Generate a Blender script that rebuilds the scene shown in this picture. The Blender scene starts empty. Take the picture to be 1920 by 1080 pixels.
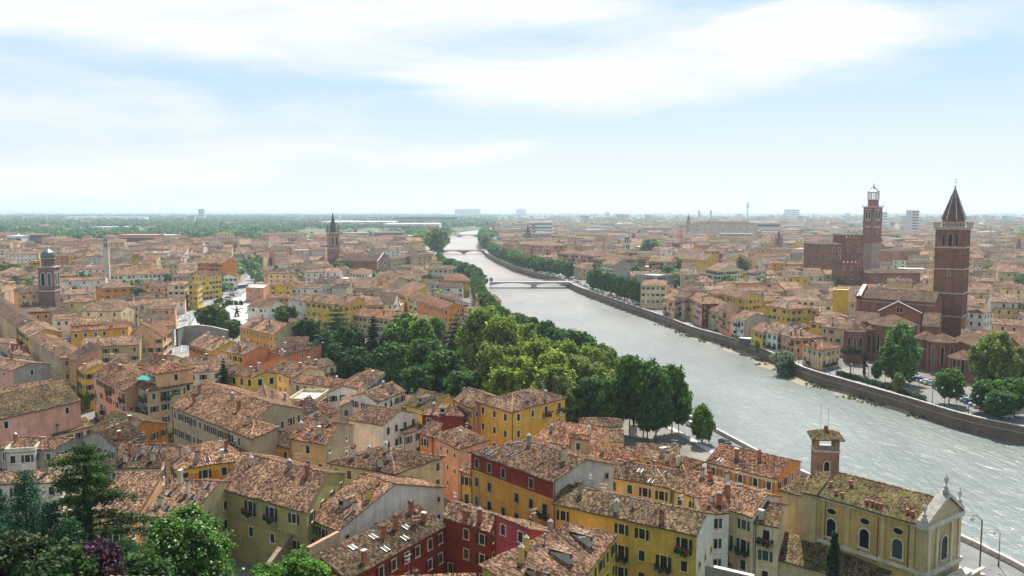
SKYS, SUNS, HAZE, EXPO = .070, 5.0, .000090, .80
import bpy, math, random
import numpy as np
from mathutils import Vector, Matrix, noise as mnoise
R = random.Random(7)
rad = math.radians
scene = bpy.context.scene
COL = scene.collection
# ---------------------------------------------------------------- camera
FPX, CX, CY, HZ, CAMH = 1600.0, 960.0, 540.0, 393.0, 60.0
PITCH = math.atan((CY - HZ) / FPX)
cam_d = bpy.data.cameras.new('camera'); cam = bpy.data.objects.new('camera', cam_d); COL.objects.link(cam)
cam.location = (0, 0, CAMH); cam.rotation_euler = (math.pi / 2 - PITCH, 0, 0)
cam_d.sensor_width = 36; cam_d.lens = 36 * FPX / 1920
cam_d.clip_start = 0.5; cam_d.clip_end = 80000
scene.camera = cam
cp, sp = math.cos(PITCH), math.sin(PITCH)
def ray(u, v):
    x = (u - CX) / FPX; y = (CY - v) / FPX
    return (x, cp + sp * y, -sp + cp * y)
def P(u, v, z=0.0):                     # where the sight line through a picture point meets height z
    d = ray(u, v); t = (z - CAMH) / d[2]
    return Vector((d[0] * t, d[1] * t, z))
def W2P(p):
    x, y, z = p[0], p[1], p[2] - CAMH
    f = y * cp - z * sp; up = y * sp + z * cp
    f = max(f, 1e-3)
    return (CX + FPX * x / f, CY - FPX * up / f, f)
# ---------------------------------------------------------------- node helpers
def mat(name):
    m = bpy.data.materials.new(name); m.use_nodes = True
    nt = m.node_tree; nt.nodes.clear()
    return m, nt
class NT:
    def __init__(s, nt): s.t = nt
    def n(s, kind, **kw):
        nd = s.t.nodes.new(kind)
        for k, v in kw.items():
            if k in ('op',): nd.operation = v
            elif hasattr(nd, k): setattr(nd, k, v)
        return nd
    def l(s, a, b): s.t.links.new(a, b)
    def m(s, op, a, b=None, c=None, clamp=False):
        nd = s.t.nodes.new('ShaderNodeMath'); nd.operation = op; nd.use_clamp = clamp
        for i, x in enumerate((a, b, c)):
            if x is None: continue
            if isinstance(x, (int, float)): nd.inputs[i].default_value = x
            else: s.l(x, nd.inputs[i])
        return nd.outputs[0]
    def mix(s, f, a, b, mode='MIX'):
        nd = s.t.nodes.new('ShaderNodeMix'); nd.data_type = 'RGBA'; nd.blend_type = mode
        for i, x in ((0, f), (6, a), (7, b)):
            if isinstance(x, (int, float)): nd.inputs[i].default_value = x
            elif isinstance(x, tuple): nd.inputs[i].default_value = (*x[:3], 1)
            else: s.l(x, nd.inputs[i])
        return nd.outputs[2]
    def noise(s, vec, scale, detail=3, rough=.55, dist=0):
        nd = s.t.nodes.new('ShaderNodeTexNoise'); nd.inputs['Scale'].default_value = scale
        nd.inputs['Detail'].default_value = detail; nd.inputs['Roughness'].default_value = rough
        nd.inputs['Distortion'].default_value = dist
        if vec is not None: s.l(vec, nd.inputs['Vector'])
        return nd.outputs['Fac']
    def ramp(s, f, stops, interp='LINEAR'):
        nd = s.t.nodes.new('ShaderNodeValToRGB'); cr = nd.color_ramp; cr.interpolation = interp
        while len(cr.elements) < len(stops): cr.elements.new(.5)
        for e, (p, c) in zip(cr.elements, stops):
            e.position = p; e.color = (*c, 1) if len(c) == 3 else c
        s.l(f, nd.inputs[0]); return nd.outputs[0]
    def rng(s, f, a, b, c=0., d=1.):
        nd = s.t.nodes.new('ShaderNodeMapRange'); nd.inputs[1].default_value = a; nd.inputs[2].default_value = b
        nd.inputs[3].default_value = c; nd.inputs[4].default_value = d; s.l(f, nd.inputs[0]); return nd.outputs[0]
    def mapv(s, vec, scale, loc=(0, 0, 0), rot=(0, 0, 0)):
        nd = s.t.nodes.new('ShaderNodeMapping'); nd.inputs['Scale'].default_value = scale
        nd.inputs['Location'].default_value = loc; nd.inputs['Rotation'].default_value = rot
        s.l(vec, nd.inputs['Vector']); return nd.outputs[0]
    def bump(s, h, dist, strength=1.):
        nd = s.t.nodes.new('ShaderNodeBump'); nd.inputs['Distance'].default_value = dist
        nd.inputs['Strength'].default_value = strength; s.l(h, nd.inputs['Height']); return nd.outputs[0]
    def out(s, col, rough=.85, spec=.3, normal=None, metal=0., trans=None):
        b = s.t.nodes.new('ShaderNodeBsdfPrincipled'); o = s.t.nodes.new('ShaderNodeOutputMaterial')
        if isinstance(col, tuple): b.inputs['Base Color'].default_value = (*col[:3], 1)
        else: s.l(col, b.inputs['Base Color'])
        if isinstance(rough, (int, float)): b.inputs['Roughness'].default_value = rough
        else: s.l(rough, b.inputs['Roughness'])
        b.inputs['Specular IOR Level'].default_value = spec; b.inputs['Metallic'].default_value = metal
        if normal is not None: s.l(normal, b.inputs['Normal'])
        sh = b.outputs[0]
        if trans:
            t = s.t.nodes.new('ShaderNodeBsdfTranslucent'); s.l(col, t.inputs[0])
            mx = s.t.nodes.new('ShaderNodeMixShader'); mx.inputs[0].default_value = trans
            s.l(sh, mx.inputs[1]); s.l(t.outputs[0], mx.inputs[2]); sh = mx.outputs[0]
        s.l(sh, o.inputs[0])
    def attr(s):
        a = s.t.nodes.new('ShaderNodeAttribute'); a.attribute_name = 'Col'; return a
    def uv(s): return s.t.nodes.new('ShaderNodeTexCoord').outputs['UV']
    def pos(s): return s.t.nodes.new('ShaderNodeNewGeometry').outputs['Position']
# ---------------------------------------------------------------- materials
def m_wall():
    m, nt = mat('stucco_wall'); N = NT(nt); a = N.attr(); uv = N.uv(); p = N.pos()
    n1 = N.noise(p, .35, 4, .6); n2 = N.noise(N.mapv(uv, (1.6, .16, 1)), 1.0, 4, .65); n3 = N.noise(p, 3.0, 3)
    f = N.m('ADD', N.rng(n1, .3, .7, .78, 1.12), N.rng(n2, .3, .7, -.16, .12))
    f = N.m('ADD', f, N.rng(n3, .3, .7, -.05, .05))
    c = N.mix(1.0, a.outputs['Color'], f, 'MULTIPLY')
    dirt = N.rng(N.noise(N.mapv(uv, (.9, .25, 1)), 1.3, 5, .7), .56, .76, 0, .55)
    c = N.mix(dirt, c, (.17, .145, .11)); c = N.mix(1., c, (1.06, 1.02, .94), 'MULTIPLY'); N.out(c, .9, .2, N.bump(n3, .02)); return m
def m_roof():
    m, nt = mat('clay_roof_tiles'); N = NT(nt); a = N.attr(); uv = N.uv(); p = N.pos()
    sx = N.t.nodes.new('ShaderNodeSeparateXYZ'); N.l(uv, sx.inputs[0])
    u = N.m('MULTIPLY', sx.outputs[0], 1 / .26); v = N.m('MULTIPLY', sx.outputs[1], 1 / .40)
    fu = N.m('FLOOR', u); fv = N.m('FLOOR', v)
    cb = N.t.nodes.new('ShaderNodeCombineXYZ'); N.l(fu, cb.inputs[0]); N.l(fv, cb.inputs[1])
    w = N.t.nodes.new('ShaderNodeTexWhiteNoise'); w.noise_dimensions = '2D'; N.l(cb.outputs[0], w.inputs['Vector'])
    big = N.noise(p, .22, 4, .6); mid = N.noise(N.mapv(uv, (1.5, 1.9, 1)), 1.1, 5, .75); fine = N.noise(uv, 4.5, 2, .6)
    f = N.m('ADD', N.m('MULTIPLY', w.outputs['Value'], .50), N.rng(mid, .30, .70, -.06, .24))
    f = N.m('ADD', f, N.rng(big, .3, .7, -.14, .14)); f = N.m('ADD', f, N.rng(fine, .3, .7, -.12, .12), clamp=True)
    c = N.ramp(f, [(0, (.018, .012, .010)), (.25, (.065, .040, .030)), (.45, (.172, .106, .064)), (.64, (.305, .198, .124)),
                   (.82, (.445, .328, .215)), (1, (.63, .55, .43))])
    c = N.mix(1., c, a.outputs['Color'], 'MULTIPLY')
    lich = N.m('MULTIPLY', N.rng(N.noise(p, .9, 5, .7), .46, .60, 0, .92), N.rng(N.noise(p, .12, 3), .32, .55, .3, 1))
    mo = N.m('MULTIPLY', lich, a.outputs['Alpha'])
    c = N.mix(mo, c, N.mix(fine, (.045, .055, .012), (.17, .17, .035)))
    N.out(c, .92, .12, N.bump(N.noise(p, 1.6, 3, .6), .05, .6)); return m
def m_plain(name, rough, spec, metal=0., nsc=2.0, amp=.2, bump=.0):
    m, nt = mat(name); N = NT(nt); a = N.attr(); p = N.pos()
    n = N.noise(p, nsc, 4, .6); c = N.mix(1., a.outputs['Color'], N.rng(n, .3, .7, 1 - amp, 1 + amp), 'MULTIPLY')
    N.out(c, rough, spec, N.bump(n, bump) if bump else None, metal); return m
def m_brick():
    m, nt = mat('old_brick'); N = NT(nt); a = N.attr(); uv = N.uv(); p = N.pos()
    b = N.t.nodes.new('ShaderNodeTexBrick'); N.l(uv, b.inputs['Vector']); b.inputs['Scale'].default_value = 1.0
    b.inputs['Brick Width'].default_value = .5; b.inputs['Row Height'].default_value = .16; b.inputs['Mortar Size'].default_value = .02
    b.inputs['Color1'].default_value = (1.15, 1.05, 1, 1); b.inputs['Color2'].default_value = (.78, .74, .74, 1); b.inputs['Mortar'].default_value = (1.05, 1.2, 1.25, 1)
    c = N.mix(1., a.outputs['Color'], b.outputs['Color'], 'MULTIPLY')
    n1 = N.noise(p, .18, 5, .65); n2 = N.noise(N.mapv(uv, (1.2, .14, 1)), 1., 4, .6)
    c = N.mix(1., c, N.rng(n1, .3, .7, .72, 1.28), 'MULTIPLY'); c = N.mix(1., c, N.rng(n2, .3, .7, .85, 1.12), 'MULTIPLY')
    N.out(c, .92, .15); return m
def m_leaf():
    m, nt = mat('leaves'); N = NT(nt); a = N.attr(); p = N.pos()
    c = N.mix(1., a.outputs['Color'], N.rng(N.noise(p, .25, 2), .3, .7, .75, 1.25), 'MULTIPLY')
    N.out(c, .6, .18, None, 0, .42); return m
def m_glass():
    m, nt = mat('window_glass'); N = NT(nt); oi = N.t.nodes.new('ShaderNodeObjectInfo')
    c = N.ramp(oi.outputs['Random'], [(0, (.008, .010, .010)), (.8, (.015, .018, .020)), (1, (.08, .10, .11))])
    N.out(c, .3, .12); return m
WALL = m_wall(); ROOF = m_roof(); PAINT = m_plain('weathered_paint', .7, .3); STONE = m_plain('pale_stone', .85, .2, amp=.3, nsc=1.2)
METAL = m_plain('dull_metal', .45, .5, .6, amp=.15); BRICK = m_brick(); LEAF = m_leaf(); GLASS = m_glass()
BARK = m_plain('bark', .95, .1, nsc=3, amp=.4, bump=.05); CARP = m_plain('car_paint', .25, .6, amp=.03); RUB = m_plain('rubber', .8, .2, amp=.1)
MATS = [WALL, ROOF, PAINT, STONE, METAL, BRICK, LEAF, GLASS, BARK, CARP, RUB]
iW, iR, iP, iS, iM, iB, iL, iG, iK, iC, iX = range(11)
# ---------------------------------------------------------------- mesh builder
class MB:
    def __init__(s): s.v = []; s.f = []; s.m = []; s.c = []; s.N = {}
    def face(s, pts, m=0, c=(1, 1, 1), n=None):
        if n is not None: s.N[len(s.f)] = n
        b = len(s.v); s.v.extend([tuple(p) for p in pts]); s.f.append(tuple(range(b, b + len(pts)))); s.m.append(m)
        s.c.append((*c[:3], c[3] if len(c) > 3 else 0.))
    def box(s, x0, y0, z0, x1, y1, z1, m=0, c=(1, 1, 1), T=None, skip=()):
        v = [(x0, y0, z0), (x1, y0, z0), (x1, y1, z0), (x0, y1, z0), (x0, y0, z1), (x1, y0, z1), (x1, y1, z1), (x0, y1, z1)]
        if T is not None: v = [tuple(T @ Vector(p)) for p in v]
        for k, q in enumerate(((3, 2, 1, 0), (4, 5, 6, 7), (0, 1, 5, 4), (1, 2, 6, 5), (2, 3, 7, 6), (3, 0, 4, 7))):
            if k in skip: continue
            s.face([v[i] for i in q], m, c)
    def prism(s, cx, cy, z0, z1, r0, r1=None, n=8, m=0, c=(1, 1, 1), rot=0., cap=True, T=None):
        r1 = r0 if r1 is None else r1
        a = [rot + 2 * math.pi * k / n for k in range(n)]
        lo = [Vector((cx + r0 * math.cos(t), cy + r0 * math.sin(t), z0)) for t in a]
        hi = [Vector((cx + r1 * math.cos(t), cy + r1 * math.sin(t), z1)) for t in a]
        if T is not None: lo = [T @ p for p in lo]; hi = [T @ p for p in hi]
        for k in range(n):
            j = (k + 1) % n
            if r1 > 1e-4: s.face([lo[k], lo[j], hi[j], hi[k]], m, c)
            else: s.face([lo[k], lo[j], hi[k]], m, c)
        if cap and r1 > 1e-4: s.face(hi, m, c)
        if cap: s.face(lo[::-1], m, c)
    def lathe(s, prof, n=12, m=0, c=(1, 1, 1), cx=0, cy=0, rot=0):
        for (r0, z0), (r1, z1) in zip(prof, prof[1:]):
            for k in range(n):
                a = rot + 2 * math.pi * k / n; b = rot + 2 * math.pi * (k + 1) / n
                q = [(cx + r0 * math.cos(a), cy + r0 * math.sin(a), z0), (cx + r0 * math.cos(b), cy + r0 * math.sin(b), z0),
                     (cx + r1 * math.cos(b), cy + r1 * math.sin(b), z1), (cx + r1 * math.cos(a), cy + r1 * math.sin(a), z1)]
                if r0 < 1e-4: q = [q[0], q[2], q[3]]
                elif r1 < 1e-4: q = q[:3]
                s.face(q, m, c)
    def bar(s, a, b, r, m=0, c=(1, 1, 1), n=4, r2=None):
        a = Vector(a); b = Vector(b); d = b - a; L = d.length
        if L < 1e-6: return
        s.prism(0, 0, 0, L, r, r if r2 is None else r2, n, m, c, math.pi / 4, False, Matrix.Translation(a) @ d.to_track_quat('Z', 'Y').to_matrix().to_4x4())
    def mesh(s, name):
        me = bpy.data.meshes.new(name); me.from_pydata(s.v, [], s.f)
        used = sorted(set(s.m)); mp = {k: i for i, k in enumerate(used)}
        for k in used: me.materials.append(MATS[k])
        me.polygons.foreach_set('material_index', [mp[k] for k in s.m])
        V = np.array(s.v, dtype=np.float64).reshape(-1, 3)
        uv = me.uv_layers.new(name='UVMap'); ca = me.color_attributes.new('Col', 'FLOAT_COLOR', 'CORNER')
        UV = np.zeros((len(me.loops), 2), np.float32); CC = np.zeros((len(me.loops), 4), np.float32); k = 0
        for fi, (f, c) in enumerate(zip(s.f, s.c)):
            n = len(f); p = V[list(f)]
            nx = p - np.roll(p, -1, 0); ny = p + np.roll(p, -1, 0)
            nn = np.array([(nx[:, 1] * ny[:, 2]).sum(), (nx[:, 2] * ny[:, 0]).sum(), (nx[:, 0] * ny[:, 1]).sum()])
            if fi in s.N: nn = s.N[fi]
            h = math.hypot(nn[0], nn[1]); L = math.sqrt(h * h + nn[2] ** 2) + 1e-12
            if h / L < .05: U = np.array([1., 0, 0]); Vd = np.array([0, 1., 0])
            else:
                U = np.array([-nn[1] / h, nn[0] / h, 0.]); Vd = np.cross(nn / L, U)
            UV[k:k + n, 0] = p @ U; UV[k:k + n, 1] = p @ Vd; CC[k:k + n] = c; k += n
        me.uv_layers['UVMap'].data.foreach_set('uv', UV.ravel()); me.color_attributes['Col'].data.foreach_set('color', CC.ravel())
        me.update(); return me
    def build(s, name, parent=None, loc=None):
        return link(name, s.mesh(name), parent, loc)
def link(name, data, parent=None, loc=None, rotz=None, M=None):
    o = bpy.data.objects.new(name, data); COL.objects.link(o)
    if parent is not None: o.parent = parent
    if M is not None: o.matrix_local = M
    if loc is not None: o.location = loc
    if rotz is not None: o.rotation_euler = (0, 0, rotz)
    return o
def thing(name, label, cat, loc=(0, 0, 0), rotz=0., group=None, data=None):
    o = link(name, data, None, loc, rotz)
    o['label'] = label; o['category'] = cat
    if group: o['group'] = group
    return o
def struct(o, kind='structure'): o['kind'] = kind; return o
def copy_tree(o, parent=None):
    c = o.copy(); COL.objects.link(c); c.parent = parent
    for ch in CH.get(o.name, ()): copy_tree(ch, c)
    return c
CH = {}
def reg(root):                           # remember a prototype's children for copy_tree
    for o in [root] + list(root.children): CH[o.name] = list(o.children)
def fastmesh(name, V, Q, cols, mi):      # numpy quads with one colour per face
    me = bpy.data.meshes.new(name); nf = len(Q); k = Q.shape[1]
    me.vertices.add(len(V)); me.vertices.foreach_set('co', np.asarray(V, np.float32).ravel())
    me.loops.add(nf * k); me.polygons.add(nf)
    me.loops.foreach_set('vertex_index', Q.ravel().astype(np.int32))
    me.polygons.foreach_set('loop_start', np.arange(0, nf * k, k, dtype=np.int32))
    ca = me.color_attributes.new('Col', 'FLOAT_COLOR', 'CORNER')
    C4 = np.ones((nf, 4), np.float32); C4[:, :3] = cols
    ca.data.foreach_set('color', np.repeat(C4, k, 0).ravel())
    me.materials.append(MATS[mi]); me.update(calc_edges=True); return me
# ---------------------------------------------------------------- colours (real-world base colours)
WC = dict(yellow=(.64, .41, .075), bright=(.70, .47, .05), ochre=(.60, .33, .06), cream=(.64, .54, .34), white=(.70, .67, .60), beige=(.45, .36, .23),
          olive=(.37, .31, .13), orange=(.62, .24, .05), peach=(.66, .40, .22), pink=(.58, .32, .25), salmon=(.60, .30, .19),
          red=(.20, .038, .018), brick=(.30, .12, .08), magenta=(.36, .065, .075), grey=(.34, .32, .29), coral=(.66, .24, .11), tan=(.50, .40, .22), palegrey=(.52, .49, .44))
WN = dict(yellow='yellow', bright='bright yellow', ochre='ochre', cream='cream', white='white', beige='beige', olive='olive', orange='orange',
          peach='peach', pink='pink', salmon='salmon', red='dark red', brick='brick', magenta='magenta', grey='grey', coral='coral', tan='tan', palegrey='pale grey')
RC = dict(n=(.95, .93, .90), d=(.62, .60, .57), t=(1.15, .86, .76), p=(1.42, 1.34, 1.28), s=(1.12, 1.03, .98), k=(.5, .48, .46), g=(.72, .74, .66))
TRIM = (.58, .52, .42)
# ---------------------------------------------------------------- window, balcony, chimney kit (one mesh each, shared by every copy)
def w_frame(w, h, arch=False, c=TRIM, mull=True):
    b = MB(); t = .17
    b.box(-w / 2 - t, -.02, -h / 2, -w / 2, .10, h / 2 + t, iS, c); b.box(w / 2, -.02, -h / 2, w / 2 + t, .10, h / 2 + t, iS, c)
    b.box(-w / 2, -.02, h / 2, w / 2, .10, h / 2 + t, iS, c); b.box(-w / 2 - t - .08, -.02, -h / 2 - .16, w / 2 + t + .08, .2, -h / 2, iS, c)
    if mull:
        cc = (.09, .07, .05)
        b.box(-.04, .03, -h / 2, .04, .065, h / 2, iP, cc); b.box(-w / 2, .03, -h / 2, -w / 2 + .07, .06, h / 2, iP, cc); b.box(w / 2 - .07, .03, -h / 2, w / 2, .06, h / 2, iP, cc)
        b.box(-w / 2 + .07, .03, h * .12, w / 2 - .07, .06, h * .12 + .06, iP, cc)
    return b
def w_pane(w, h):
    b = MB(); b.face([(-w / 2, .025, -h / 2), (-w / 2, .025, h / 2), (w / 2, .025, h / 2), (w / 2, .025, -h / 2)], iG); return b
def w_shut(w, h, c):
    b = MB(); b.box(0, .0, -h / 2, w / 2, .05, h / 2, iP, c)
    for k in range(5):
        z = -h / 2 + .15 + k * (h - .3) / 4.5; b.box(.06, .05, z, w / 2 - .06, .065, z + (h - .3) / 8, iP, tuple(x * .75 for x in c))
    return b
SHC = dict(green=(.025, .07, .05), brown=(.13, .06, .035), dark=(.03, .028, .024), red=(.22, .06, .04), grey=(.16, .17, .16), teal=(.10, .30, .34))
KIT = {}
def kit(key, fn):
    if key not in KIT: KIT[key] = fn().mesh(key[0])
    return KIT[key]
SIZES = {'n': (.95, 1.55), 's': (.75, .9), 'd': (1.05, 2.35), 'b': (1.25, 1.9)}
def Msgn(p, dirv, nrm):                  # local x along the wall, y outwards, z up
    x = Vector((-dirv[0], -dirv[1], 0)); y = Vector((nrm[0], nrm[1], 0))
    M = Matrix(((x.x, y.x, 0, p[0]), (x.y, y.y, 0, p[1]), (0, 0, 1, p[2]), (0, 0, 0, 1))); return M
def add_window(root, M, size, style, sc, near, tr=TRIM):
    w, h = SIZES[size]; c = SHC[sc]
    if near:
        fr = link('window', kit(('window_frame', size, tr), lambda: w_frame(w, h, c=tr)), root, M=M)
        if style != 'closed': link('pane', kit(('pane', size), lambda: w_pane(w, h)), fr)
        if style in ('open', 'closed'):
            me = kit(('shutter', size, sc), lambda: w_shut(w, h, c))
            for sg in (-1, 1):
                if style == 'open': m = Matrix.Translation((sg * (w / 2 + .17), .10, 0)) @ Matrix.Rotation((.25 if sg > 0 else math.pi - .25), 4, 'Z')
                else: m = Matrix.Translation((sg * w / 2, .07, 0)) @ Matrix.Rotation(0 if sg < 0 else math.pi, 4, 'Z')
                link('shutter', me, fr, M=m)
        return fr
    def whole():
        b = w_frame(w, h, c=tr, mull=False)
        b.face([(-w / 2, .03, -h / 2), (-w / 2, .03, h / 2), (w / 2, .03, h / 2), (w / 2, .03, -h / 2)], iG if style != 'closed' else iP, c)
        if style == 'open':
            for sg in (-1, 1): b.box(min(sg * (w / 2 + .1), sg * (w + .1)), .1, -h / 2, max(sg * (w / 2 + .1), sg * (w + .1)), .17, h / 2, iP, c)
        return b
    return link('window', kit(('window', size, style, sc, tr), whole), root, M=M)
def balcony_mb(L=2.4, stone=False, plants=True, seed=0):
    b = MB(); r = random.Random(seed); b.box(-L / 2, 0, -.14, L / 2, .95, 0, iS, (.40, .36, .30))
    for x in (-L / 2 + .3, L / 2 - .42): b.box(x, 0, -.45, x + .12, .6, -.14, iS, (.40, .36, .30))
    n = int(L / .16)
    c = (.05, .045, .04)
    if stone:
        for k in range(n // 2): b.box(-L / 2 + k * .34, .82, 0, -L / 2 + k * .34 + .14, .93, .8, iS, (.42, .38, .31))
        b.box(-L / 2, .80, .8, L / 2, .95, .95, iS, (.42, .38, .31))
    else:
        for k in range(n + 1):
            x = -L / 2 + .02 + k * (L - .04) / n; b.box(x - .012, .9, 0, x + .012, .925, .95, iM, c)
        for sg in (-1, 1):
            for k in range(5): b.box(sg * (L / 2 - .02) - .012, .1 + k * .18, 0, sg * (L / 2 - .02) + .012, .125 + k * .18, .95, iM, c)
            b.box(sg * (L / 2 - .02) - .02, .02, .95, sg * (L / 2 - .02) + .02, .93, 1.0, iM, c)
        b.box(-L / 2, .89, .95, L / 2, .94, 1.0, iM, c)
    if plants:
        for k in range(26):
            x = r.uniform(-L / 2, L / 2); z = r.uniform(.1, 1.1); y = r.uniform(.7, 1.15); s = r.uniform(.12, .28)
            g = r.uniform(.6, 1.4); cc = (.05 * g, .11 * g, .025 * g) if r.random() > .12 else (.5, .08, .10)
            T = Matrix.Translation((x, y, z)) @ Matrix.Rotation(r.uniform(0, 6), 4, 'Z') @ Matrix.Rotation(r.uniform(-1, 1), 4, 'X')
            b.face([T @ Vector(q) for q in ((-s, 0, -s), (s, 0, -s), (s, 0, s), (-s, 0, s))], iL, cc)
            b.face([T @ Vector(q) for q in ((0, -s, -s), (0, s, -s), (0, s, s), (0, -s, s))], iL, cc)
    return b
def chimney_mb(kind, h=1.5):
    b = MB(); c = {'plaster': (.50, .44, .36), 'brick': (.36, .13, .075), 'grey': (.30, .27, .23), 'yellow': (.62, .42, .12), 'pale': (.60, .55, .46)}[kind]
    m = iB if kind == 'brick' else iW; w = .34
    b.box(-w, -w * .75, -1.0, w, w * .75, h, m, c)
    b.box(-w - .07, -w * .75 - .07, h, w + .07, w * .75 + .07, h + .09, m, c)
    return b
def cap_mb(kind, h=1.5):
    b = MB(); w = .40; z = h + .09
    if kind == 'slab':
        for sx in (-1, 1):
            for sy in (-1, 1): b.box(sx * .27 - .06, sy * .18 - .06, z, sx * .27 + .06, sy * .18 + .06, z + .25, iP, (.35, .3, .25))
        b.box(-w - .05, -w * .8, z + .25, w + .05, w * .8, z + .34, iS, (.62, .58, .5))
    elif kind == 'tiles':
        for sx in (-1, 1): b.box(sx * .25 - .09, -.26, z, sx * .25 + .09, .26, z + .28, iB, (.36, .15, .09))
        for sx in (-1, 1):
            q = [(0, -.45, z + .55), (sx * .5, -.45, z + .28), (sx * .5, .45, z + .28), (0, .45, z + .55)]
            b.face(q if sx < 0 else q[::-1], iR, (1, .9, .85))
            q = [(x, y, zz - .09) for x, y, zz in q]; b.face(q, iR, (.8, .7, .65))
        b.face([(-.5, -.45, z + .28), (.5, -.45, z + .28), (0, -.45, z + .55)], iB, (.4, .18, .11)); b.face([(-.5, .45, z + .28), (0, .45, z + .55), (.5, .45, z + .28)], iB, (.4, .18, .11))
    elif kind == 'cone':
        b.prism(0, 0, z, z + .2, .12, .12, 8, iM, (.4, .38, .36)); b.prism(0, 0, z + .2, z + .6, .42, .02, 8, iM, (.45, .43, .42))
    return b
def pipe_mb():
    b = MB(); b.prism(0, 0, -.5, 1.1, .09, .09, 8, iM, (.22, .20, .18)); b.prism(0, 0, 1.1, 1.35, .17, .12, 8, iM, (.3, .28, .25)); return b
def aerial_mb():
    b = MB(); c = (.42, .42, .42); b.prism(0, 0, -.5, 3.0, .025, .02, 5, iM, c)
    for z, L in ((2.9, 1.2), (2.3, .8)):
        b.bar((-L / 2, 0, z), (L / 2, 0, z), .018, iM, c)
        for k in range(7): x = -L / 2 + k * L / 6; b.bar((x, -.32 + k * .02, z), (x, .32 - k * .02, z), .014, iM, c)
    return b
def dish_mb():
    b = MB(); T = Matrix.Translation((0, 0, 1.0)) @ Matrix.Rotation(rad(-60), 4, 'X')
    n = 14; c = (.62, .62, .60)
    for k in range(n):
        a0 = 2 * math.pi * k / n; a1 = 2 * math.pi * (k + 1) / n
        for (r0, z0), (r1, z1) in (((0, 0), (.22, .03)), ((.22, .03), (.42, .12))):
            q = [(r0 * math.cos(a0), r0 * math.sin(a0), z0), (r1 * math.cos(a0), r1 * math.sin(a0), z1), (r1 * math.cos(a1), r1 * math.sin(a1), z1), (r0 * math.cos(a1), r0 * math.sin(a1), z0)]
            q = [T @ Vector(p) for p in q]; b.face(q[1:] if r0 == 0 else q, iP, c)
    b.bar((0, 0, -.4), (0, 0, 1.0), .04, iM, (.3, .3, .3)); b.bar(T @ Vector((0, 0, 0)), T @ Vector((0, 0, .45)), .02, iM, (.3, .3, .3)); return b
def skylight_mb():
    b = MB(); b.box(-.45, -.62, -.05, .45, .62, .09, iM, (.34, .34, .34), skip=(1,))
    b.box(-.45, -.62, .09, -.37, .62, .12, iM, (.34, .34, .34)); b.box(.37, -.62, .09, .45, .62, .12, iM, (.34, .34, .34)); return b
def skyglass_mb():
    b = MB(); b.face([(-.4, -.58, .10), (.4, -.58, .10), (.4, .58, .10), (-.4, .58, .10)], iG); return b
def dormer_mb(wc):
    b = MB(); w = .75                   # local y points down the slope of the roof
    b.face([(-w, 1.1, -.6), (w, 1.1, -.6), (w, 1.1, .95), (-w, 1.1, .95)], iW, wc)
    for sg in (-1, 1): b.face([(sg * w, 1.1, -.6), (sg * w, 1.1, .95), (sg * w, -1.6, .95), (sg * w, -1.6, .3)], iW, wc)
    return b
def dormroof_mb():
    b = MB(); b.box(-.95, -2.0, .96, .95, 1.45, 1.08, iR, (1, 1, 1), T=Matrix.Translation((0, 1.45, .96)) @ Matrix.Rotation(rad(-7), 4, 'X') @ Matrix.Translation((0, -1.45, -.96))); return b
def dormpane_mb():
    b = MB(); b.face([(-.5, 1.13, .1), (-.5, 1.13, .8), (.5, 1.13, .8), (.5, 1.13, .1)], iG); return b
# ---------------------------------------------------------------- occupancy of the ground plan (2 m cells)
OCC = set()
def mark(quad, g=0.):
    xs = [p[0] for p in quad]; ys = [p[1] for p in quad]
    for i in range(int(min(xs) // 2) - 1, int(max(xs) // 2) + 2):
        for j in range(int(min(ys) // 2) - 1, int(max(ys) // 2) + 2):
            if inpoly((i * 2 + 1, j * 2 + 1), quad, g): OCC.add((i, j))
def inpoly(p, q, g=0.):
    c = False; n = len(q); j = n - 1
    for i in range(n):
        if (q[i][1] > p[1]) != (q[j][1] > p[1]) and p[0] < (q[j][0] - q[i][0]) * (p[1] - q[i][1]) / (q[j][1] - q[i][1]) + q[i][0]: c = not c
        j = i
    return c
def free(quad, lim=.06):
    xs = [p[0] for p in quad]; ys = [p[1] for p in quad]; n = h = 0
    for i in range(int(min(xs) // 2), int(max(xs) // 2) + 1):
        for j in range(int(min(ys) // 2), int(max(ys) // 2) + 1):
            if inpoly((i * 2 + 1, j * 2 + 1), quad):
                n += 1
                if (i, j) in OCC: h += 1
    return n > 0 and h <= lim * n
SCR = {}
def scells(poly):
    xs = [p[0] for p in poly]; ys = [p[1] for p in poly]; o = set()
    for i in range(int(max(-60, min(xs)) // 6), int(min(1980, max(xs)) // 6) + 1):
        for j in range(int(min(ys) // 6), int(min(1110, max(ys)) // 6) + 1):
            if inpoly((i * 6 + 3, j * 6 + 3), poly): o.add((i, j))
    return o
def hull(pts):
    pts = sorted(set(pts)); 
    def half(p):
        h = []
        for q in p:
            while len(h) > 1 and (h[-1][0] - h[-2][0]) * (q[1] - h[-2][1]) - (h[-1][1] - h[-2][1]) * (q[0] - h[-2][0]) <= 0: h.pop()
            h.append(q)
        return h[:-1]
    return half(pts) + half(pts[::-1])
def silhouette(s, low=.5):
    pts = [W2P(s.X(a, t))[:2] for a in (0, .5, 1) for t in (0, .5, 1)] + [W2P((e.x, e.y, s.ze * low))[:2] for e in s.E]
    return scells(hull(pts))
CRIT = {}
def protect(poly, depth):
    for c in scells(poly): CRIT[c] = max(CRIT.get(c, 0), depth)
    for c in scells(poly): SCR[c] = max(SCR.get(c, 0), depth)
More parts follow.
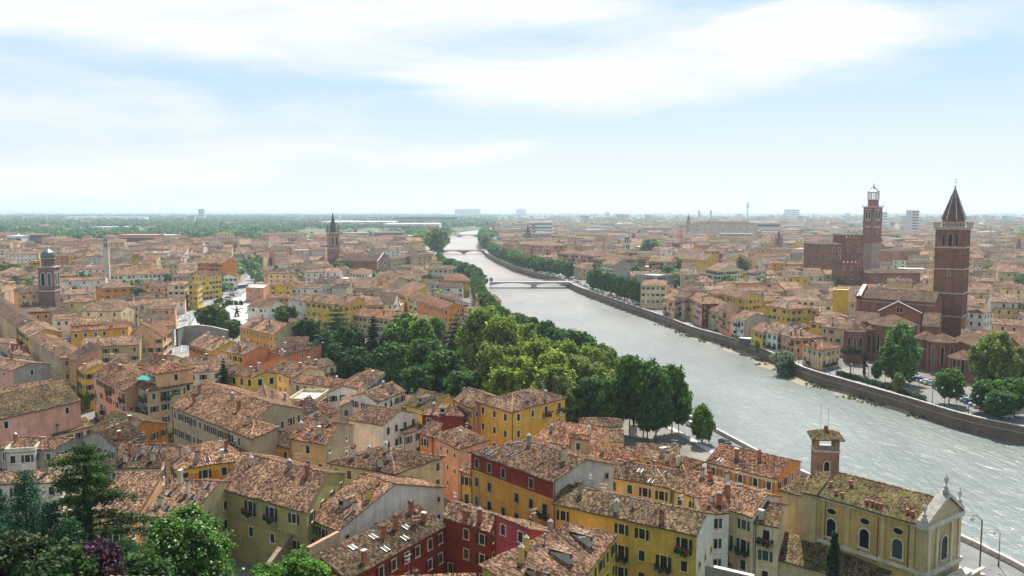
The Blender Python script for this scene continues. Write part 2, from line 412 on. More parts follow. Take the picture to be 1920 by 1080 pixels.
# ---------------------------------------------------------------- one house
def v2(a): return Vector((a[0], a[1]))
class Shape:
    """plan quad E0..E3 (front left, front right, back right, back left) plus a roof type"""
    def __init__(s, E, ze, typ, pitch=.32, zb=None, hips='lr', r=None):
        s.E = [v2(e) for e in E]; s.ze = ze; s.t = typ; s.p = pitch; s.hips = hips
        s.W = ((s.E[1] - s.E[0]).length + (s.E[2] - s.E[3]).length) / 2; s.D = ((s.E[3] - s.E[0]).length + (s.E[2] - s.E[1]).length) / 2
        s.r = r if r is not None else {'g': .5, 'h': .5, 'm': 1., 'a': 0.}.get(typ, .5)
    def H(s, a, t):
        p = s.p
        if s.t == 'f': return s.ze
        if s.t == 'a': return s.ze - t * s.D * p
        if s.t == 'm': return s.ze + t * s.D * p
        if s.t == 'p': return s.ze + min(a / s.r, (1 - a) / (1 - s.r)) * s.hp
        zr = s.ze + p * s.D * s.r; h = min(s.ze + p * t * s.D, zr - p * (t - s.r) * s.D)
        if s.t == 'h':
            if 'l' in s.hips: h = min(h, s.ze + p * a * s.W)
            if 'r' in s.hips: h = min(h, s.ze + p * (1 - a) * s.W)
        return h
    def X(s, a, t, dz=0.):
        q = s.E[0] * (1 - a) * (1 - t) + s.E[1] * a * (1 - t) + s.E[2] * a * t + s.E[3] * (1 - a) * t
        return Vector((q.x, q.y, s.H(a, t) + dz))
    def panels(s):
        T = s.t; r = s.r
        if T in 'fma': return [((0, 0), (1, 0), (1, 1), (0, 1))]
        if T == 'g': return [((0, 0), (1, 0), (1, r), (0, r)), ((1, 1), (0, 1), (0, r), (1, r))]
        if T == 'p': return [((0, 0), (r, 0), (r, 1), (0, 1)), ((r, 0), (1, 0), (1, 1), (r, 1))]
        k = min(.499, s.D * .5 / s.W)
        l = k if 'l' in s.hips else 0.; q = 1 - k if 'r' in s.hips else 1.
        o = [((0, 0), (1, 0), (q, .5), (l, .5)), ((1, 1), (0, 1), (l, .5), (q, .5))]
        if 'l' in s.hips: o.append(((0, 1), (0, 0), (l, .5), (l, .5)))
        if 'r' in s.hips: o.append(((1, 0), (1, 1), (q, .5), (q, .5)))
        return o
    def ridges(s):
        T = s.t; r = s.r
        if T == 'g': return [((0, r), (1, r))]
        if T == 'p': return [((r, 0), (r, 1))]
        if T != 'h': return []
        k = min(.499, s.D * .5 / s.W); l = k if 'l' in s.hips else 0.; q = 1 - k if 'r' in s.hips else 1.
        o = [((l, .5), (q, .5))]
        if 'l' in s.hips: o += [((0, 0), (l, .5)), ((0, 1), (l, .5))]
        if 'r' in s.hips: o += [((1, 0), (q, .5)), ((1, 1), (q, .5))]
        return o
def sag(p, amp): return mnoise.noise(Vector((p.x * .28, p.y * .28, 3.1))) * amp
def clipcol(poly, x):
    ys = []
    for (x0, y0), (x1, y1) in zip(poly, poly[1:] + poly[:1]):
        if abs(x1 - x0) < 1e-6:
            if abs(x - x0) < 1e-4: ys += [y0, y1]
            continue
        t = (x - x0) / (x1 - x0)
        if -1e-6 <= t <= 1 + 1e-6: ys.append(y0 + (y1 - y0) * t)
    return (min(ys), max(ys)) if ys else None
def roof_mb(s, tint, org, detail=True, b=None, tiles=False):
    b = b or MB(); th = .20; amp = .13 if detail else 0.; o3 = Vector((org[0], org[1], 0))
    for pn in s.panels():
        c = [s.X(a, t) for a, t in pn]
        nu = nv = 1
        if detail:
            nu = max(1, min(14, int((c[1] - c[0]).length / 1.6))); nv = max(1, min(10, int((c[3] - c[0]).length / 1.6)))
        def G(i, j):
            x = i / nu; y = j / nv; q = c[0] * (1 - x) * (1 - y) + c[1] * x * (1 - y) + c[2] * x * y + c[3] * (1 - x) * y
            return q + Vector((0, 0, sag(q, amp))) - o3 if amp else q - o3
        tri = (c[2] - c[3]).length < .05; nn_ = (c[1] - c[0]).cross(c[3] - c[0])
        if nn_.length < 1e-6: continue
        nn_.normalize(); pnrm = np.array(nn_)
        if tiles and abs((c[2] - c[0]).dot(nn_)) < .15:                          # rows of bent tiles as real ridges and troughs running down the slope
            e1 = (c[1] - c[0]).normalized(); e2 = nn_.cross(e1); poly = [((q - c[0]).dot(e1), (q - c[0]).dot(e2)) for q in (c[:3] if tri else c)]
            x0 = min(q[0] for q in poly); x1 = max(q[0] for q in poly); n = max(2, int((x1 - x0) / .17)); ny = max(1, min(7, int(max(q[1] for q in poly) / 1.7))); prev = None
            for i in range(n + 1):
                x = x0 + 1e-4 + (x1 - x0 - 2e-4) * i / n; yr = clipcol(poly, x)
                if yr is None: prev = None; continue
                off = .045 if i % 2 else -.045; col_ = []
                for k in range(ny + 1):
                    q = c[0] + e1 * x + e2 * (yr[0] + (yr[1] - yr[0]) * k / ny); col_.append(q + nn_ * off + Vector((0, 0, sag(q, amp))) - o3)
                if prev:
                    for k in range(ny): b.face([prev[k], col_[k], col_[k + 1], prev[k + 1]], iR, tint, pnrm)
                prev = col_
        else:
            for i in range(nu):
                for j in range(nv):
                    q = [G(i, j), G(i + 1, j), G(i + 1, j + 1), G(i, j + 1)]
                    if tri and j == nv - 1: q = q[:3]
                    b.face(q, iR, tint, pnrm)
        # fascia and gutter down the eave, verge down the sides
        edges = [(0, 0, 1, 0)] + ([] if tri else [(1, 0, 1, 1), (0, 1, 0, 0)])
        if s.t in 'fma': edges.append((1, 1, 0, 1))
        for (x0, y0, x1, y1) in edges:
            n = nu if y0 == y1 else nv
            if y0 != y1 and s.t in 'gh' and s.t == 'h' and not tri and len(s.hips) == 2: continue
            for k in range(n):
                A = G(round((x0 + (x1 - x0) * k / n) * nu), round((y0 + (y1 - y0) * k / n) * nv)); B_ = G(round((x0 + (x1 - x0) * (k + 1) / n) * nu), round((y0 + (y1 - y0) * (k + 1) / n) * nv))
                dn = Vector((0, 0, -th)); b.face([A + dn, B_ + dn, B_, A], iP, (.07, .055, .045) if y0 == y1 else (.20, .15, .12))
    if detail:
        for a, c in s.ridges():
            A = s.X(*a) - o3; B_ = s.X(*c) - o3; n = max(2, int((B_ - A).length / 1.6)); pts = []
            for k in range(n + 1):
                q = A.lerp(B_, k / n); pts.append(q + Vector((0, 0, sag(q + o3, amp) + .02)))
            for p0, p1 in zip(pts, pts[1:]):
                d = (p1 - p0); sd = Vector((-d.y, d.x, 0)).normalized() * .17; up = Vector((0, 0, .12))
                b.face([p0 - sd, p1 - sd, p1 + up, p0 + up], iR, (1.7, 1.5, 1.35)); b.face([p0 + up, p1 + up, p1 + sd, p0 + sd], iR, (1.7, 1.5, 1.35))
    return b
def walls_mb(s, col, org, side=None, zbase=0., band=None, ins=.45, m=iW, b=None):
    b = b or MB(); o3 = Vector((org[0], org[1], 0)); r = s.r
    ia = min(.2, ins / s.W); it = min(.2, ins / s.D)
    gi = min(.2, .18 / s.W)
    if s.t in 'gma': ia = gi
    if s.t == 'p': it = min(.2, .25 / s.D)
    sides = []
    brk = {'g': [r], 'h': [.5]}.get(s.t, [])
    k = min(.499, s.D * .5 / s.W)
    hb = ([k] if 'l' in s.hips else []) + ([1 - k] if 'r' in s.hips else [])
    fr = [ia] + ([r] if s.t == 'p' else []) + [1 - ia]
    sides.append(('front', [(a, it) for a in fr])); sides.append(('right', [(1 - ia, t) for t in [it] + brk + [1 - it]]))
    sides.append(('back', [(a, 1 - it) for a in fr[::-1]])); sides.append(('left', [(ia, t) for t in ([it] + brk + [1 - it])[::-1]]))
    info = {}
    for nm, pts in sides:
        top = [s.X(a, t, -.14) - o3 for a, t in pts]
        cc = (side or {}).get(nm, col)
        lo = [Vector((p.x, p.y, zbase)) for p in (top[0], top[-1])]
        if band and nm in ('front', 'left') and s.t != 'p':
            zz = s.ze - band[0]; mid = [Vector((p.x, p.y, zz)) for p in (top[0], top[-1])]
            b.face([lo[0], lo[1], mid[1], mid[0]], m, cc); b.face([mid[0], mid[1]] + top[::-1], m, band[1])
        else: b.face([lo[0], lo[1]] + top[::-1], m, cc)
        info[nm] = (top[0] + o3, top[-1] + o3, max(p.z for p in top), min(top[0].z, top[-1].z))
    return b, info
HOUSES = []
def solve(sp):
    A = P(*sp['A'], sp['ze']); B_ = P(*sp['B'], sp['ze']); a = v2(A); b = v2(B_); d = (b - a).normalized(); n = Vector((-d.y, d.x)); ze = sp['ze']
    pitch = sp.get('pitch', .32); typ = sp['t']; hp = None; r = None
    if typ == 'p':
        ry = ray(*sp['R']); t = n.dot(a) / n.dot(Vector((ry[0], ry[1]))); pk = Vector((ry[0] * t, ry[1] * t, CAMH + ry[2] * t))
        L = (b - a).length; r = min(.8, max(.2, (v2(pk) - a).dot(d) / L)); hp = max(.8, pk.z - ze)
        dv = n * sp.get('depth', 14) + d * sp.get('skew', 0) * sp.get('depth', 14); E = [a, b, b + dv, a + dv]
    elif 'C' in sp or 'D' in sp:
        if 'C' in sp: c = v2(P(*sp['C'], ze)); dv = c - b
        else: c = v2(P(*sp['D'], ze)); dv = c - a
        E = [a, b, b + dv, a + dv]
    elif 'R' in sp:
        ry = ray(*sp['R']); dd = Vector((ry[0], ry[1]))
        if typ == 'a': t = (ze - CAMH + pitch * n.dot(a)) / (ry[2] + pitch * n.dot(dd))
        else: t = (ze - CAMH - pitch * n.dot(a)) / (ry[2] - pitch * n.dot(dd))
        X = dd * t; q = n.dot(X - a); q = max(2.5, min(q, 30)); sk = (X - b).dot(d) / q; sk = max(-.5, min(.5, sk)) if typ != 'h' else sp.get('skew', 0)
        dv = n * q + d * sk * q
        if typ in 'gh': dv = dv * 2
        E = [a, b, b + dv, a + dv]
    else:
        dv = n * sp.get('depth', 10) + d * sp.get('skew', 0) * sp.get('depth', 10); E = [a, b, b + dv, a + dv]
    s = Shape(E, ze, typ, pitch, hips=sp.get('hips', 'lr'), r=r)
    if typ == 'p': s.hp = hp
    return s
def house(s, wall, roof='n', label=None, near=None, side=None, band=None, win='open', sc='green', wp=(3.0, 3.3), ch=2, sky=0, moss=0., cat='house', group=None,
          chk=None, aer=1, dorm=0, balc=0, name='house', faces=None, m=iW, zbase=None, size='n', maxst=5, seed=None, base=True, tr=TRIM, dish=0, **kw):
    rr = random.Random(seed if seed is not None else hash((round(s.E[0].x, 1), round(s.E[0].y, 1))) & 0xffff)
    c0 = (s.E[0] + s.E[2]) / 2; dist = c0.length
    if near is None: near = dist < 225
    det = dist < 420
    org = s.E[0]; col = WC[wall] if isinstance(wall, str) else wall
    j = rr.uniform(.92, 1.08); col = tuple(x * j for x in col)
    side = {k: (WC[v] if isinstance(v, str) else v) for k, v in (side or {}).items()}
    zb = zbase if zbase is not None else (-.5)
    root = thing(name, label or '', cat, (org.x, org.y, 0), 0, group)
    rt = RC[roof]; j = rr.uniform(.78, 1.2); hg = rr.uniform(.94, 1.06); rt = (rt[0] * j, rt[1] * j * hg, rt[2] * j * hg * hg, moss)
    if s.t == 'f':
        b = MB(); E = [Vector((e.x - org.x, e.y - org.y, s.ze)) for e in s.E]; b.face(E, iS, (.55, .52, .46))
        for k in range(4):
            p, q = E[k], E[(k + 1) % 4]; d = (q - p).normalized(); nn = Vector((d.y, -d.x, 0)) * .25; u = Vector((0, 0, .9))
            b.face([p, q, q + u, p + u], iW, col); b.face([p - nn, p - nn + u, q - nn + u, q - nn], iW, col); b.face([p + u, q + u, q + u - nn, p + u - nn], iS, (.5, .45, .38))
        b.build('roof', root)
    else: roof_mb(s, rt, org, det, tiles=dist < 270).build('roof', root)
    wb, info = walls_mb(s, col, org, side, zb, band, m=m, ins=.45 if s.t != 'f' else .0); wb.build('wall', root)
    # windows
    cnt = 0
    for nm, (p, q, zt, zl) in info.items():
        d = Vector((q.x - p.x, q.y - p.y)); L = d.length
        if L < 2.2: continue
        d /= L; nrm = Vector((d.y, -d.x)); mid = Vector(((p.x + q.x) / 2, (p.y + q.y) / 2))
        if nrm.dot(-mid) / mid.length < .12: continue
        if faces is not None and nm not in faces: continue
        if s.t == 'f': zt = zl = s.ze + .3
        gable = (zt - zl) > 1.0
        nw = max(1, int(round((L - .8) / wp[0]))); blank = side and nm in side and (faces is None)
        if near and wb is not None:
            M = Msgn((p.x + d.x * .25 - org.x, p.y + d.y * .25 - org.y, 0), d, nrm)
            if nm in ('front',) or rr.random() < .3:
                pb = MB(); pb.bar((0, .12, zb), (0, .12, zl), .07, iM, (.10, .07, .05), 5); link('drainpipe', pb.mesh('drainpipe'), root, M=M)
        if near and nm == 'front' and s.t != 'f' and rr.random() < .7:
            sb = MB()
            for k in range(1, 4):
                z = zl - .25 - k * wp[1]
                if z > 2: sb.box(.3, .0, z, L - .3, .07, z + .13, iP, tuple(q * .8 for q in col))
            if sb.f: link('string_course', sb.mesh('string_course'), root, M=Msgn((p.x + d.x * L - org.x, p.y + d.y * L - org.y, 0), d, nrm))
        for k in range(nw):
            x = L * (k + .5) / nw + rr.uniform(-.15, .15)
            topz = zl - 1.75 + (0)
            for st in range(maxst):
                z = topz - st * wp[1]
                if z - 1.0 < max(zb, 0) or cnt > 85: break
                if rr.random() < (.55 if blank else .14): continue
                sty = win
                if win == 'open': sty = rr.choice(['open'] * 7 + ['closed', 'closed', 'bare'])
                if win == 'mix': sty = rr.choice(['open', 'closed', 'bare'])
                sz = size if not blank else 's'
                isb = balc and nm != 'back' and rr.random() < balc and not blank
                if isb: sz = 'd'
                wx = Vector((p.x + d.x * x - org.x, p.y + d.y * x - org.y))
                zz = z - (.35 if isb else 0)
                add_window(root, Msgn((wx.x, wx.y, zz), d, nrm), sz, sty if not blank else 'bare', sc, near, tr); cnt += 1
                if isb:
                    link('balcony', kit(('balcony', st % 3, near), lambda: balcony_mb(2.4, False, True, st)), root, M=Msgn((wx.x, wx.y, zz - 1.17), d, nrm))
    # roof furniture
    def roofpt(a, t): p = s.X(a, t); return Vector((p.x - org.x, p.y - org.y, p.z))
    used = []
    def spot(lo=.12, hi=.88, th=.9):
        for _ in range(12):
            a = rr.uniform(lo, hi); t = rr.uniform(.15, th) * (s.r if s.t in 'g' else (.5 if s.t == 'h' else 1))
            if all(abs(a - x) * s.W > 1.5 or abs(t - y) * s.D > 1.8 for x, y in used): break
        used.append((a, t)); return a, t
    yaw = math.atan2(s.E[1].y - s.E[0].y, s.E[1].x - s.E[0].x)
    if s.t != 'f' and dist < 460:
        for k in range(ch):
            a, t = spot(); p = roofpt(a, t); kd = rr.choice(chk or ['plaster', 'brick', 'grey', 'plaster'])
            if rr.random() < .18: link('flue', kit(('flue',), pipe_mb), root, p, yaw); continue
            h = rr.choice((1.1, 1.5, 1.9))
            c = link('chimney', kit(('chimney', kd, h), lambda: chimney_mb(kd, h)), root, p, yaw + rr.choice((0, math.pi / 2)))
            ck = rr.choice(['slab', 'tiles', 'tiles', 'cone'] if near else ['slab', 'tiles'])
            link('chimney_cap', kit(('chimney_cap', ck, h), lambda: cap_mb(ck, h)), c)
        for k in range(sky):
            a, t = spot(); p = roofpt(a, t); e = .01; du = (roofpt(a + e, t) - p).normalized(); dv = (roofpt(a, t + e) - p).normalized(); nz = du.cross(dv).normalized(); dv = nz.cross(du)
            M = Matrix(((du.x, dv.x, nz.x, p.x), (du.y, dv.y, nz.y, p.y), (du.z, dv.z, nz.z, p.z + .05), (0, 0, 0, 1)))
            f = link('skylight', kit(('skylight',), skylight_mb), root, M=M); link('pane', kit(('skylight_pane',), skyglass_mb), f)
        for k in range(dorm):
            a = (k + .7) / (dorm + .4); t = .42 * (s.r if s.t == 'g' else .5 if s.t == 'h' else 1); used.append((a, t)); p = roofpt(a, t)
            f = link('dormer', kit(('dormer', wall if isinstance(wall, str) else 'x'), lambda: dormer_mb((.46, .43, .38))), root, p, yaw + math.pi)
            link('dormer_roof', kit(('dormer_roof',), dormroof_mb), f); link('pane', kit(('dormer_pane',), dormpane_mb), f)
        if near:
            for k in range(aer):
                a, t = spot(th=1.); link('aerial', kit(('aerial',), aerial_mb), root, roofpt(a, t), rr.uniform(0, 3))
            for k in range(dish):
                a, t = spot(th=1.); link('satellite_dish', kit(('satellite_dish',), dish_mb), root, roofpt(a, t), rr.uniform(-.5, .5))
    if base: mark([tuple(e) for e in s.E])
    if label is not None:
        for c_ in silhouette(s): SCR[c_] = max(SCR.get(c_, 0), dist)
    ftxt = {'g': 'gabled', 'h': 'hip-roofed', 'm': 'lean-to-roofed', 'a': 'lean-to-roofed', 'p': 'gable-fronted', 'f': 'flat-roofed'}[s.t]
    HOUSES.append((root, c0, s.ze, WN.get(wall, 'brick') if isinstance(wall, str) else 'brick', ftxt, label is None))
    return root, info
# ---------------------------------------------------------------- ground, river, quays, roads
WZ = -4.0
RBpx = [(1920, 833), (1802, 806), (1708, 776), (1587, 739), (1504, 712), (1430, 675), (1362, 650), (1299, 631), (1240, 607), (1152, 575), (1089, 551), (1072, 543), (1047, 530), (997, 519), (950, 502), (916, 484), (908, 477), (899, 464), (905, 447), (933, 431)]
RB = [v2(P(u, v, WZ)) for u, v in RBpx]
RB = [Vector((230, 40)), Vector((205, 110)), Vector((178, 180))] + RB
LB = [Vector(p) for p in ((100, -60), (92, 40), (88, 110), (85, 140), (76, 168), (64, 195), (52, 240), (33, 300), (12, 380), (-6, 450), (-16, 560), (-24, 690), (-62, 842), (-100, 1080))]
LB += [v2(P(u, v, WZ)) for u, v in ((796, 468), (810, 452), (838, 446), (862, 439), (925, 430))]
FARW = v2(P(960, 426, WZ))
RIVER = LB + RB[::-1]
def smooth(pts, k=4):
    o = []
    for i in range(len(pts) - 1):
        p0 = pts[max(0, i - 1)]; p1 = pts[i]; p2 = pts[i + 1]; p3 = pts[min(len(pts) - 1, i + 2)]
        for j in range(k):
            t = j / k; a = -.5 * p0 + 1.5 * p1 - 1.5 * p2 + .5 * p3; b = p0 - 2.5 * p1 + 2 * p2 - .5 * p3; c = -.5 * p0 + .5 * p2
            o.append(((a * t + b) * t + c) * t + p1)
    o.append(pts[-1]); return o
LBs = smooth(LB); RBs = smooth(RB)
RIVs = LBs + RBs[::-1]
from mathutils.geometry import tessellate_polygon
def sheet(name, pts, z, material, kind='structure', holes=()):
    me = bpy.data.meshes.new(name); v = [(p[0], p[1], z) for p in pts]
    tris = tessellate_polygon([[Vector(q) for q in v]])
    me.from_pydata(v, [], [t if (Vector(v[t[1]]) - Vector(v[t[0]])).cross(Vector(v[t[2]]) - Vector(v[t[0]])).z > 0 else t[::-1] for t in tris])
    me.materials.append(material); o = link(name, me); o['kind'] = kind; return o
def m_ground():
    m, nt = mat('town_ground'); N = NT(nt); p = N.pos()
    sx = N.t.nodes.new('ShaderNodeSeparateXYZ'); N.l(p, sx.inputs[0])
    n = N.noise(p, .05, 5, .6); c = N.ramp(n, [(.3, (.10, .095, .085)), (.55, (.20, .18, .155)), (.75, (.30, .27, .22))])
    far = N.noise(N.mapv(p, (1, 1.8, 1)), .004, 5, .65); fc = N.ramp(far, [(.3, (.045, .085, .028)), (.45, (.07, .12, .04)), (.55, (.12, .13, .06)), (.68, (.22, .19, .13))])
    k = N.rng(sx.outputs[1], 1500, 2300); c = N.mix(k, c, fc); N.out(c, .95, .1); return m
def m_hill():
    m, nt = mat('hillside_grass'); N = NT(nt); p = N.pos()
    N.out(N.ramp(N.noise(p, .4, 5, .7), [(.3, (.015, .028, .010)), (.6, (.035, .06, .018)), (.8, (.08, .07, .035))]), .95, .1); return m
def m_asph(c0=(.13, .13, .13), c1=(.20, .195, .19), nm='asphalt'):
    m, nt = mat(nm); N = NT(nt); p = N.pos()
    n = N.m('ADD', N.m('MULTIPLY', N.noise(p, .3, 4), .6), N.m('MULTIPLY', N.noise(p, 4, 2), .4)); N.out(N.ramp(n, [(.35, c0), (.65, c1)]), .9, .2); return m
def m_water():
    m, nt = mat('river_water'); N = NT(nt); p = N.pos()
    w1 = N.noise(N.mapv(p, (.55, .20, 1), rot=(0, 0, rad(12))), 1.0, 6, .62, .8); w2 = N.noise(N.mapv(p, (.22, .06, 1), rot=(0, 0, rad(-8))), 1.0, 4, .6, 1.2); w3 = N.noise(N.mapv(p, (2.4, 1.3, 1)), 1., 2, .5)
    h = N.m('ADD', N.m('MULTIPLY', w1, 1.0), N.m('MULTIPLY', w2, 1.6)); h = N.m('ADD', h, N.m('MULTIPLY', w3, .22))
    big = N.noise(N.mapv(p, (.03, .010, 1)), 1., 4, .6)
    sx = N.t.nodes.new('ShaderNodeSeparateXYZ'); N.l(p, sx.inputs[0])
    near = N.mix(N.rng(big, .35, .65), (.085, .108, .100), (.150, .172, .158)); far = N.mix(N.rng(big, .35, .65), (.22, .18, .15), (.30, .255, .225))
    c = N.mix(N.rng(sx.outputs[1], 210, 900), near, far)  # base colour lightens with distance, standing in for reflected sky
    crests = N.rng(N.m('ADD', w1, N.m('MULTIPLY', w2, .6)), .93, 1.05); c = N.mix(N.m('MULTIPLY', crests, .07), c, (.62, .66, .64))  # slightly paler base colour where the wave noise is highest
    N.out(c, .34, .42, N.bump(h, .6, .6)); return m
GROUND = m_ground(); HILL = m_hill(); ASPH = m_asph(); PAVE = m_asph((.36, .35, .32), (.48, .46, .43), 'pale_paving'); WATER = m_water()
BIG = 40000
mid = LBs[-1]
left = [Vector((-BIG, -300)), Vector((100, -300))] + LBs + [FARW, Vector((FARW.x, BIG)), Vector((-BIG, BIG))]
right = [Vector((240, -300)), Vector((BIG, -300)), Vector((BIG, BIG)), Vector((FARW.x, BIG)), FARW] + RBs[::-1]
sheet('ground', left, 0, GROUND); sheet('ground', right, 0, GROUND)
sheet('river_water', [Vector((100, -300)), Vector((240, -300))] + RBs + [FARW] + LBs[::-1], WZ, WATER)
def hillz(x, y):
    k = max(0., (112 - y)) * .33 * min(1, max(0, (70 - x) / 45)); return min(k, 42) + (mnoise.noise(Vector((x * .05, y * .05, 0))) * 2 if k > 2 else 0)
b = MB(); st = 6
for i in range(-32, 12):
    for j in range(-6, 19):
        q = [(i * st, j * st), ((i + 1) * st, j * st), ((i + 1) * st, (j + 1) * st), (i * st, (j + 1) * st)]
        z = [hillz(*p) for p in q]
        if max(z) < .05: continue
        b.face([(p[0], p[1], zz - .08) for p, zz in zip(q, z)], iL, (.03, .05, .015))
me = b.mesh('hillside'); me.materials.clear(); me.materials.append(HILL); me.polygons.foreach_set('material_index', [0] * len(me.polygons)); struct(link('hillside', me))
def offs(pts, d):
    o = []
    for i, p in enumerate(pts):
        t = (pts[min(i + 1, len(pts) - 1)] - pts[max(i - 1, 0)]).normalized(); o.append(p + Vector((-t.y, t.x)) * d)
    return o
def wallstrip(name, pts, d0, d1, z0, z1, m, c, cap=(.45, .40, .34)):
    b = MB(); A = offs(pts, d0); B_ = offs(pts, d1)
    for i in range(len(pts) - 1):
        b.face([(A[i].x, A[i].y, z0), (A[i + 1].x, A[i + 1].y, z0), (A[i + 1].x, A[i + 1].y, z1), (A[i].x, A[i].y, z1)], m, c)
        b.face([(B_[i + 1].x, B_[i + 1].y, z0), (B_[i].x, B_[i].y, z0), (B_[i].x, B_[i].y, z1), (B_[i + 1].x, B_[i + 1].y, z1)], m, c)
        s = (.12 if d1 > d0 else -.12)
        A0, A1, B0, B1 = [(q.x, q.y) for q in (A[i] - (B_[i] - A[i]).normalized() * .12, A[i + 1] - (B_[i + 1] - A[i + 1]).normalized() * .12, B_[i], B_[i + 1])]
        b.face([(*A0, z1), (*A1, z1), (*B1, z1), (*B0, z1)], iS, cap); b.face([(*A0, z1), (*A1, z1), (*A1, z1 - .25), (*A0, z1 - .25)], iS, cap)
    return b
# right bank: offsets to the right of the far-going line are negative
t = thing('quay_wall', 'tall brown brick river wall with a pale parapet below the gothic brick church', 'river wall')
b = wallstrip('w', RBs[:-4], 0, -.7, -7, 1.05, iB, (.17, .12, .088)); bb = MB(); bb.v, bb.f, bb.m, bb.c = b.v, b.f, b.m, b.c
# a lighter band where the wall steps, as a real ledge
L0 = offs(RBs[:-4], .22)
for i in range(len(L0) - 1):
    p, q = L0[i], L0[i + 1]; a, c = RBs[i], RBs[i + 1]
    bb.face([(p.x, p.y, -1.0), (q.x, q.y, -1.0), (c.x, c.y, -.8), (a.x, a.y, -.8)], iS, (.26, .20, .14)); bb.face([(p.x, p.y, -1.25), (q.x, q.y, -1.25), (q.x, q.y, -1.0), (p.x, p.y, -1.0)], iB, (.2, .14, .1))
bb.build('masonry', t)
t = thing('quay_wall', 'low pale parapet wall along the river beside the church on the near bank', 'river wall')
wallstrip('w', LBs[:-4], 0, .6, -7, 1.0, iS, (.42, .37, .30)).build('masonry', t)
def strip(name, pts, d0, d1, z, m, kind='structure'):
    A = offs(pts, d0); B_ = offs(pts, d1); me = bpy.data.meshes.new(name); v = []; f = []
    for i in range(len(pts)): v += [(A[i].x, A[i].y, z), (B_[i].x, B_[i].y, z)]
    for i in range(len(pts) - 1): f.append((2 * i, 2 * i + 1, 2 * i + 3, 2 * i + 2))
    me.from_pydata(v, [], f); me.materials.append(m); o = link(name, me); o['kind'] = kind; return o
strip('pavement', RBs[:-6], -.75, -3.4, .14, m_asph((.36, .34, .31), (.46, .44, .40), 'quay_paving'))
strip('road', RBs[:-6], -3.4, -12.5, .03, ASPH); strip('road', LBs[:40], .7, 9.5, .03, ASPH)
strip('pavement', LBs[:40], 9.5, 11.5, .14, m_asph((.36, .34, .31), (.46, .44, .40), 'bank_paving'))
b = MB()                                # kerbs
for pts, d in ((RBs[:-6], -3.4), (LBs[:40], 9.5)):
    A = offs(pts, d); C_ = offs(pts, d + (-.15 if d < 0 else -.15))
    for i in range(len(A) - 1): b.box(0, 0, 0, 0, 0, 0) if 0 else b.face([(A[i].x, A[i].y, .02), (A[i + 1].x, A[i + 1].y, .02), (A[i + 1].x, A[i + 1].y, .15), (A[i].x, A[i].y, .15)], iS, (.5, .48, .44))
struct(b.build('kerb'))
# shore at the foot of the right wall
sh = [p for p in RBs if 255 < p.y < 480]
b = MB(); r0 = random.Random(3)
for i in range(len(sh) - 1):
    def off(i):
        t_ = (sh[min(i + 1, len(sh) - 1)] - sh[max(i - 1, 0)]).normalized(); n = Vector((-t_.y, t_.x)); k = math.sin(i / (len(sh) - 1) * math.pi); return sh[i] + n * (1 + 5.5 * k * (.7 + .5 * math.sin(i * 1.7)))
    p, q = off(i), off(i + 1); b.face([(sh[i].x, sh[i].y, -3.4), (p.x, p.y, -4.05), (q.x, q.y, -4.05), (sh[i + 1].x, sh[i + 1].y, -3.4)], iS, (.24, .20, .13))
struct(b.build('river_bank'))
V = []; Q = []; C_ = []
for i in range(len(sh) - 1):
    t_ = (sh[i + 1] - sh[i]).normalized(); n = Vector((-t_.y, t_.x))
    for _ in range(50):
        a = sh[i].lerp(sh[i + 1], r0.random()) + n * (abs(r0.gauss(0, 2.2))); s_ = r0.uniform(.2, .55); an = r0.uniform(0, 3.14); k = len(V)
        if mnoise.noise(Vector((a.x * .08, a.y * .08, 0))) < -.05: continue
        d = Vector((math.cos(an), math.sin(an))) * s_
        V += [(a.x - d.x, a.y - d.y, -3.95), (a.x + d.x, a.y + d.y, -3.95), (a.x + d.x * .7, a.y + d.y * .7, -3.95 + s_ * 1.6), (a.x - d.x * .7, a.y - d.y * .7, -3.95 + s_ * 1.6)]; Q.append((k, k + 1, k + 2, k + 3)); g = r0.uniform(.5, 1.5); C_.append((.075 * g, .10 * g, .03 * g))
o = link('shore_grass', fastmesh('shore_grass', np.array(V), np.array(Q), np.array(C_), iL)); o['kind'] = 'stuff'
# the square and the curving road on the left
RDL = [(300, 660), (306, 636), (318, 612), (340, 592), (375, 572), (410, 553), (440, 538), (462, 521), (472, 508)]
RDR = [(350, 660), (352, 640), (352, 612), (366, 594), (395, 578), (428, 562), (458, 548), (476, 528), (486, 508)]
road_poly = [v2(P(u, v, 0)) for u, v in RDL] + [v2(P(u, v, 0)) for u, v in RDR[::-1]]
sheet('road', road_poly, .03, m_asph((.17, .17, .175), (.23, .23, .23), 'pale_asphalt'))
sq = [v2(P(u, v, 0)) for u, v in ((352, 622), (366, 596), (395, 580), (428, 564), (458, 550), (468, 541), (500, 545), (506, 572), (516, 606), (456, 625))]
sheet('square', sq, .06, PAVE)
sheet('road', [v2(P(u, v, 0)) for u, v in ((487, 560), (505, 568), (520, 608), (497, 608), (483, 585))], .09, ASPH)
gl = [v2(P(u, v, 0)) for u, v in ((402, 575), (418, 565), (421, 567), (405, 578))]; sheet('lawn', gl, .1, HILL)
gl = [v2(P(u, v, 0)) for u, v in ((414, 577), (430, 566), (436, 569), (420, 579))]; sheet('lawn', gl, .1, HILL)
b = MB()
cl = [(v2(P(*a, 0)) + v2(P(*c, 0))) / 2 for a, c in zip(RDL, RDR)]; cls = smooth(cl, 8)
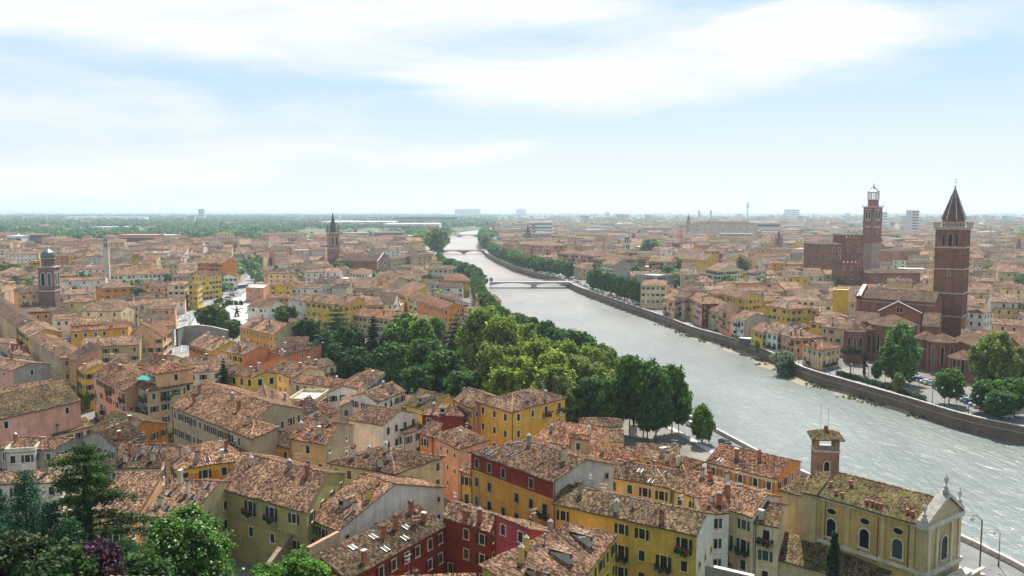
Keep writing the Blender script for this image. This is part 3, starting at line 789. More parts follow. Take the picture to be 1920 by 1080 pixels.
for k in range(0, len(cls) - 1):
    for off_ in ((-3.2, 3.2) if k % 2 == 0 else (0,)):
        p, q = offs(cls, off_)[k], offs(cls, off_)[k + 1]; d = (q - p).normalized(); n = Vector((-d.y, d.x)) * .12
        b.face([(p.x - n.x, p.y - n.y, .036), (p.x + n.x, p.y + n.y, .036), (q.x + n.x, q.y + n.y, .036), (q.x - n.x, q.y - n.y, .036)], iP, (.75, .75, .72) if off_ else (.7, .55, .2))
struct(b.build('road_marking'))
for pl in (road_poly, sq, RIVs): mark([tuple(p) for p in pl])
for pts, d0, d1 in ((RBs[:-6], 0, -13), (LBs, 0, 13)):
    A = offs(pts, d0); B_ = offs(pts, d1)
    for i in range(len(pts) - 1): mark([tuple(A[i]), tuple(A[i + 1]), tuple(B_[i + 1]), tuple(B_[i])])
# narrow street between the left rows
for pl in (((-60, 610), (0, 640), (45, 672), (150, 742), (168, 752), (176, 745), (110, 690), (30, 625), (-60, 560)),):
    pp = [v2(P(u, v, 0)) for u, v in pl]; sheet('road', pp, .03, ASPH)
# ---------------------------------------------------------------- world, sun, haze
SUN_EL, SUN_AZ = rad(55), rad(14)        # azimuth to the right of the view direction
w = bpy.data.worlds.new('World'); scene.world = w; w.use_nodes = True; nt = w.node_tree; nt.nodes.clear(); N = NT(nt)
sky = nt.nodes.new('ShaderNodeTexSky'); sky.sky_type = 'NISHITA'; sky.sun_disc = False
sky.sun_elevation = SUN_EL; sky.sun_rotation = SUN_AZ; sky.air_density = 1.0; sky.dust_density = 1.2; sky.ozone_density = 2.0; sky.altitude = 100
tc = nt.nodes.new('ShaderNodeTexCoord').outputs['Generated']
sx = nt.nodes.new('ShaderNodeSeparateXYZ'); N.l(tc, sx.inputs[0])
az = N.m('ARCTAN2', sx.outputs[0], sx.outputs[1]); el = N.m('ARCSINE', sx.outputs[2])
cb = nt.nodes.new('ShaderNodeCombineXYZ'); N.l(az, cb.inputs[0]); N.l(el, cb.inputs[1])
wn = nt.nodes.new('ShaderNodeTexNoise'); wn.inputs['Scale'].default_value = 1; wn.inputs['Detail'].default_value = 6; wn.inputs['Roughness'].default_value = .55
N.l(N.mapv(cb.outputs[0], (3.0, 8.0, 1), rot=(0, 0, rad(-8))), wn.inputs['Vector'])
ad = nt.nodes.new('ShaderNodeVectorMath'); ad.operation = 'MULTIPLY_ADD'; N.l(wn.outputs['Color'], ad.inputs[0]); ad.inputs[1].default_value = (.26, .075, 0)
sb = nt.nodes.new('ShaderNodeVectorMath'); sb.operation = 'ADD'; N.l(cb.outputs[0], sb.inputs[0]); sb.inputs[1].default_value = (-.13, -.037, 0); N.l(sb.outputs[0], ad.inputs[2])
cv = ad.outputs[0]; dens = None
for u, v, ru, rv, rot, k in ((300, 55, 900, 95, 3, 1.3), (900, 160, 480, 50, -6, .9), (1260, 130, 440, 75, 5, 1.25), (1480, 105, 150, 60, 10, 1.0), (1000, 25, 260, 45, 0, .8), (1620, 15, 300, 22, 8, .8), (250, 235, 420, 50, -4, .8), (300, 330, 620, 42, 4, 1.0),
                             (850, 288, 170, 22, 5, .7), (1860, 45, 160, 50, 0, .35), (1300, 270, 330, 30, 0, .3), (1880, 110, 90, 30, 0, .35), (1560, 0, 260, 16, 14, .5)):
    mp = nt.nodes.new('ShaderNodeMapping'); mp.vector_type = 'TEXTURE'; N.l(cv, mp.inputs['Vector'])
    mp.inputs['Location'].default_value = ((u - 960) / 1600, (393 - v) / 1600, 0); mp.inputs['Rotation'].default_value = (0, 0, rad(rot)); mp.inputs['Scale'].default_value = (ru / 1600, rv / 1600, 1)
    ln = nt.nodes.new('ShaderNodeVectorMath'); ln.operation = 'LENGTH'; N.l(mp.outputs[0], ln.inputs[0])
    e = N.m('MULTIPLY', N.rng(ln.outputs['Value'], 1.25, .35), k); e = N.m('MAXIMUM', e, 0.)
    dens = e if dens is None else N.m('ADD', dens, e)
fib = N.noise(N.mapv(cb.outputs[0], (3.2, 17, 1), rot=(0, 0, rad(-7))), 1.0, 9, .62, .8)
gen = N.noise(N.mapv(cb.outputs[0], (1.3, 4.5, 1), loc=(3, 1, 0)), 1.0, 6, .55)
above = N.rng(el, .30, .5)               # unseen cloud above the frame, thinned to weaken the ambient light
d2 = N.m('ADD', N.m('MULTIPLY', dens, .62), N.m('MULTIPLY', N.m('SUBTRACT', fib, .5), 1.7)); d2 = N.m('ADD', d2, N.m('MULTIPLY', above, N.rng(gen, .42, .62, 0, .4)))
cl_ = N.rng(d2, .02, .80); cl_ = N.m('MINIMUM', N.m('MAXIMUM', cl_, 0.), 1.)
edge = N.rng(el, -.01, .12, .62, .0)      # thin high veil thickening towards the horizon
cl_ = N.m('MAXIMUM', cl_, N.m('MULTIPLY', edge, .8))
skyc = N.mix(.72, sky.outputs[0], (4.9, 6.7, 8.2)); hz_ = N.rng(el, -.02, .16, .85, 0.); skyc = N.mix(hz_, skyc, (7.6, 8.2, 8.5))
cc = N.mix(N.m('MULTIPLY', cl_, .94), skyc, (8.3, 8.55, 8.7))
bg = nt.nodes.new('ShaderNodeBackground'); bg.inputs['Strength'].default_value = SKYS; N.l(cc, bg.inputs['Color'])
ow = nt.nodes.new('ShaderNodeOutputWorld'); N.l(bg.outputs[0], ow.inputs['Surface'])
sd = bpy.data.lights.new('sun', 'SUN'); sd.energy = SUNS; sd.angle = rad(.6); sd.color = (1, .955, .88)
so = link('sun', sd); dv = Vector((math.sin(SUN_AZ) * math.cos(SUN_EL), math.cos(SUN_AZ) * math.cos(SUN_EL), math.sin(SUN_EL)))
so.rotation_euler = (-dv).to_track_quat('-Z', 'Y').to_euler()
hb = MB(); hb.box(-14000, -60, -8, 14000, 30000, 96); hm = hb.mesh('haze'); hm.materials.clear()
m, nt = mat('haze_air'); pv = nt.nodes.new('ShaderNodeVolumePrincipled'); pv.inputs['Density'].default_value = HAZE; pv.inputs['Color'].default_value = (.74, .89, 1, 1); pv.inputs['Anisotropy'].default_value = .35
oo = nt.nodes.new('ShaderNodeOutputMaterial'); nt.links.new(pv.outputs[0], oo.inputs['Volume']); m.cycles.homogeneous_volume = True if hasattr(m.cycles, 'homogeneous_volume') else None
hm.materials.append(m); ho = link('haze', hm); ho['kind'] = 'stuff'
vs = scene.view_settings; vs.view_transform = 'Standard'; vs.look = 'None'; vs.gamma = 1; vs.use_curve_mapping = False; vs.exposure = EXPO
scene.cycles.max_bounces = 6; scene.cycles.diffuse_bounces = 3; scene.cycles.transmission_bounces = 3; scene.cycles.volume_bounces = 0; scene.cycles.transparent_max_bounces = 6
def hs(t, A, B, ze, wall, roof='n', label=None, **kw):
    sp = dict(t=t, A=A, B=B, ze=ze); ks = {}
    for k, v in kw.items():
        (sp if k in ('R', 'C', 'D', 'depth', 'skew', 'pitch', 'hips') else ks)[k] = v
    return house(solve(sp), wall, roof, label, **ks)
NEARG = 'tiled houses at the foot of the hill'
def foreground():
    # --- bottom right, between the hill and the river
    hs('g', (1034, 944), (1307, 1005), 13, 'yellow', 'g', 'long mustard yellow house with mossy roof and white right gable left of the riverside church', R=(1326, 962), side={'right': 'white'}, ch=3, moss=.3, win='open', sc='dark', balc=.12, tr=(.62, .50, .22), wp=(3.4, 3.4), aer=3, seed=5, dish=1)
    hs('h', (1103, 886), (1258, 916), 12, 'cream', 'g', 'cream courtyard house with grey brown hipped roof behind the long mustard house', R=(1262, 880), ch=2, sky=3, aer=2)
    hs('g', (1258, 918), (1411, 971), 12, 'cream', 's', 'long cream courtyard house whose roof runs down towards the church', R=(1440, 928), side={'right': 'white'}, ch=5, balc=.3, aer=2)
    hs('g', (1316, 966), (1370, 961), 12.2, 'white', 't', 'narrow white house with small reddish roof joining the mustard house to the courtyard block', R=(1360, 928), ch=1, dish=1)
    hs('g', (1412, 980), (1462, 990), 11, 'cream', 'g', 'small cream house squeezed against the left side of the church', R=(1472, 946), moss=.4, ch=1, balc=.5)
    hs('h', (877, 847), (1037, 904), 16, 'ochre', 's', 'tall palazzo with red painted top floor, stone balconies and four skylights', R=(1077, 853), hips='l', side={'right': 'palegrey'}, band=(3.1, (.22, .035, .02)), sky=4, ch=3, balc=.4, win='bare', moss=.1, dish=1, size='n', wp=(3.6, 3.5), tr=(.30, .27, .22), seed=4)
    hs('m', (861, 883), (887, 890), 11, 'yellow', 's', 'small yellow annex at the left end of the palazzo with the red top floor', R=(888, 873), ch=0, balc=.5)
    hs('h', (959, 773), (1064, 745), 15, 'yellow', 's', 'large mustard yellow corner house with hipped roof beside the riverside trees', D=(892, 753), ch=5, win='bare', wp=(4.2, 3.8), balc=.12, tr=(.66, .60, .46), seed=12, dish=1)
    hs('g', (848, 750), (885, 766), 14, 'yellow', 's', 'narrow yellow house with pink side wall left of the mustard corner house', R=(903, 737), side={'right': 'pink'}, ch=1, sc='brown', win='open')
    hs('h', (787, 777), (870, 781), 12, 'red', 't', 'dark red house with hipped roof and a roof dormer', R=(846, 761), ch=2, dorm=1, win='open', sc='dark')
    hs('h', (806, 816), (858, 843), 12, 'coral', 's', 'coral house with rose side wall in the middle of the near roofs', C=(919, 824), side={'right': 'pink', 'front': 'salmon'}, ch=1, tr=(.6, .5, .36))
    hs('m', (783, 811), (808, 820), 12, 'coral', 's', 'low coral wing on the left of the coral house', R=(822, 792), ch=0)
    hs('p', (472, 778), (553, 772), 13, 'palegrey', 's', 'grey gabled house with round windows behind the big beige palazzo', R=(503, 753), depth=20, ch=2, win='bare')
    hs('g', (562, 785), (598, 766), 12, 'palegrey', 'd', 'pale grey house with a ragged dark roof beside the round windowed gable', D=(533, 764), ch=3)
    hs('g', (320, 762), (447, 814), 15, 'beige', 's', 'big beige palazzo with four stout chimneys and a wide weathered roof', R=(500, 756), sky=1, ch=4, chk=['brick', 'grey'], sc='green', wp=(3.3, 4.0), seed=8)
    hs('h', (424, 804), (470, 824), 15.2, 'beige', 's', 'hipped right wing of the big beige palazzo', C=(524, 801), ch=1, sc='green', faces=('front',))
    hs('g', (541, 822), (611, 834), 14, 'peach', 't', 'peach house with bright terracotta roof, skylights and white capped chimneys', R=(639, 793), side={'right': 'beige'}, ch=5, chk=['pale', 'plaster'], sky=3, win='bare', balc=.3, seed=3)
    hs('g', (504, 833), (545, 841), 11.5, 'ochre', 'd', 'low orange ochre house on the left of the peach house', R=(552, 813), ch=0, win='closed', sc='brown')
    hs('h', (612, 868), (742, 889), 12, 'cream', 'd', 'cream house under a broad dark hipped roof with a glass skylight', C=(836, 855), ch=6, chk=['pale', 'plaster'], sky=1, win='closed', sc='brown', aer=3)
    hs('g', (651, 786), (717, 798), 12, 'white', 's', 'plain whitewashed house with a rosy roof above the dark hipped roof', R=(752, 769), ch=1, sky=1, faces=('right',), win='bare')
    hs('g', (407, 915), (574, 961), 12, 'olive', 's', 'olive green courtyard house with a balcony and a cut out roof terrace', R=(600, 886), ch=3, win='open', sc='dark', balc=.3, wp=(5.4, 4.4), maxst=2, seed=3, zbase=-2)
    hs('g', (572, 970), (634, 996), 9.5, 'olive', 's', 'house with a huge cream gable wall and a wide clay roof', R=(742, 907), side={'right': 'white'}, ch=2, chk=['yellow', 'pale'], sky=1, dorm=1, seed=2, dish=1)
    hs('m', (652, 1088), (840, 985), 9, 'red', 'd', 'dark red house with mossy brown roof and white skylights in front of the cream gable', R=(785, 945), ch=6, chk=['brick'], sky=5, moss=.2, win='open', sc='dark', aer=2, seed=21)
    hs('g', (828, 969), (919, 998), 10, 'red', 's', 'long red courtyard house left of the magenta wall', R=(925, 966), ch=2, chk=['brick'], win='open', sc='dark', tr=(.5, .42, .2), dish=2)
    hs('a', (921, 963), (989, 990), 13, 'magenta', 'p', 'magenta house whose pale roof slopes away towards the river', C=(1064, 977), ch=2, chk=['grey'], win='bare', faces=('front',))
    E = [P(1045, 1150, 11), P(1159, 1001, 11), P(1064, 980, 14.6), P(897, 1058, 14.6)]; s_ = Shape(E, 11, 'm', .3); s_.p = 3.6 / s_.D
    house(s_, 'yellow', 's', 'yellow house with three grey dormers on its clay roof at the bottom edge', ch=4, chk=['brick', 'yellow'], dorm=3, sky=2, seed=4, tr=(.62, .50, .22))
    hs('m', (722, 1118), (892, 1112), 8, 'orange', 'p', 'house showing only its pale clay roof at the bottom centre', R=(893, 1074), ch=1)
    # --- bottom left
    hs('m', (150, 992), (240, 995), 9, 'beige', 's', 'house with a wide mottled clay roof behind the tall cedar', R=(306, 885), side={'right': 'peach'}, ch=0, aer=0)
    hs('g', (261, 968), (353, 972), 11, 'tan', 's', 'tan house with two pale chimneys and five small skylights', R=(413, 902), ch=3, chk=['pale'], sky=5, win='open', sc='dark', aer=0, seed=6)
    hs('h', (327, 881), (475, 860), 12, 'orange', 's', 'orange house with a yellow frieze and a hipped clay roof', R=(420, 823), ch=4, sky=3, band=(1.3, WC['bright']), sc='dark', seed=8, dish=1)
    hs('g', (167, 806), (222, 829), 9, 'orange', 'g', 'orange walled house with mossy roof next to the pink church', R=(262, 788), moss=.5, ch=2, chk=['brick'])
    hs('g', (219, 842), (276, 817), 10, 'grey', 'd', 'grey gabled house with satellite dishes on its wall', R=(246, 787), ch=2, chk=['brick'], dish=2, aer=2)
    hs('g', (205, 879), (302, 877), 8, 'palegrey', 'd', 'low house with a cluttered brown roof behind the wide mottled roof', R=(318, 832), ch=4, sky=3, dish=2, aer=3)
    hs('g', (-10, 842), (102, 843), 9, 'grey', 's', 'long house with pale striped roof at the left edge', R=(162, 822), ch=1)
    hs('g', (-20, 791), (153, 751), 12, 'pink', 'g', 'pink brick trimmed church nave with a mossy roof at the left edge', R=(121, 714), moss=.4, ch=0, cat='church', win='bare', aer=0, maxst=1, wp=(9, 3))
    hs('g', (-20, 748), (98, 728), 13, 'tan', 'p', 'pale roofed building behind the pink church', R=(104, 712), ch=1)
    hs('m', (96, 790), (131, 780), 7, 'cream', 'g', 'tiny cream annex standing against the pink church', R=(122, 771), ch=0, aer=0)
    hs('m', (100, 818), (177, 797), 5, 'cream', 'g', 'low cream lean-to below the pink church', R=(160, 782), ch=1, moss=.4)
    hs('g', (82, 874), (150, 870), 8, 'white', 's', 'small white cottage behind the top of the cedar', R=(177, 850), ch=0, side={'right': 'white'})
    hs('f', (8, 850), (66, 846), 9, 'palegrey', 'n', 'flat roofed grey white block at the left edge', depth=9, ch=0)
    hs('g', (-20, 909), (113, 904), 8, 'white', 's', 'long white cottage behind the blue green conifer', R=(118, 881), ch=1)
    hs('m', (995, 823), (1105, 843), 9, 'peach', 't', 'low house with fresh terracotta roof below the mustard corner house', R=(1146, 804), ch=2, chk=['pale', 'grey'])
    hs('g', (1066, 820), (1104, 826), 12, 'beige', 't', 'raised attic block on the terracotta roof below the corner house', D=(1070, 812), ch=0, base=False, aer=0)
    hs('m', (1090, 858), (1198, 863), 8.5, 'yellow', 't', 'low yellow house with a rough reddish roof in the centre', R=(1210, 839), ch=1)
    hs('h', (1219, 862), (1284, 883), 9, 'ochre', 't', 'ochre house with a worn reddish hipped roof left of the riverside terrace', C=(1322, 866), ch=4, aer=2, dish=1)
    hs('g', (1322, 866), (1457, 899), 9, 'orange', 't', 'long orange riverside house with a smooth salmon roof', R=(1482, 861), pitch=.3, ch=4, chk=['brick'], sky=1, sc='grey', band=(.9, WC['cream']), aer=0, seed=7)
    hs('h', (1000, 800), (1050, 803), 8, 'beige', 'n', 'low brown roofed shed beside the mustard corner house', D=(1010, 790), ch=1)
    # --- left middle ground
    hs('p', (22, 694), (97, 682), 12, 'grey', 's', 'grey stuccoed gable house with one square window at the left edge', R=(55, 680), depth=20, ch=3, win='bare', wp=(9, 6), maxst=1, side={'left': 'pink'})
    hs('h', (54, 633), (113, 672), 14, 'beige', 's', 'long beige street palace with dark red shutters', R=(132, 655), hips='r', win='closed', sc='red', ch=3, wp=(2.6, 4.2), maxst=3)
    hs('g', (28, 612), (54, 632), 11, 'yellow', 's', 'yellow house in the street row above the beige street palace', R=(85, 617), ch=2, sky=2)
    hs('g', (-40, 560), (28, 611), 12, 'beige', 'd', 'long dark roofed street house running off the left edge', R=(52, 598), ch=2, sky=6)
    hs('m', (121, 668), (140, 678), 14, 'ochre', 'd', 'tall ochre street house with a bare salmon brick side wall', R=(190, 650), side={'right': 'salmon'}, ch=3, win='closed', sc='brown')
    hs('m', (140, 688), (156, 697), 12, 'bright', 's', 'bright yellow street house with a rosy lean-to roof', R=(195, 679), ch=2, chk=['yellow'], sc='brown')
    hs('g', (172, 701), (232, 734), 13, 'pink', 's', 'pink street house with green shutters and a brown roof', R=(257, 703), side={'right': 'peach'}, ch=2, chk=['brick'], sc='green', balc=.15, seed=9)
    hs('h', (237, 709), (274, 734), 14, 'beige', 't', 'beige house with terracotta roof and small iron balconies', C=(363, 718), ch=1, balc=.35, seed=6)
    hs('h', (262, 690), (292, 701), 18, 'peach', 't', 'raised peach attic with terracotta hipped roof and round window', C=(366, 690), ch=1, base=False, win='bare')
    hs('g', (131, 622), (240, 614), 13, 'ochre', 't', 'long terracotta roofed wing with a row of white windows', R=(244, 608), ch=1, wp=(3.4, 9), maxst=1, win='bare', tr=(.7, .68, .62))
    hs('g', (150, 652), (262, 646), 11, 'beige', 'p', 'long building with a pale mottled roof in front of the white window row', R=(266, 628), ch=1)
    hs('p', (238, 634), (307, 632), 12, 'peach', 't', 'terracotta gable roof with a ridge pointing at the viewer', R=(266, 607), depth=18, ch=3)
    hs('g', (152, 583), (226, 584), 10, 'cream', 's', 'banded stone chapel with a glazed front and long clay roof', R=(239, 571), ch=0, cat='chapel', win='bare', wp=(7, 9), maxst=1)
    hs('h', (111, 567), (157, 567), 10.5, 'tan', 's', 'square stone hall with a hipped roof right of the domed bell tower', C=(176, 561), ch=0, win='bare', maxst=1, wp=(9, 4))
    hs('g', (272, 579), (329, 580), 10, 'salmon', 's', 'salmon house with two white windows beside the curving road', R=(326, 571), ch=1, maxst=2)
    hs('h', (291, 611), (328, 610), 9, 'beige', 't', 'small beige house with a pointed terracotta roof by the road', C=(322, 602), ch=0)
    hs('g', (262, 571), (325, 572), 11, 'white', 's', 'pale house with a clay roof behind the salmon house', R=(325, 562), ch=2)
    hs('g', (448, 613), (511, 628), 11, 'ochre', 's', 'orange ochre house with two roof dormers in front of the white square', R=(536, 607), ch=2, dorm=2, win='bare', side={'right': 'tan'}, seed=2)
    hs('g', (415, 658), (454, 666), 12, 'yellow', 's', 'yellow house with long coral side wall near the dark fir', R=(487, 650), side={'right': 'coral'}, ch=5, sc='dark')
    hs('a', (487, 655), (530, 666), 12, 'coral', 's', 'low stretch of coral wall behind the yellow house', depth=8, ch=3, win='bare', faces=())
    hs('a', (530, 668), (605, 645), 14, 'coral', 's', 'big coral orange building with arched window beside the park trees', depth=10, ch=3, win='bare', wp=(8, 4), maxst=1)
    hs('g', (352, 645), (380, 654), 10, 'orange', 's', 'orange house with reddish roof below the grey ruined wall', R=(411, 634), ch=2, sky=1)
    hs('g', (380, 654), (396, 659), 10, 'ochre', 's', 'ochre narrow house with a rosy roof next to the orange house', R=(432, 640), side={'right': 'yellow'}, ch=4, chk=['yellow'])
    hs('p', (474, 708), (523, 701), 12, 'yellow', 's', 'cream yellow house with three tall arched windows in its gable', R=(499, 696), depth=13, skew=-.3, ch=3, win='bare', size='b', wp=(3.2, 9), maxst=1)
    hs('g', (499, 693), (547, 708), 11, 'cream', 's', 'wide rosy roofed cream house beside the three arched windows', R=(580, 689), ch=2, sky=5, win='closed', sc='brown')
    hs('g', (548, 716), (675, 733), 10, 'cream', 't', 'long low cream house with terracotta roof beside the garden court', R=(664, 715), ch=1, win='closed', sc='brown', sky=1, seed=5)
    hs('g', (677, 732), (724, 698), 10.2, 'white', 's', 'right wing of the terracotta court facing the park trees', R=(694, 692), ch=2, sc='green')
    hs('g', (580, 693), (633, 683), 11, 'cream', 'd', 'small dark roofed cream house with a yellow flowered terrace', R=(614, 671), ch=2, balc=.5)
    hs('g', (707, 756), (762, 733), 12, 'white', 's', 'white house with dark green shutters and rosy roof', R=(737, 716), ch=2, sky=2, sc='green', seed=3)
    hs('p', (634, 763), (709, 761), 9.5, 'grey', 's', 'low gabled house with a rosy roof and three chimneys left of the white house', R=(675, 745), depth=12, ch=3)
    hs('h', (583, 783), (636, 772), 10, 'salmon', 't', 'rose roofed house with a white hip line behind the peach house', D=(560, 762), ch=1)
    hs('g', (758, 758), (808, 773), 11, 'yellow', 'g', 'mossy roofed yellow house with a dormer left of the dark red house', R=(836, 744), moss=1., ch=1, dorm=1)
    hs('g', (757, 815), (795, 802), 9, 'white', 'd', 'small white house with a mossy ragged roof left of the coral house', R=(778, 783), ch=1, moss=.5)
    hs('f', (540, 753), (592, 754), 10, 'tan', 'n', 'pale flat terrace with ochre parapets', depth=12, ch=0)
    hs('g', (345, 700), (418, 694), 10, 'white', 's', 'house with a long white veranda behind the dark fir', R=(414, 680), ch=2)
    hs('g', (360, 690), (440, 684), 10, 'beige', 's', 'wide rosy roof above the white veranda', R=(425, 664), ch=3)
    hs('g', (255, 684), (310, 690), 9, 'cream', 'd', 'brown roofed cream house behind the raised peach attic', R=(330, 668), ch=4, chk=['brick'])
    hs('h', (205, 681), (240, 680), 11, 'bright', 'g', 'bright yellow house with a dark hipped roof left of the brown roofed house', D=(205, 664), ch=1)
    hs('h', (20, 664), (60, 668), 10, 'beige', 's', 'clay roofed house with four brick chimneys at the left edge', D=(-20, 640), ch=5, chk=['brick'])
    # --- around the square and the road
    hs('f', (461, 541), (494, 542), 9, 'salmon', 'n', 'salmon flat roofed block facing the white square', C=(505, 534), ch=0, win='bare', maxst=2, wp=(8, 4))
    hs('g', (504, 535), (546, 535), 10, 'bright', 't', 'deep yellow house behind the salmon flat roofed block', R=(553, 527), sc='green', ch=1, wp=(4.5, 3.5))
    hs('g', (544, 541), (597, 541), 11, 'white', 's', 'white house with a row of dark windows right of the deep yellow house', R=(612, 533), ch=2, wp=(3.2, 3.2))
    hs('g', (500, 558), (544, 558), 6, 'orange', 's', 'low orange house in front of the deep yellow house', R=(546, 551), ch=2)
    hs('p', (500, 578), (540, 573), 7, 'white', 's', 'white sheds with gabled roof on the right of the square', R=(521, 563), depth=16, ch=0, wp=(3, 9), maxst=1)
    hs('p', (416, 494), (446, 491), 20, 'orange', 's', 'tall salmon orange apartment house with a blank gable', R=(432, 484), depth=22, ch=2, balc=.2, side={'front': 'orange', 'right': 'peach'}, wp=(2.8, 3.1), maxst=6)
    hs('h', (352, 533), (371, 534), 15, 'bright', 't', 'bright yellow corner house on the curving road', C=(381, 529), sc='green', ch=0, maxst=4)
    hs('h', (313, 534), (347, 534), 15, 'cream', 's', 'cream house with hipped roof left of the bright yellow corner house', C=(356, 528), sc='green', ch=1)
    hs('p', (357, 517), (379, 518), 16, 'yellow', 'd', 'yellow gabled house behind the bright yellow corner house', R=(369, 511), depth=18, ch=0, sc='green')
    hs('h', (392, 512), (404, 510), 16, 'yellow', 'd', 'narrow yellow house next to the road plane trees', depth=14, ch=0)
    hs('p', (412, 521), (446, 520), 10, 'white', 'd', 'white gabled house below the tall salmon apartment house', R=(428, 513), depth=12, ch=0)
    hs('g', (61, 529), (198, 524), 12, 'white', 's', 'long blank white building right behind the domed bell tower', R=(200, 518), ch=1, wp=(9, 4.5), win='bare')
    hs('h', (193, 541), (255, 538), 10.5, 'orange', 's', 'orange house with green shutters right of the long white building', R=(240, 522), sc='green', ch=1, wp=(4.5, 4))
    hs('g', (137, 506), (224, 503), 12, 'white', 't', 'white building with regular windows and terracotta roof', R=(224, 497), ch=2, wp=(5, 3.5), win='bare')
    hs('g', (205, 517), (318, 513), 10, 'white', 's', 'wide low white building with many skylights', R=(318, 503), ch=0, sky=8)
    hs('f', (54, 491), (75, 491), 17, 'ochre', 'n', 'narrow ochre tower house left of the domed bell tower', depth=12, ch=0, sc='green')
    hs('g', (8, 477), (74, 477), 14, 'white', 's', 'long white building with two rows of dark windows at the left', R=(74, 472), ch=1, wp=(3.8, 4), win='bare')
    hs('p', (35, 520), (73, 521), 10, 'yellow', 's', 'yellow gabled house left of the domed bell tower', R=(52, 514), depth=14, ch=0)
    hs('g', (572, 565), (655, 574), 14, 'yellow', 's', 'yellow palace with rows of shuttered windows above the park', R=(648, 556), sc='green', wp=(4.2, 4.2), ch=3)
    hs('g', (539, 561), (572, 565), 14, 'palegrey', 's', 'grey wall house joined to the yellow palace', R=(580, 552), ch=1, wp=(7, 5), win='bare')
    hs('g', (656, 575), (720, 571), 12, 'yellow', 's', 'yellow house with rosy hipped roof above the park cedars', R=(712, 556), sc='green', ch=2)
    hs('g', (640, 588), (786, 606), 9, 'beige', 't', 'long low house with red brown roof behind the park trees', R=(813, 592), ch=3)
    hs('g', (781, 563), (831, 580), 12, 'orange', 't', 'brick orange building with a dark window gallery under the eaves', R=(849, 568), ch=0, wp=(3, 4), win='bare', size='b')
    hs('h', (838, 592), (935, 590), 8, 'beige', 's', 'wide low roof between the gallery building and the river trees', R=(915, 575), ch=1)
    hs('h', (897, 562), (941, 564), 11, 'salmon', 's', 'salmon and yellow building with brown roof by the riverside trees', C=(930, 552), ch=1)
    hs('a', (806, 546), (852, 560), 12, 'palegrey', 'k', 'flat pale metal roofed block behind the gallery building', depth=9, ch=0)
    hs('g', (766, 558), (800, 570), 11, 'cream', 's', 'cream house between the street and the gallery building', R=(812, 556), ch=1)
    hs('h', (655, 512), (690, 514), 10, 'white', 's', 'small white hipped house among the roofs before the brick friary church', C=(700, 507), ch=1)
    hs('p', (733, 532), (772, 531), 11, 'tan', 's', 'tan gabled house at the end of the narrow street', R=(752, 519), depth=16, ch=0, faces=())
    hs('m', (735, 547), (763, 556), 10, 'yellow', 't', 'red roofed house beside the narrow street', R=(792, 533), ch=2)
    hs('g', (803, 505), (850, 505), 12, 'palegrey', 's', 'pale grey villa with dark windows near the river', R=(850, 497), ch=1, wp=(4, 4))
    hs('h', (834, 526), (882, 527), 11, 'yellow', 't', 'yellow house with a smooth red hipped roof near the river', C=(874, 517), sky=2, ch=1)
    hs('g', (822, 538), (868, 540), 8, 'white', 'd', 'white house with a brown roof below the yellow riverside house', R=(868, 531), ch=1)
    # --- right bank, riverside row
    hs('h', (1200, 535), (1249, 536), 14, 'cream', 's', 'cream palace with an arcaded top floor at the end of the quay trees', C=(1252, 527), ch=2, wp=(3, 4))
    QG = 'house fronts along the far quay'
    hs('g', (1242, 557), (1263, 564), 10.4, 'peach', 's', 'peach house in the quay row, next after the arcaded palace', R=(1281, 556), ch=1, balc=.2, maxst=5)
    hs('g', (1263, 556), (1283, 560), 12, 'beige', 'd', 'beige house with grey roof in the quay row', R=(1298, 550), ch=1, balc=.4)
    hs('g', (1283, 557), (1301, 562), 12, 'ochre', 's', 'ochre house in the quay row left of the pink one', R=(1330, 552), ch=2, balc=.3)
    hs('h', (1299, 562), (1315, 570), 12.2, 'pink', 's', 'pink quay house with a wine red side wall', C=(1367, 569), side={'right': 'red'}, ch=1, sky=1, seed=3)
    hs('g', (1327, 580), (1347, 586), 9.5, 'olive', 's', 'olive yellow quay house left of the red orange one', R=(1368, 574), ch=0, balc=.3)
    hs('h', (1347, 577), (1368, 587), 11.8, 'coral', 'd', 'red orange quay house with a brown hipped roof', C=(1388, 578), balc=.2, ch=1)
    hs('g', (1371, 595), (1394, 602), 10, 'white', 's', 'white quay house with a grey gable side and roof terrace', R=(1412, 586), side={'right': 'grey'}, ch=0, balc=.4, sky=1)
    hs('g', (1407, 617), (1429, 624), 7.6, 'yellow', 's', 'yellow quay house above the small glass pavilion', R=(1448, 612), balc=.2, ch=1)
    hs('g', (1428, 620), (1457, 627), 8, 'white', 's', 'white quay house with green doors and balconies', R=(1478, 610), sc='teal', balc=.4, ch=2)
    hs('h', (1457, 625), (1489, 635), 8, 'salmon', 'p', 'large salmon quay house with pale patched roof', C=(1549, 632), sc='dark', ch=6, balc=.2, seed=4)
    hs('h', (1503, 647), (1542, 658), 7.6, 'peach', 't', 'peach quay house with turquoise shutters', C=(1577, 650), sc='teal', ch=2, balc=.25, wp=(3.4, 3.2))
    hs('g', (1347, 551), (1396, 561), 14, 'yellow', 's', 'long yellow house behind the quay row with roof garden', R=(1412, 549), ch=2)
    hs('h', (1429, 572), (1484, 580), 14, 'yellow', 's', 'big mustard yellow house behind the quay row with skylights', C=(1526, 577), ch=2, sky=6, balc=.05, seed=8)
    hs('h', (1400, 509), (1414, 511), 14, 'white', 's', 'white palace with a row of tall arches amid brown roofs', C=(1438, 506), ch=0, wp=(2.4, 9), maxst=1)
    hs('g', (1322, 505), (1345, 509), 14, 'cream', 's', 'cream house with three tall dark windows behind the roofs', R=(1370, 497), ch=1, size='b')
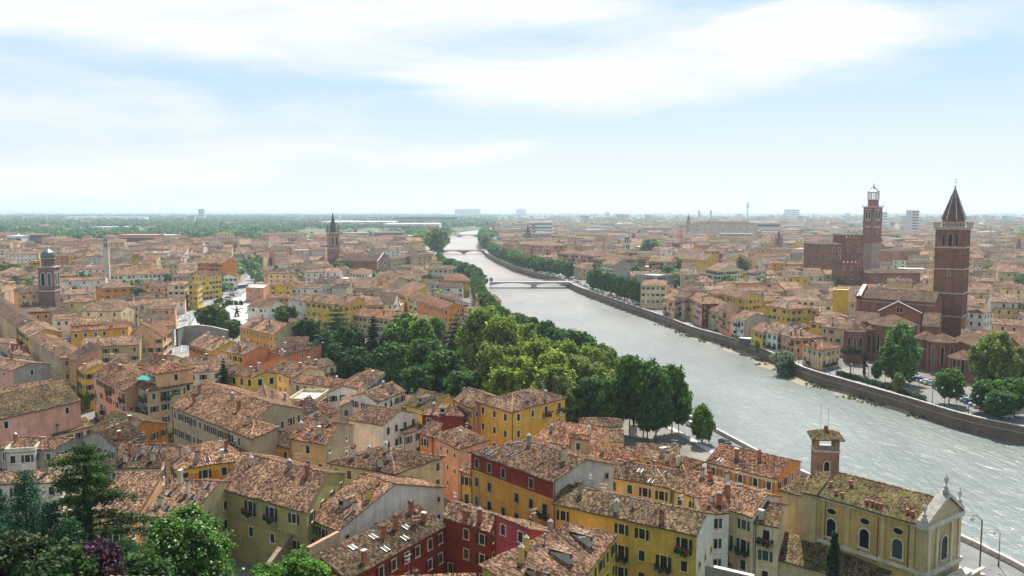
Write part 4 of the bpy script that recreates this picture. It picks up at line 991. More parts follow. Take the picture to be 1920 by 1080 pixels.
    hs('g', (1258, 484), (1325, 489), 15, 'yellow', 's', 'long yellow palace below the great plane tree', R=(1328, 477), ch=0, wp=(6, 9), win='bare')
    hs('h', (1326, 471), (1349, 471), 22, 'yellow', 't', 'square yellow belvedere tower of the long palace', depth=14, ch=0, wp=(3, 5))
    hs('g', (1349, 488), (1372, 490), 14, 'yellow', 's', 'right wing of the long yellow palace', R=(1384, 477), ch=0)
    # upstream apartment blocks
    hs('h', (989, 459), (1034, 461), 20, 'salmon', 's', 'broad brownish apartment block above the upstream quay trees', depth=26, ch=0, balc=.3, wp=(4, 3.3), maxst=6)
    hs('h', (1043, 474), (1070, 477), 18, 'yellow', 's', 'yellow apartment house above the upstream quay trees', depth=22, ch=0, balc=.4, maxst=6)
    hs('h', (1075, 475), (1112, 480), 19, 'salmon', 's', 'tall salmon pink apartment block near the bridge head', depth=26, ch=0, balc=.4, wp=(4, 3.2), maxst=6)
    hs('h', (1111, 484), (1127, 487), 18, 'olive', 's', 'grey green apartment house right of the salmon block', depth=40, ch=0, balc=.5, maxst=6)
    hs('g', (1127, 494), (1151, 497), 18, 'cream', 's', 'cream yellow apartment house with a blank slate grey side', C=None or (1183, 494), side={'right': 'grey'}, ch=0, maxst=5, faces=('front',))
    hs('f', (1190, 516), (1232, 519), 13, 'grey', 'n', 'slate grey flat roofed block with terraces', depth=20, ch=0)
    hs('g', (1216, 490), (1258, 491), 17, 'salmon', 's', 'salmon block with balconies below the great plane tree', depth=26, ch=0, balc=.2, maxst=5)
    # around the gothic church
    hs('f', (1562, 546), (1590, 547), 20, 'bright', 'n', 'tall blank yellow wall building left of the brick church', depth=14, ch=0, faces=())
    hs('h', (1515, 603), (1549, 607), 11, 'yellow', 's', 'yellow house with a rosy roof left of the brick church apse', depth=14, ch=2)
    hs('g', (1538, 612), (1592, 619), 11, 'beige', 's', 'beige house with green shutters against the brick apse', depth=17, ch=2)
    hs('g', (1848, 606), (1935, 613), 10, 'pink', 'p', 'long pale pink convent wing right of the tall brick campanile', depth=12, ch=0, wp=(3.8, 9), maxst=1, win='bare')
    hs('h', (1812, 584), (1846, 587), 16, 'white', 's', 'whitewashed tower house beside the foot of the tall brick campanile', depth=10, ch=0, win='bare', maxst=2)
foreground()
# ---------------------------------------------------------------- churches, towers, bridges
def arch_pts(w, h, n=8):
    p = [(-w / 2, 0), (w / 2, 0)]; r = w / 2
    return p + [(r * math.cos(math.pi * k / n), h - r + r * math.sin(math.pi * k / n)) for k in range(n + 1)]
def arch_mb(w, h, t=.25, c=(.55, .5, .42), sill=True):
    b = MB(); pi = arch_pts(w, h); po = arch_pts(w + 2 * t, h + t)
    for k in range(1, len(pi)):
        j = (k + 1) % len(pi); a0, a1, o0, o1 = pi[k], pi[j], po[k], po[j]
        if k == len(pi) - 1: pass
        b.face([(a0[0], .12, a0[1]), (a1[0], .12, a1[1]), (o1[0], .12, o1[1]), (o0[0], .12, o0[1])], iS, c)
        b.face([(o0[0], 0, o0[1]), (o0[0], .12, o0[1]), (o1[0], .12, o1[1]), (o1[0], 0, o1[1])], iS, c)
        b.face([(a0[0], 0.02, a0[1]), (a0[0], .12, a0[1]), (a1[0], .12, a1[1]), (a1[0], .02, a1[1])], iS, c)
    if sill: b.box(-w / 2 - t - .1, 0, -.25, w / 2 + t + .1, .3, 0, iS, c)
    return b
def archpane_mb(w, h):
    b = MB(); p = arch_pts(w, h); b.face([(x, .035, z) for x, z in p], iG)
    return b
def add_arch(root, p, d, nrm, w, h, t=.25, c=(.55, .5, .42), name='window', sill=True):
    M = Msgn(p, d, nrm); f = link(name, kit((name, 'arch', w, h, t, c), lambda: arch_mb(w, h, t, c, sill)), root, M=M)
    link('pane', kit(('arch_pane', w, h), lambda: archpane_mb(w, h)), f); return f
def part_shape(root, s, org, col, tint, wn='wall', rn='roof', m=iB, zb=0, detail=True, side=None, moss=0., ins=.45):
    roof_mb(s, (*RC[tint], moss), org, detail, tiles=s.E[0].length < 250).build(rn, root); b, info = walls_mb(s, col, org, side, zb, m=m, ins=ins); b.build(wn, root); return info
def sh(t, A, B, ze, **kw): return solve(dict(t=t, A=A, B=B, ze=ze, **kw))
BR = (.245, .108, .062); BR2 = (.195, .088, .055)
def local_on(info, nm, fx, z, org):      # point on a wall, fx from 0 to 1 along it
    p, q, zt, zl = info[nm]; d = Vector((q.x - p.x, q.y - p.y)); L = d.length; d /= L
    return (p.x + d.x * L * fx - org[0], p.y + d.y * L * fx - org[1], z), d, Vector((d.y, -d.x))
def finial(b, x, y, z, s=1., c=(.5, .47, .42)):
    b.lathe([(0, z + 3.0 * s), (.10 * s, z + 2.6 * s), (.32 * s, z + 2.3 * s), (.36 * s, z + 1.9 * s), (.14 * s, z + 1.5 * s), (.12 * s, z + 1.25 * s), (.42 * s, z + 1.0 * s), (.30 * s, z + .6 * s), (.5 * s, z + .45 * s), (.5 * s, z)], 8, iS, c, x, y)
def riverside_church():
    org = v2(P(1527, 928, 15)); root = thing('church', 'tan stuccoed baroque church with mossy clay roof on the near river bank', 'church', (org.x, org.y, 0))
    tan = (.52, .34, .12)
    s = sh('g', (1527, 928), (1727, 985), 15, R=(1772, 936), pitch=.36); s.E[2] = s.E[1] + (s.E[2] - s.E[1]) * .72; s.E[3] = s.E[0] + (s.E[3] - s.E[0]) * .72; s.D *= .72; s.r = .5 / .72
    info = part_shape(root, s, org, tan, 'g', 'nave_wall', 'nave_roof', m=iW, moss=.9)
    p, q, zt, zl = info['front']; L = (v2(q) - v2(p)).length
    for fx in (.16, .49, .80):
        pt, d, n = local_on(info, 'front', fx, 8.9, org); add_arch(root, pt, d, n, 1.5, 2.9, .22, (.52, .46, .34))
        pt, d, n = local_on(info, 'front', fx, 13.0, org)
        def oval():
            b = MB(); k = 14
            for i in range(k):
                a0, a1 = 2 * math.pi * i / k, 2 * math.pi * (i + 1) / k
                b.face([(.75 * math.cos(a0), .1, .45 * math.sin(a0)), (.75 * math.cos(a1), .1, .45 * math.sin(a1)), (.92 * math.cos(a1), .1, .62 * math.sin(a1)), (.92 * math.cos(a0), .1, .62 * math.sin(a0))], iS, (.52, .42, .26))
            return b
        def ovp():
            b = MB(); b.face([(.75 * math.cos(2 * math.pi * i / 14), .04, .45 * math.sin(2 * math.pi * i / 14)) for i in range(14)], iG); return b
        f = link('oval_window', kit(('oval',), oval), root, M=Msgn(pt, d, n)); link('pane', kit(('oval_pane',), ovp), f)
    b = MB()                              # pilasters, cornice, base course
    for fx in (.015, .09, .32, .66, .93, .985):
        pt, d, n = local_on(info, 'front', fx, 0, org); T = Msgn(pt, d, n); b.box(-.35, 0, 7.2, .35, .14, zl, iW, (.54, .40, .20), T=T)
    pt, d, n = local_on(info, 'front', .5, 0, org); T = Msgn(pt, d, n); b.box(-L / 2, 0, zl - .55, L / 2, .3, zl - .1, iS, (.50, .40, .24), T=T); b.box(-L / 2 - .2, 0, 7.6, L / 2 + .2, .3, 8.1, iS, (.55, .5, .4), T=T)
    b.build('cornice', root)
    for fx in (.1, .62, .9):
        pt, d, n = local_on(info, 'front', fx, 0, org); pb = MB(); pb.bar((0, .25, 7.5), (0, .25, zl), .07, iM, (.12, .08, .05)); link('drainpipe', pb.mesh('drainpipe'), root, M=Msgn(pt, d, n))
    # small brick vents on the roof
    for a, t in ((.05, .32), (.16, .16), (.23, .14), (.47, .13), (.52, .14), (.56, .13), (.60, .13), (.83, .17), (.88, .16), (.2, .47)):
        vb = MB(); vb.box(-.18, -.18, -.4, .18, .18, .55, iB, (.34, .13, .08)); vb.box(-.24, -.24, .55, .24, .24, .65, iB, (.3, .12, .08))
        pp = s.X(a, t); link('roof_vent', kit(('roof_vent',), lambda: vb), root, (pp.x - org.x, pp.y - org.y, pp.z), .7)
    # facade: a thick screen wall with a pediment, urns and volutes at the right end
    e1, e2 = s.E[1], s.E[2]; d = (e2 - e1).normalized(); n = Vector((d.y, -d.x)); Wf = (e2 - e1).length; zr = s.H(.5, .5)
    T = Matrix(((d.x, n.x, 0, e1.x - org.x), (d.y, n.y, 0, e1.y - org.y), (0, 0, 1, 0), (0, 0, 0, 1)))
    b = MB(); c = (.44, .34, .20)
    b.box(-.4, -.3, 0, Wf + .3, 1.0, s.ze - .4, iW, c, T=T)
    b.box(-.6, -.4, 7.6, Wf + .5, 1.4, 8.3, iS, (.48, .43, .34), T=T); b.box(-.6, -.35, s.ze - .4, Wf + .5, 1.4, s.ze + .3, iS, (.48, .43, .34), T=T)
    for x0 in (0, .24, .68, .92): b.box(x0 * Wf + .0, 1.0, 8.3, x0 * Wf + .7, 1.2, s.ze - .4, iW, (.54, .46, .32), T=T)
    pk = zr + 1.6
    for y0, y1, dz in ((-.35, 1.3, 0.),):
        L0 = [(-.6, s.ze + .3), (Wf * .58, pk), (Wf + .5, s.ze + .3)]
        for (xa, za), (xb, zb2) in zip(L0, L0[1:]):
            q = [(xa, y0, za), (xb, y0, zb2), (xb, y1, zb2), (xa, y1, za)]
            top = [T @ Vector((x, y, z + .55)) for x, y, z in q]; b.face(top, iS, (.27, .25, .22))
            for i in range(4): j = (i + 1) % 4; b.face([T @ Vector(q[i]), T @ Vector(q[j]), top[j], top[i]], iS, (.45, .41, .34))
        b.face([T @ Vector((x, .95, z)) for x, z in L0], iW, c); b.face([T @ Vector((x, -.2, z)) for x, z in L0[::-1]], iW, c)
    b.build('facade', root)
    for x, z in ((-.3, s.ze + .9), (Wf * .58, pk + .5), (Wf + .3, s.ze + .9)):
        ub = MB(); pp = T @ Vector((x, .6, 0)); finial(ub, 0, 0, 0, .95, (.46, .42, .36)); link('urn', kit(('urn',), lambda: ub), root, (pp.x, pp.y, z))
    for x in (Wf * .5,):
        pp = T @ Vector((x, 1.03, 9.2)); add_arch(root, pp, d, n, 1.7, 3.4, .35, (.42, .38, .31))
    # balustraded porch low on the right
    b = MB(); b.box(1.0, 1.8, 0, Wf - .4, 4.6, 6.4, iW, c, T=T); b.box(.7, 1.8, 6.4, Wf - .1, 5.0, 7.0, iS, (.45, .4, .33), T=T)
    for k in range(9): b.box(1.2 + k * (Wf - 2) / 9, 4.5, 7.0, 1.55 + k * (Wf - 2) / 9, 4.8, 7.8, iS, (.4, .36, .3), T=T)
    b.box(.9, 4.4, 7.8, Wf - .2, 4.95, 8.0, iS, (.45, .4, .33), T=T); b.build('porch', root)
    # choir on the left and the lower aisle along the front
    s2 = sh('h', (1459, 918), (1506, 930), 12.5, depth=11, pitch=.34); part_shape(root, s2, org, (.46, .38, .26), 'g', 'choir_wall', 'choir_roof', m=iW, moss=1.)
    s3 = sh('m', (1404, 1036), (1640, 1098), 5.6, R=(1700, 1052), pitch=.24); part_shape(root, s3, org, (.50, .42, .27), 'g', 'aisle_wall', 'aisle_roof', m=iW, moss=.7)
    s4 = sh('m', (1500, 922), (1531, 929), 15.2, depth=6, pitch=.34); part_shape(root, s4, org, (.48, .36, .2), 'g', 'transept_wall', 'transept_roof', m=iW, moss=1.)
    for s_ in (s, s2, s3): mark([tuple(e) for e in s_.E])
    # bell tower with an open loggia
    c0 = v2(P(1546, 880, 13)); d = Vector((.94, -.34)).normalized(); yaw = math.atan2(d.y, d.x) + .15
    rt = thing('bell_tower', 'short square brick bell tower with open loggia and mossy roof before the river', 'bell tower', (c0.x, c0.y, 0), yaw)
    rg = math.hypot(c0.x, c0.y); zt = 60 - c0.y * (824 - 393) / 1600; w = 2.1; b = MB(); zs = 60 - c0.y * (850 - 393) / 1600
    b.box(-w, -w, 0, w, w, zs, iB, (.30, .17, .11)); b.build('shaft', rt)
    b = MB(); b.box(-w - .15, -w - .15, zs, w + .15, w + .15, zs + .3, iS, (.5, .44, .35)); b.build('ledge', rt)
    for sx_ in (-1, 1):
        for sy in (-1, 1): b = MB(); b.box(sx_ * w - .38 * (sx_ + 1), sy * w - .38 * (sy + 1), zs + .3, sx_ * w - .38 * (sx_ - 1), sy * w - .38 * (sy - 1), zt + .1, iB, (.32, .19, .12)); b.build('pillar', rt)
    S4 = Shape([(-w - .75, -w - .75), (w + .75, -w - .75), (w + .75, w + .75), (-w - .75, w + .75)], zt, 'h', .42)
    roof_mb(S4, (.85, .85, .75, 1.), (0, 0), tiles=True).build('roof', rt)
    b = MB(); b.box(-.3, -.3, zt + .6, .3, .3, zt + 1.9, iB, (.3, .15, .1)); b.build('chimney', rt)
    for x, h in ((-.9, 5.2), (.4, 4.6)): b = MB(); b.bar((x, .2, zt + .6), (x, .2, zt + .6 + h), .035, iM, (.3, .28, .28)); b.build('mast', rt)
    for yaw_, pz in ((0, 4.2), (1, 4.2)):
        dd, nn = (Vector((1, 0)), Vector((0, -1))) if not yaw_ else (Vector((0, 1)), Vector((1, 0)))
        add_arch(rt, (nn.x * w, nn.y * w, zs - 3.4), dd, nn, .9, 1.7, .18, (.5, .42, .32))
    mark([(c0.x - 3, c0.y - 3), (c0.x + 3, c0.y - 3), (c0.x + 3, c0.y + 3), (c0.x - 3, c0.y + 3)])
def gothic_church():
    s = sh('g', (1613, 558), (1753, 568), 20, R=(1762, 547), pitch=.42); org = s.E[0]
    root = thing('church', 'great gothic brick church with polygonal apses below the tallest campanile on the right bank', 'church', (org.x, org.y, 0))
    part_shape(root, s, org, BR, 'd', 'nave_wall', 'nave_roof')
    e = s.E[0]; n = (s.E[3] - s.E[0]).normalized(); d = (s.E[1] - s.E[0]).normalized(); D = (s.E[3] - s.E[0]).length
    T = Matrix(((d.x, n.x, 0, 0), (d.y, n.y, 0, 0), (0, 0, 1, 0), (0, 0, 0, 1)))
    b = MB(); zr = s.H(.5, .5); b.box(-1.6, -.3, 0, .3, D + .3, 19.5, iB, BR, T=T)
    for k in range(2):
        a = [(-1.6, 19.5), (-1.6, 21.0)]; y0, y1, z0, z1 = ((-.3, D / 2, 20.8, zr + 1.3), (D / 2, D + .3, zr + 1.3, 20.8))[k]
        q = [T @ Vector(p) for p in ((-1.6, y0, z0), (-1.6, y1, z1), (.3, y1, z1), (.3, y0, z0))]; b.face(q, iS, (.6, .56, .5))
        b.face([T @ Vector(p) for p in ((.3, y0, 19.5), (.3, y1, 19.5), (.3, y1, z1), (.3, y0, z0))], iB, BR); b.face([T @ Vector(p) for p in ((-1.6, y0, 19.5), (-1.6, y0, z0), (-1.6, y1, z1), (-1.6, y1, 19.5))], iB, BR)
    b.build('gable_wall', root)
    for sx_ in (0,): b = MB(); finial(b, 0, 0, 0, .8, (.6, .57, .5)); q = T @ Vector((-.6, 0, 20.8)); b.build('pinnacle', root, q)
    # buttress pilasters
    b = MB()
    for k in range(1, 8): x = s.W * k / 8; b.box(x - .35, .25, 8, x + .35, .5, 19.4, iB, BR2, T=T)
    b.box(0, .22, 18.4, s.W, .4, 19.0, iS, (.36, .24, .18), T=T); b.build('pilasters', root)
    st = sh('p', (1646, 584), (1729, 588), 15.5, R=(1684, 566), depth=19)
    info = part_shape(root, st, org, BR, 'd', 'transept_wall', 'transept_roof')
    for fx in (.45, .53):
        pt, dd, nn = local_on(info, 'front', fx, 15.6, org); add_arch(root, pt, dd, nn, 1.0, 2.2, .2, (.45, .3, .22))
    b = MB()                                  # pale coping along the gable
    A = st.X(0, 0); Pk = st.X(st.r, 0); B_ = st.X(1, 0)
    for p, q in ((A, Pk), (Pk, B_)):
        o3 = Vector((org.x, org.y, 0)); f = Vector((0, 0, .3)); nn = Vector(((st.E[3] - st.E[0]).normalized().x, (st.E[3] - st.E[0]).normalized().y, 0)) * .5
        b.face([p - o3 + f - nn, q - o3 + f - nn, q - o3 + f + nn, p - o3 + f + nn], iS, (.6, .57, .52)); b.face([p - o3 - nn, q - o3 - nn, q - o3 + f - nn, p - o3 + f - nn], iS, (.6, .57, .52))
    b.build('gable_coping', root)
    pp = Pk - Vector((org.x, org.y, 0)); b = MB(); finial(b, 0, 0, 0, .7); b.build('pinnacle', root, pp)
    # apses: half-round rows of brick faces with a fan roof
    def apse(u, v, wpx, ze, hr, nm, nfac=7, zc=None, col=BR, tall=True):
        c = v2(P(u, v, ze)); R_ = wpx / 2 * c.y / 1600; back = c.normalized(); yaw = math.atan2(-back.y, -back.x); ctr = c + back * R_
        b = MB(); r = MB(); L = Vector((ctr.x - org.x, ctr.y - org.y)); k = 10
        pts = [L + Vector((math.cos(yaw + math.pi * 2 * (i + .5) / k), math.sin(yaw + math.pi * 2 * (i + .5) / k))) * R_ for i in range(k)]
        for i in range(k):
            p, q = pts[i], pts[(i + 1) % k]; b.face([(p.x, p.y, 0), (q.x, q.y, 0), (q.x, q.y, ze), (p.x, p.y, ze)], iB, col)
            P_, Q_ = L + (p - L) * 1.06, L + (q - L) * 1.06
            r.face([(P_.x, P_.y, ze - .1), (Q_.x, Q_.y, ze - .1), (L.x, L.y, ze + hr)], iR, (.85, .72, .66)); r.face([(P_.x, P_.y, ze - .5), (Q_.x, Q_.y, ze - .5), (Q_.x, Q_.y, ze - .1), (P_.x, P_.y, ze - .1)], iS, (.5, .42, .34))
            o = (p - L).normalized(); T_ = Matrix.Translation((p.x, p.y, 0)) @ Matrix.Rotation(math.atan2(o.y, o.x), 4, 'Z'); b.box(-.3, -.45, 0, .5, .45, ze - .6, iB, BR2, T=T_)
        b.build(nm + '_wall', root); r.build(nm + '_roof', root)
        for i in range(k):
            p, q = pts[i], pts[(i + 1) % k]; m_ = (p + q) / 2; o = (m_ - L).normalized()
            if o.dot(-ctr.normalized()) > .25 and tall:
                dd = (q - p).normalized(); nn = Vector((dd.y, -dd.x)); add_arch(root, (m_.x + nn.x * .03, m_.y + nn.y * .03, 3.2), dd, nn, 1.0, ze * .55, .25, (.42, .26, .19), sill=False)
        mark([(ctr.x - R_, ctr.y - R_), (ctr.x + R_, ctr.y - R_), (ctr.x + R_, ctr.y + R_), (ctr.x - R_, ctr.y + R_)])
    apse(1673, 610, 82, 15, 3.6, 'main_apse'); apse(1604, 620, 36, 13, 2.6, 'side_apse'); apse(1640, 616, 30, 13, 2.2, 'side_apse'); apse(1768, 640, 56, 12, 2.4, 'side_apse'); apse(1736, 634, 40, 12, 2.4, 'side_apse'); apse(1806, 672, 50, 8.5, 2.4, 'chapel_apse')
    sl = sh('m', (1590, 600), (1646, 606), 13.5, R=(1650, 588)); part_shape(root, sl, org, BR, 'd', 'chapel_wall', 'chapel_roof')
    sr = sh('m', (1788, 634), (1862, 668), 9.5, R=(1870, 640)); info = part_shape(root, sr, org, BR2, 'd', 'sacristy_wall', 'sacristy_roof')
    sr2 = sh('m', (1862, 662), (1960, 690), 8, R=(1960, 668)); part_shape(root, sr2, org, BR2, 'd', 'cloister_wall', 'cloister_roof')
    sm = sh('g', (1728, 612), (1762, 614), 14, depth=26); part_shape(root, sm, org, BR, 'd', 'aisle_wall', 'aisle_roof')
    for q in (s, st, sl, sr, sr2, sm): mark([tuple(x) for x in q.E])
    # campanile
    H = 385.; ca = P(1778, 631, 0); c0 = Vector((ca.x * H / ca.y, H)) ; dist = H
    zz = lambda v: 60 - H * (v - 393) / 1600 * 1.0
    yaw = rad(-37)
    rt = thing('campanile', 'tallest brick bell tower with a conical spire and white balustrade beside the gothic church', 'bell tower', (c0.x, c0.y, 0), yaw)
    w = 5.8; z1 = zz(430); b = MB(); b.box(-w, -w, 0, w, w, z1, iB, (.25, .118, .070))
    b.build('shaft', rt)
    b = MB()
    for sx_ in (-1, -.33, .33, 1):
        for a_ in range(4):
            T_ = Matrix.Rotation(a_ * math.pi / 2, 4, 'Z'); b.box(sx_ * w * .97 - .45, -w - .28, 12, sx_ * w * .97 + .45, -w, z1 - .2, iB, (.22, .105, .063), T=T_)
    b.build('lesenes', rt)
    for v in (464, 504, 549, 592):
        b = MB(); z = zz(v); b.box(-w - .5, -w - .5, z, w + .5, w + .5, z + .55, iS, (.50, .40, .33)); b.build('string_course', rt)
    b = MB(); b.box(-w - .7, -w - .7, z1, w + .7, w + .7, z1 + .8, iS, (.48, .38, .32)); b.box(-w - 1.1, -w - 1.1, z1 + .8, w + 1.1, w + 1.1, z1 + 1.4, iS, (.40, .34, .28))
    for a_ in range(4):
        T_ = Matrix.Rotation(a_ * math.pi / 2, 4, 'Z')
        for k in range(13): x = -w - .9 + k * (2 * w + 1.8) / 12; b.box(x - .22, -w - 1.0, z1 + 1.4, x + .22, -w - .7, z1 + 3.0, iS, (.42, .36, .30), T=T_)
        b.box(-w - 1.1, -w - 1.1, z1 + 3.0, w + 1.1, -w - .6, z1 + 3.4, iS, (.42, .36, .30), T=T_)
    b.build('balustrade', rt)
    zsp = zz(424) ; ztip = zz(352); b = MB(); b.prism(0, 0, z1 + 1.2, zsp + 3.0, w * .82, w * .80, 8, iB, (.27, .12, .08), math.pi / 8); b.prism(0, 0, zsp + 3.0, ztip, w * .90, .12, 8, iB, (.14, .07, .05), math.pi / 8, cap=False); b.build('spire', rt)
    for k in range(8):
        a = math.pi / 8 + k * math.pi / 4; b = MB(); b.bar((w * .92 * math.cos(a), w * .92 * math.sin(a), zsp + 3), (.14 * math.cos(a), .14 * math.sin(a), ztip), .20, iS, (.55, .56, .54), r2=.08); b.build('spire_rib', rt)
    b = MB(); b.lathe([(0, ztip + .9), (.4, ztip + .5), (.4, ztip + .2), (.1, ztip - .2)], 8, iM, (.2, .2, .18)); b.bar((0, 0, ztip), (0, 0, ztip + 4.4), .07, iM, (.2, .2, .2)); b.bar((-.8, 0, ztip + 3.4), (.8, 0, ztip + 3.4), .06, iM, (.2, .2, .2)); b.bar((-.1, 0, ztip + 2), (1.2, 0, ztip + 2.3), .12, iM, (.2, .2, .2)); b.build('cross', rt)
    zb_ = zz(462)
    for a_ in range(4):
        dd = Vector((math.cos(a_ * math.pi / 2), math.sin(a_ * math.pi / 2))); nn = Vector((dd.y, -dd.x))
        for x in (-2.5, 0, 2.5): q = nn * (w + .05) + dd * x; add_arch(rt, (q.x, q.y, zb_ + .5), dd, nn, 1.5, 5.2, .25, (.42, .24, .17), name='belfry_opening')
        for x, z in ((-2.2, zz(600)), (0, zz(515))): q = nn * (w + .05) + dd * x; add_arch(rt, (q.x, q.y, z), dd, nn, .8, 1.7, .25, (.5, .42, .35))
    mark([(c0.x - 8, c0.y - 8), (c0.x + 8, c0.y - 8), (c0.x + 8, c0.y + 8), (c0.x - 8, c0.y + 8)])
def civic_tower():
    H = 690.; zz = lambda v: 60 - H * (v - 393) / 1600; c0 = Vector(((1634 - 960) / 1600 * H, H))
    rt = thing('civic_tower', 'tall square brick civic tower with an octagonal white lantern, left of the tallest campanile', 'tower', (c0.x, c0.y, 0), .42); w = 5.0
    b = MB(); z0 = zz(456); b.box(-w, -w, 0, w, w, z0, iB, (.36, .24, .18)); b.build('lower_shaft', rt); b = MB(); b.box(-w + .02, -w + .02, z0, w - .02, w - .02, zz(389), iB, (.25, .11, .085)); b.build('upper_shaft', rt)
    b = MB(); z = zz(389); b.box(-w - .9, -w - .9, z, w + .9, w + .9, z + .7, iS, (.5, .42, .36))
    for a_ in range(4):
        T_ = Matrix.Rotation(a_ * math.pi / 2, 4, 'Z'); b.box(-w - .9, -w - .9, z + 1.5, w + .9, -w - .7, z + 1.7, iS, (.45, .4, .36), T=T_)
        for k in range(9): b.box(-w - .8 + k * 1.4, -w - .88, z + .7, -w - .65 + k * 1.4, -w - .75, z + 1.5, iS, (.45, .4, .36), T=T_)
    b.build('gallery', rt)
    b = MB(); b.prism(0, 0, z + .7, zz(375), w * .86, w * .86, 8, iB, (.27, .12, .09), math.pi / 8); b.build('octagon', rt)
    b = MB(); z2 = zz(375); z3 = zz(359); b.prism(0, 0, z2, z2 + .6, w * .98, w * .98, 8, iS, (.62, .58, .52), math.pi / 8); b.prism(0, 0, z3 - 1.2, z3, w * .9, w * 1.05, 8, iS, (.62, .58, .52), math.pi / 8)
    for k in range(8): a = math.pi / 8 + k * math.pi / 4; b.prism(w * .84 * math.cos(a), w * .84 * math.sin(a), z2 + .6, z3 - 1.2, .55, .55, 8, iS, (.62, .58, .52))
    for k in range(8): a = k * math.pi / 4; b.prism(w * .78 * math.cos(a), w * .78 * math.sin(a), z2 + .6, z3 - 1.2, .18, .18, 6, iS, (.62, .58, .52))
    b.build('lantern', rt)
    b = MB(); b.lathe([(w * 1.15, z3), (w * .9, z3 + .5), (w * .45, z3 + 2.2), (w * .12, z3 + 3.8), (.3, z3 + 4.6), (.5, z3 + 5.2), (0, z3 + 5.8)], 8, iM, (.20, .26, .27), rot=math.pi / 8); b.bar((0, 0, z3 + 5.5), (0, 0, z3 + 8), .07, iM, (.2, .2, .2)); b.build('lantern_roof', rt)
    for a_ in range(4):
        dd = Vector((math.cos(a_ * math.pi / 2), math.sin(a_ * math.pi / 2))); nn = Vector((dd.y, -dd.x))
        for x in (-1.5, 1.5): q = nn * (w + .03) + dd * x; add_arch(rt, (q.x, q.y, zz(409)), dd, nn, 1.8, 5.0, .3, (.55, .5, .44), name='belfry_opening')
        q = nn * (w + .03); add_arch(rt, (q.x, q.y, zz(438)), dd, nn, 1.0, 2.6, .3, (.6, .55, .5))
    b = MB()
    for a_ in range(4):                       # white stone marks: bands and little squares
        T_ = Matrix.Rotation(a_ * math.pi / 2, 4, 'Z')
        for v in (393, 412.5, 425):
            for k in range(4): b.box(-2.6 + k * 1.45, -w - .06, zz(v) - .5, -1.7 + k * 1.45, -w, zz(v) + .5, iS, (.6, .56, .5), T=T_)
    b.build('stone_marks', rt)
    mark([(c0.x - 8, c0.y - 8), (c0.x + 8, c0.y - 8), (c0.x + 8, c0.y + 8), (c0.x - 8, c0.y + 8)])
    # palace blocks beside it, brick with swallow-tail merlons
    def merlons(b, w0, d0, z, n=8):
        for a_ in range(4):
            L = w0 if a_ % 2 == 0 else d0; o = d0 if a_ % 2 == 0 else w0; T_ = Matrix.Rotation(a_ * math.pi / 2, 4, 'Z')
            for k in range(n):
                x = -L + (k + .5) * 2 * L / n; b.box(x - L / n * .55, -o, z, x + L / n * .55, -o + .7, z + 1.4, iB, BR2, T=T_)
                for sg in (-1, 1): b.face([T_ @ Vector(q) for q in ((x, -o, z + 1.4), (x + sg * L / n * .55, -o, z + 1.4), (x + sg * L / n * .5, -o, z + 2.3))], iB, BR2)
    def block(u0, u1, vt, dist_, depth, lab, mer=True, win=3, col=(.225, .10, .055), zg=0):
        x0 = (u0 - 960) / 1600 * dist_; x1 = (u1 - 960) / 1600 * dist_; c = Vector(((x0 + x1) / 2, dist_ + depth / 2)); w0 = (x1 - x0) / 2; z = 60 - dist_ * (vt - 393) / 1600
        r = thing('palace', lab, 'palace', (c.x, c.y, 0)); b = MB(); b.box(-w0, -depth / 2, 0, w0, depth / 2, z, iB, col); b.build('wall', r)
        if mer: b = MB(); merlons(b, w0, depth / 2, z, max(5, int(w0 / 1.2))); b.build('merlons', r)
        else:
            S_ = Shape([(-w0 - .4, -depth / 2 - .4), (w0 + .4, -depth / 2 - .4), (w0 + .4, depth / 2 + .4), (-w0 - .4, depth / 2 + .4)], z, 'h', .3); roof_mb(S_, (*RC['d'], 0), (0, 0), False).build('roof', r)
        for k in range(win):
            for row in range(2):
                add_arch(r, (-w0 + (k + .5) * 2 * w0 / win, -depth / 2 - .02, z - 5 - row * 6), Vector((1, 0)), Vector((0, -1)), 1.2, 2.5, .2, (.55, .5, .44))
        mark([(x0, dist_), (x1, dist_), (x1, dist_ + depth), (x0, dist_ + depth)])
    block(1533, 1580, 458, 640, 30, 'broad dark brick palace with round arched windows left of the civic tower', False, 4)
    block(1581, 1619, 445, 655, 22, 'dark brick palace tower with swallow tail merlons touching the civic tower', True, 2)
    block(1576, 1620, 492, 560, 14, 'dark brick crenellated hall below the civic tower', True, 3)
    block(1634, 1728, 512, 545, 16, 'long low brick hall with small arched windows right of the crenellated hall', False, 5)
    block(1655, 1725, 471, 760, 14, 'orange and red town house right of the civic tower', False, 5, (.45, .20, .09))
    block(1300, 1420, 420, 1500, 30, 'long white arcaded palace far off before the pointed church tower', False, 9, (.5, .42, .33))
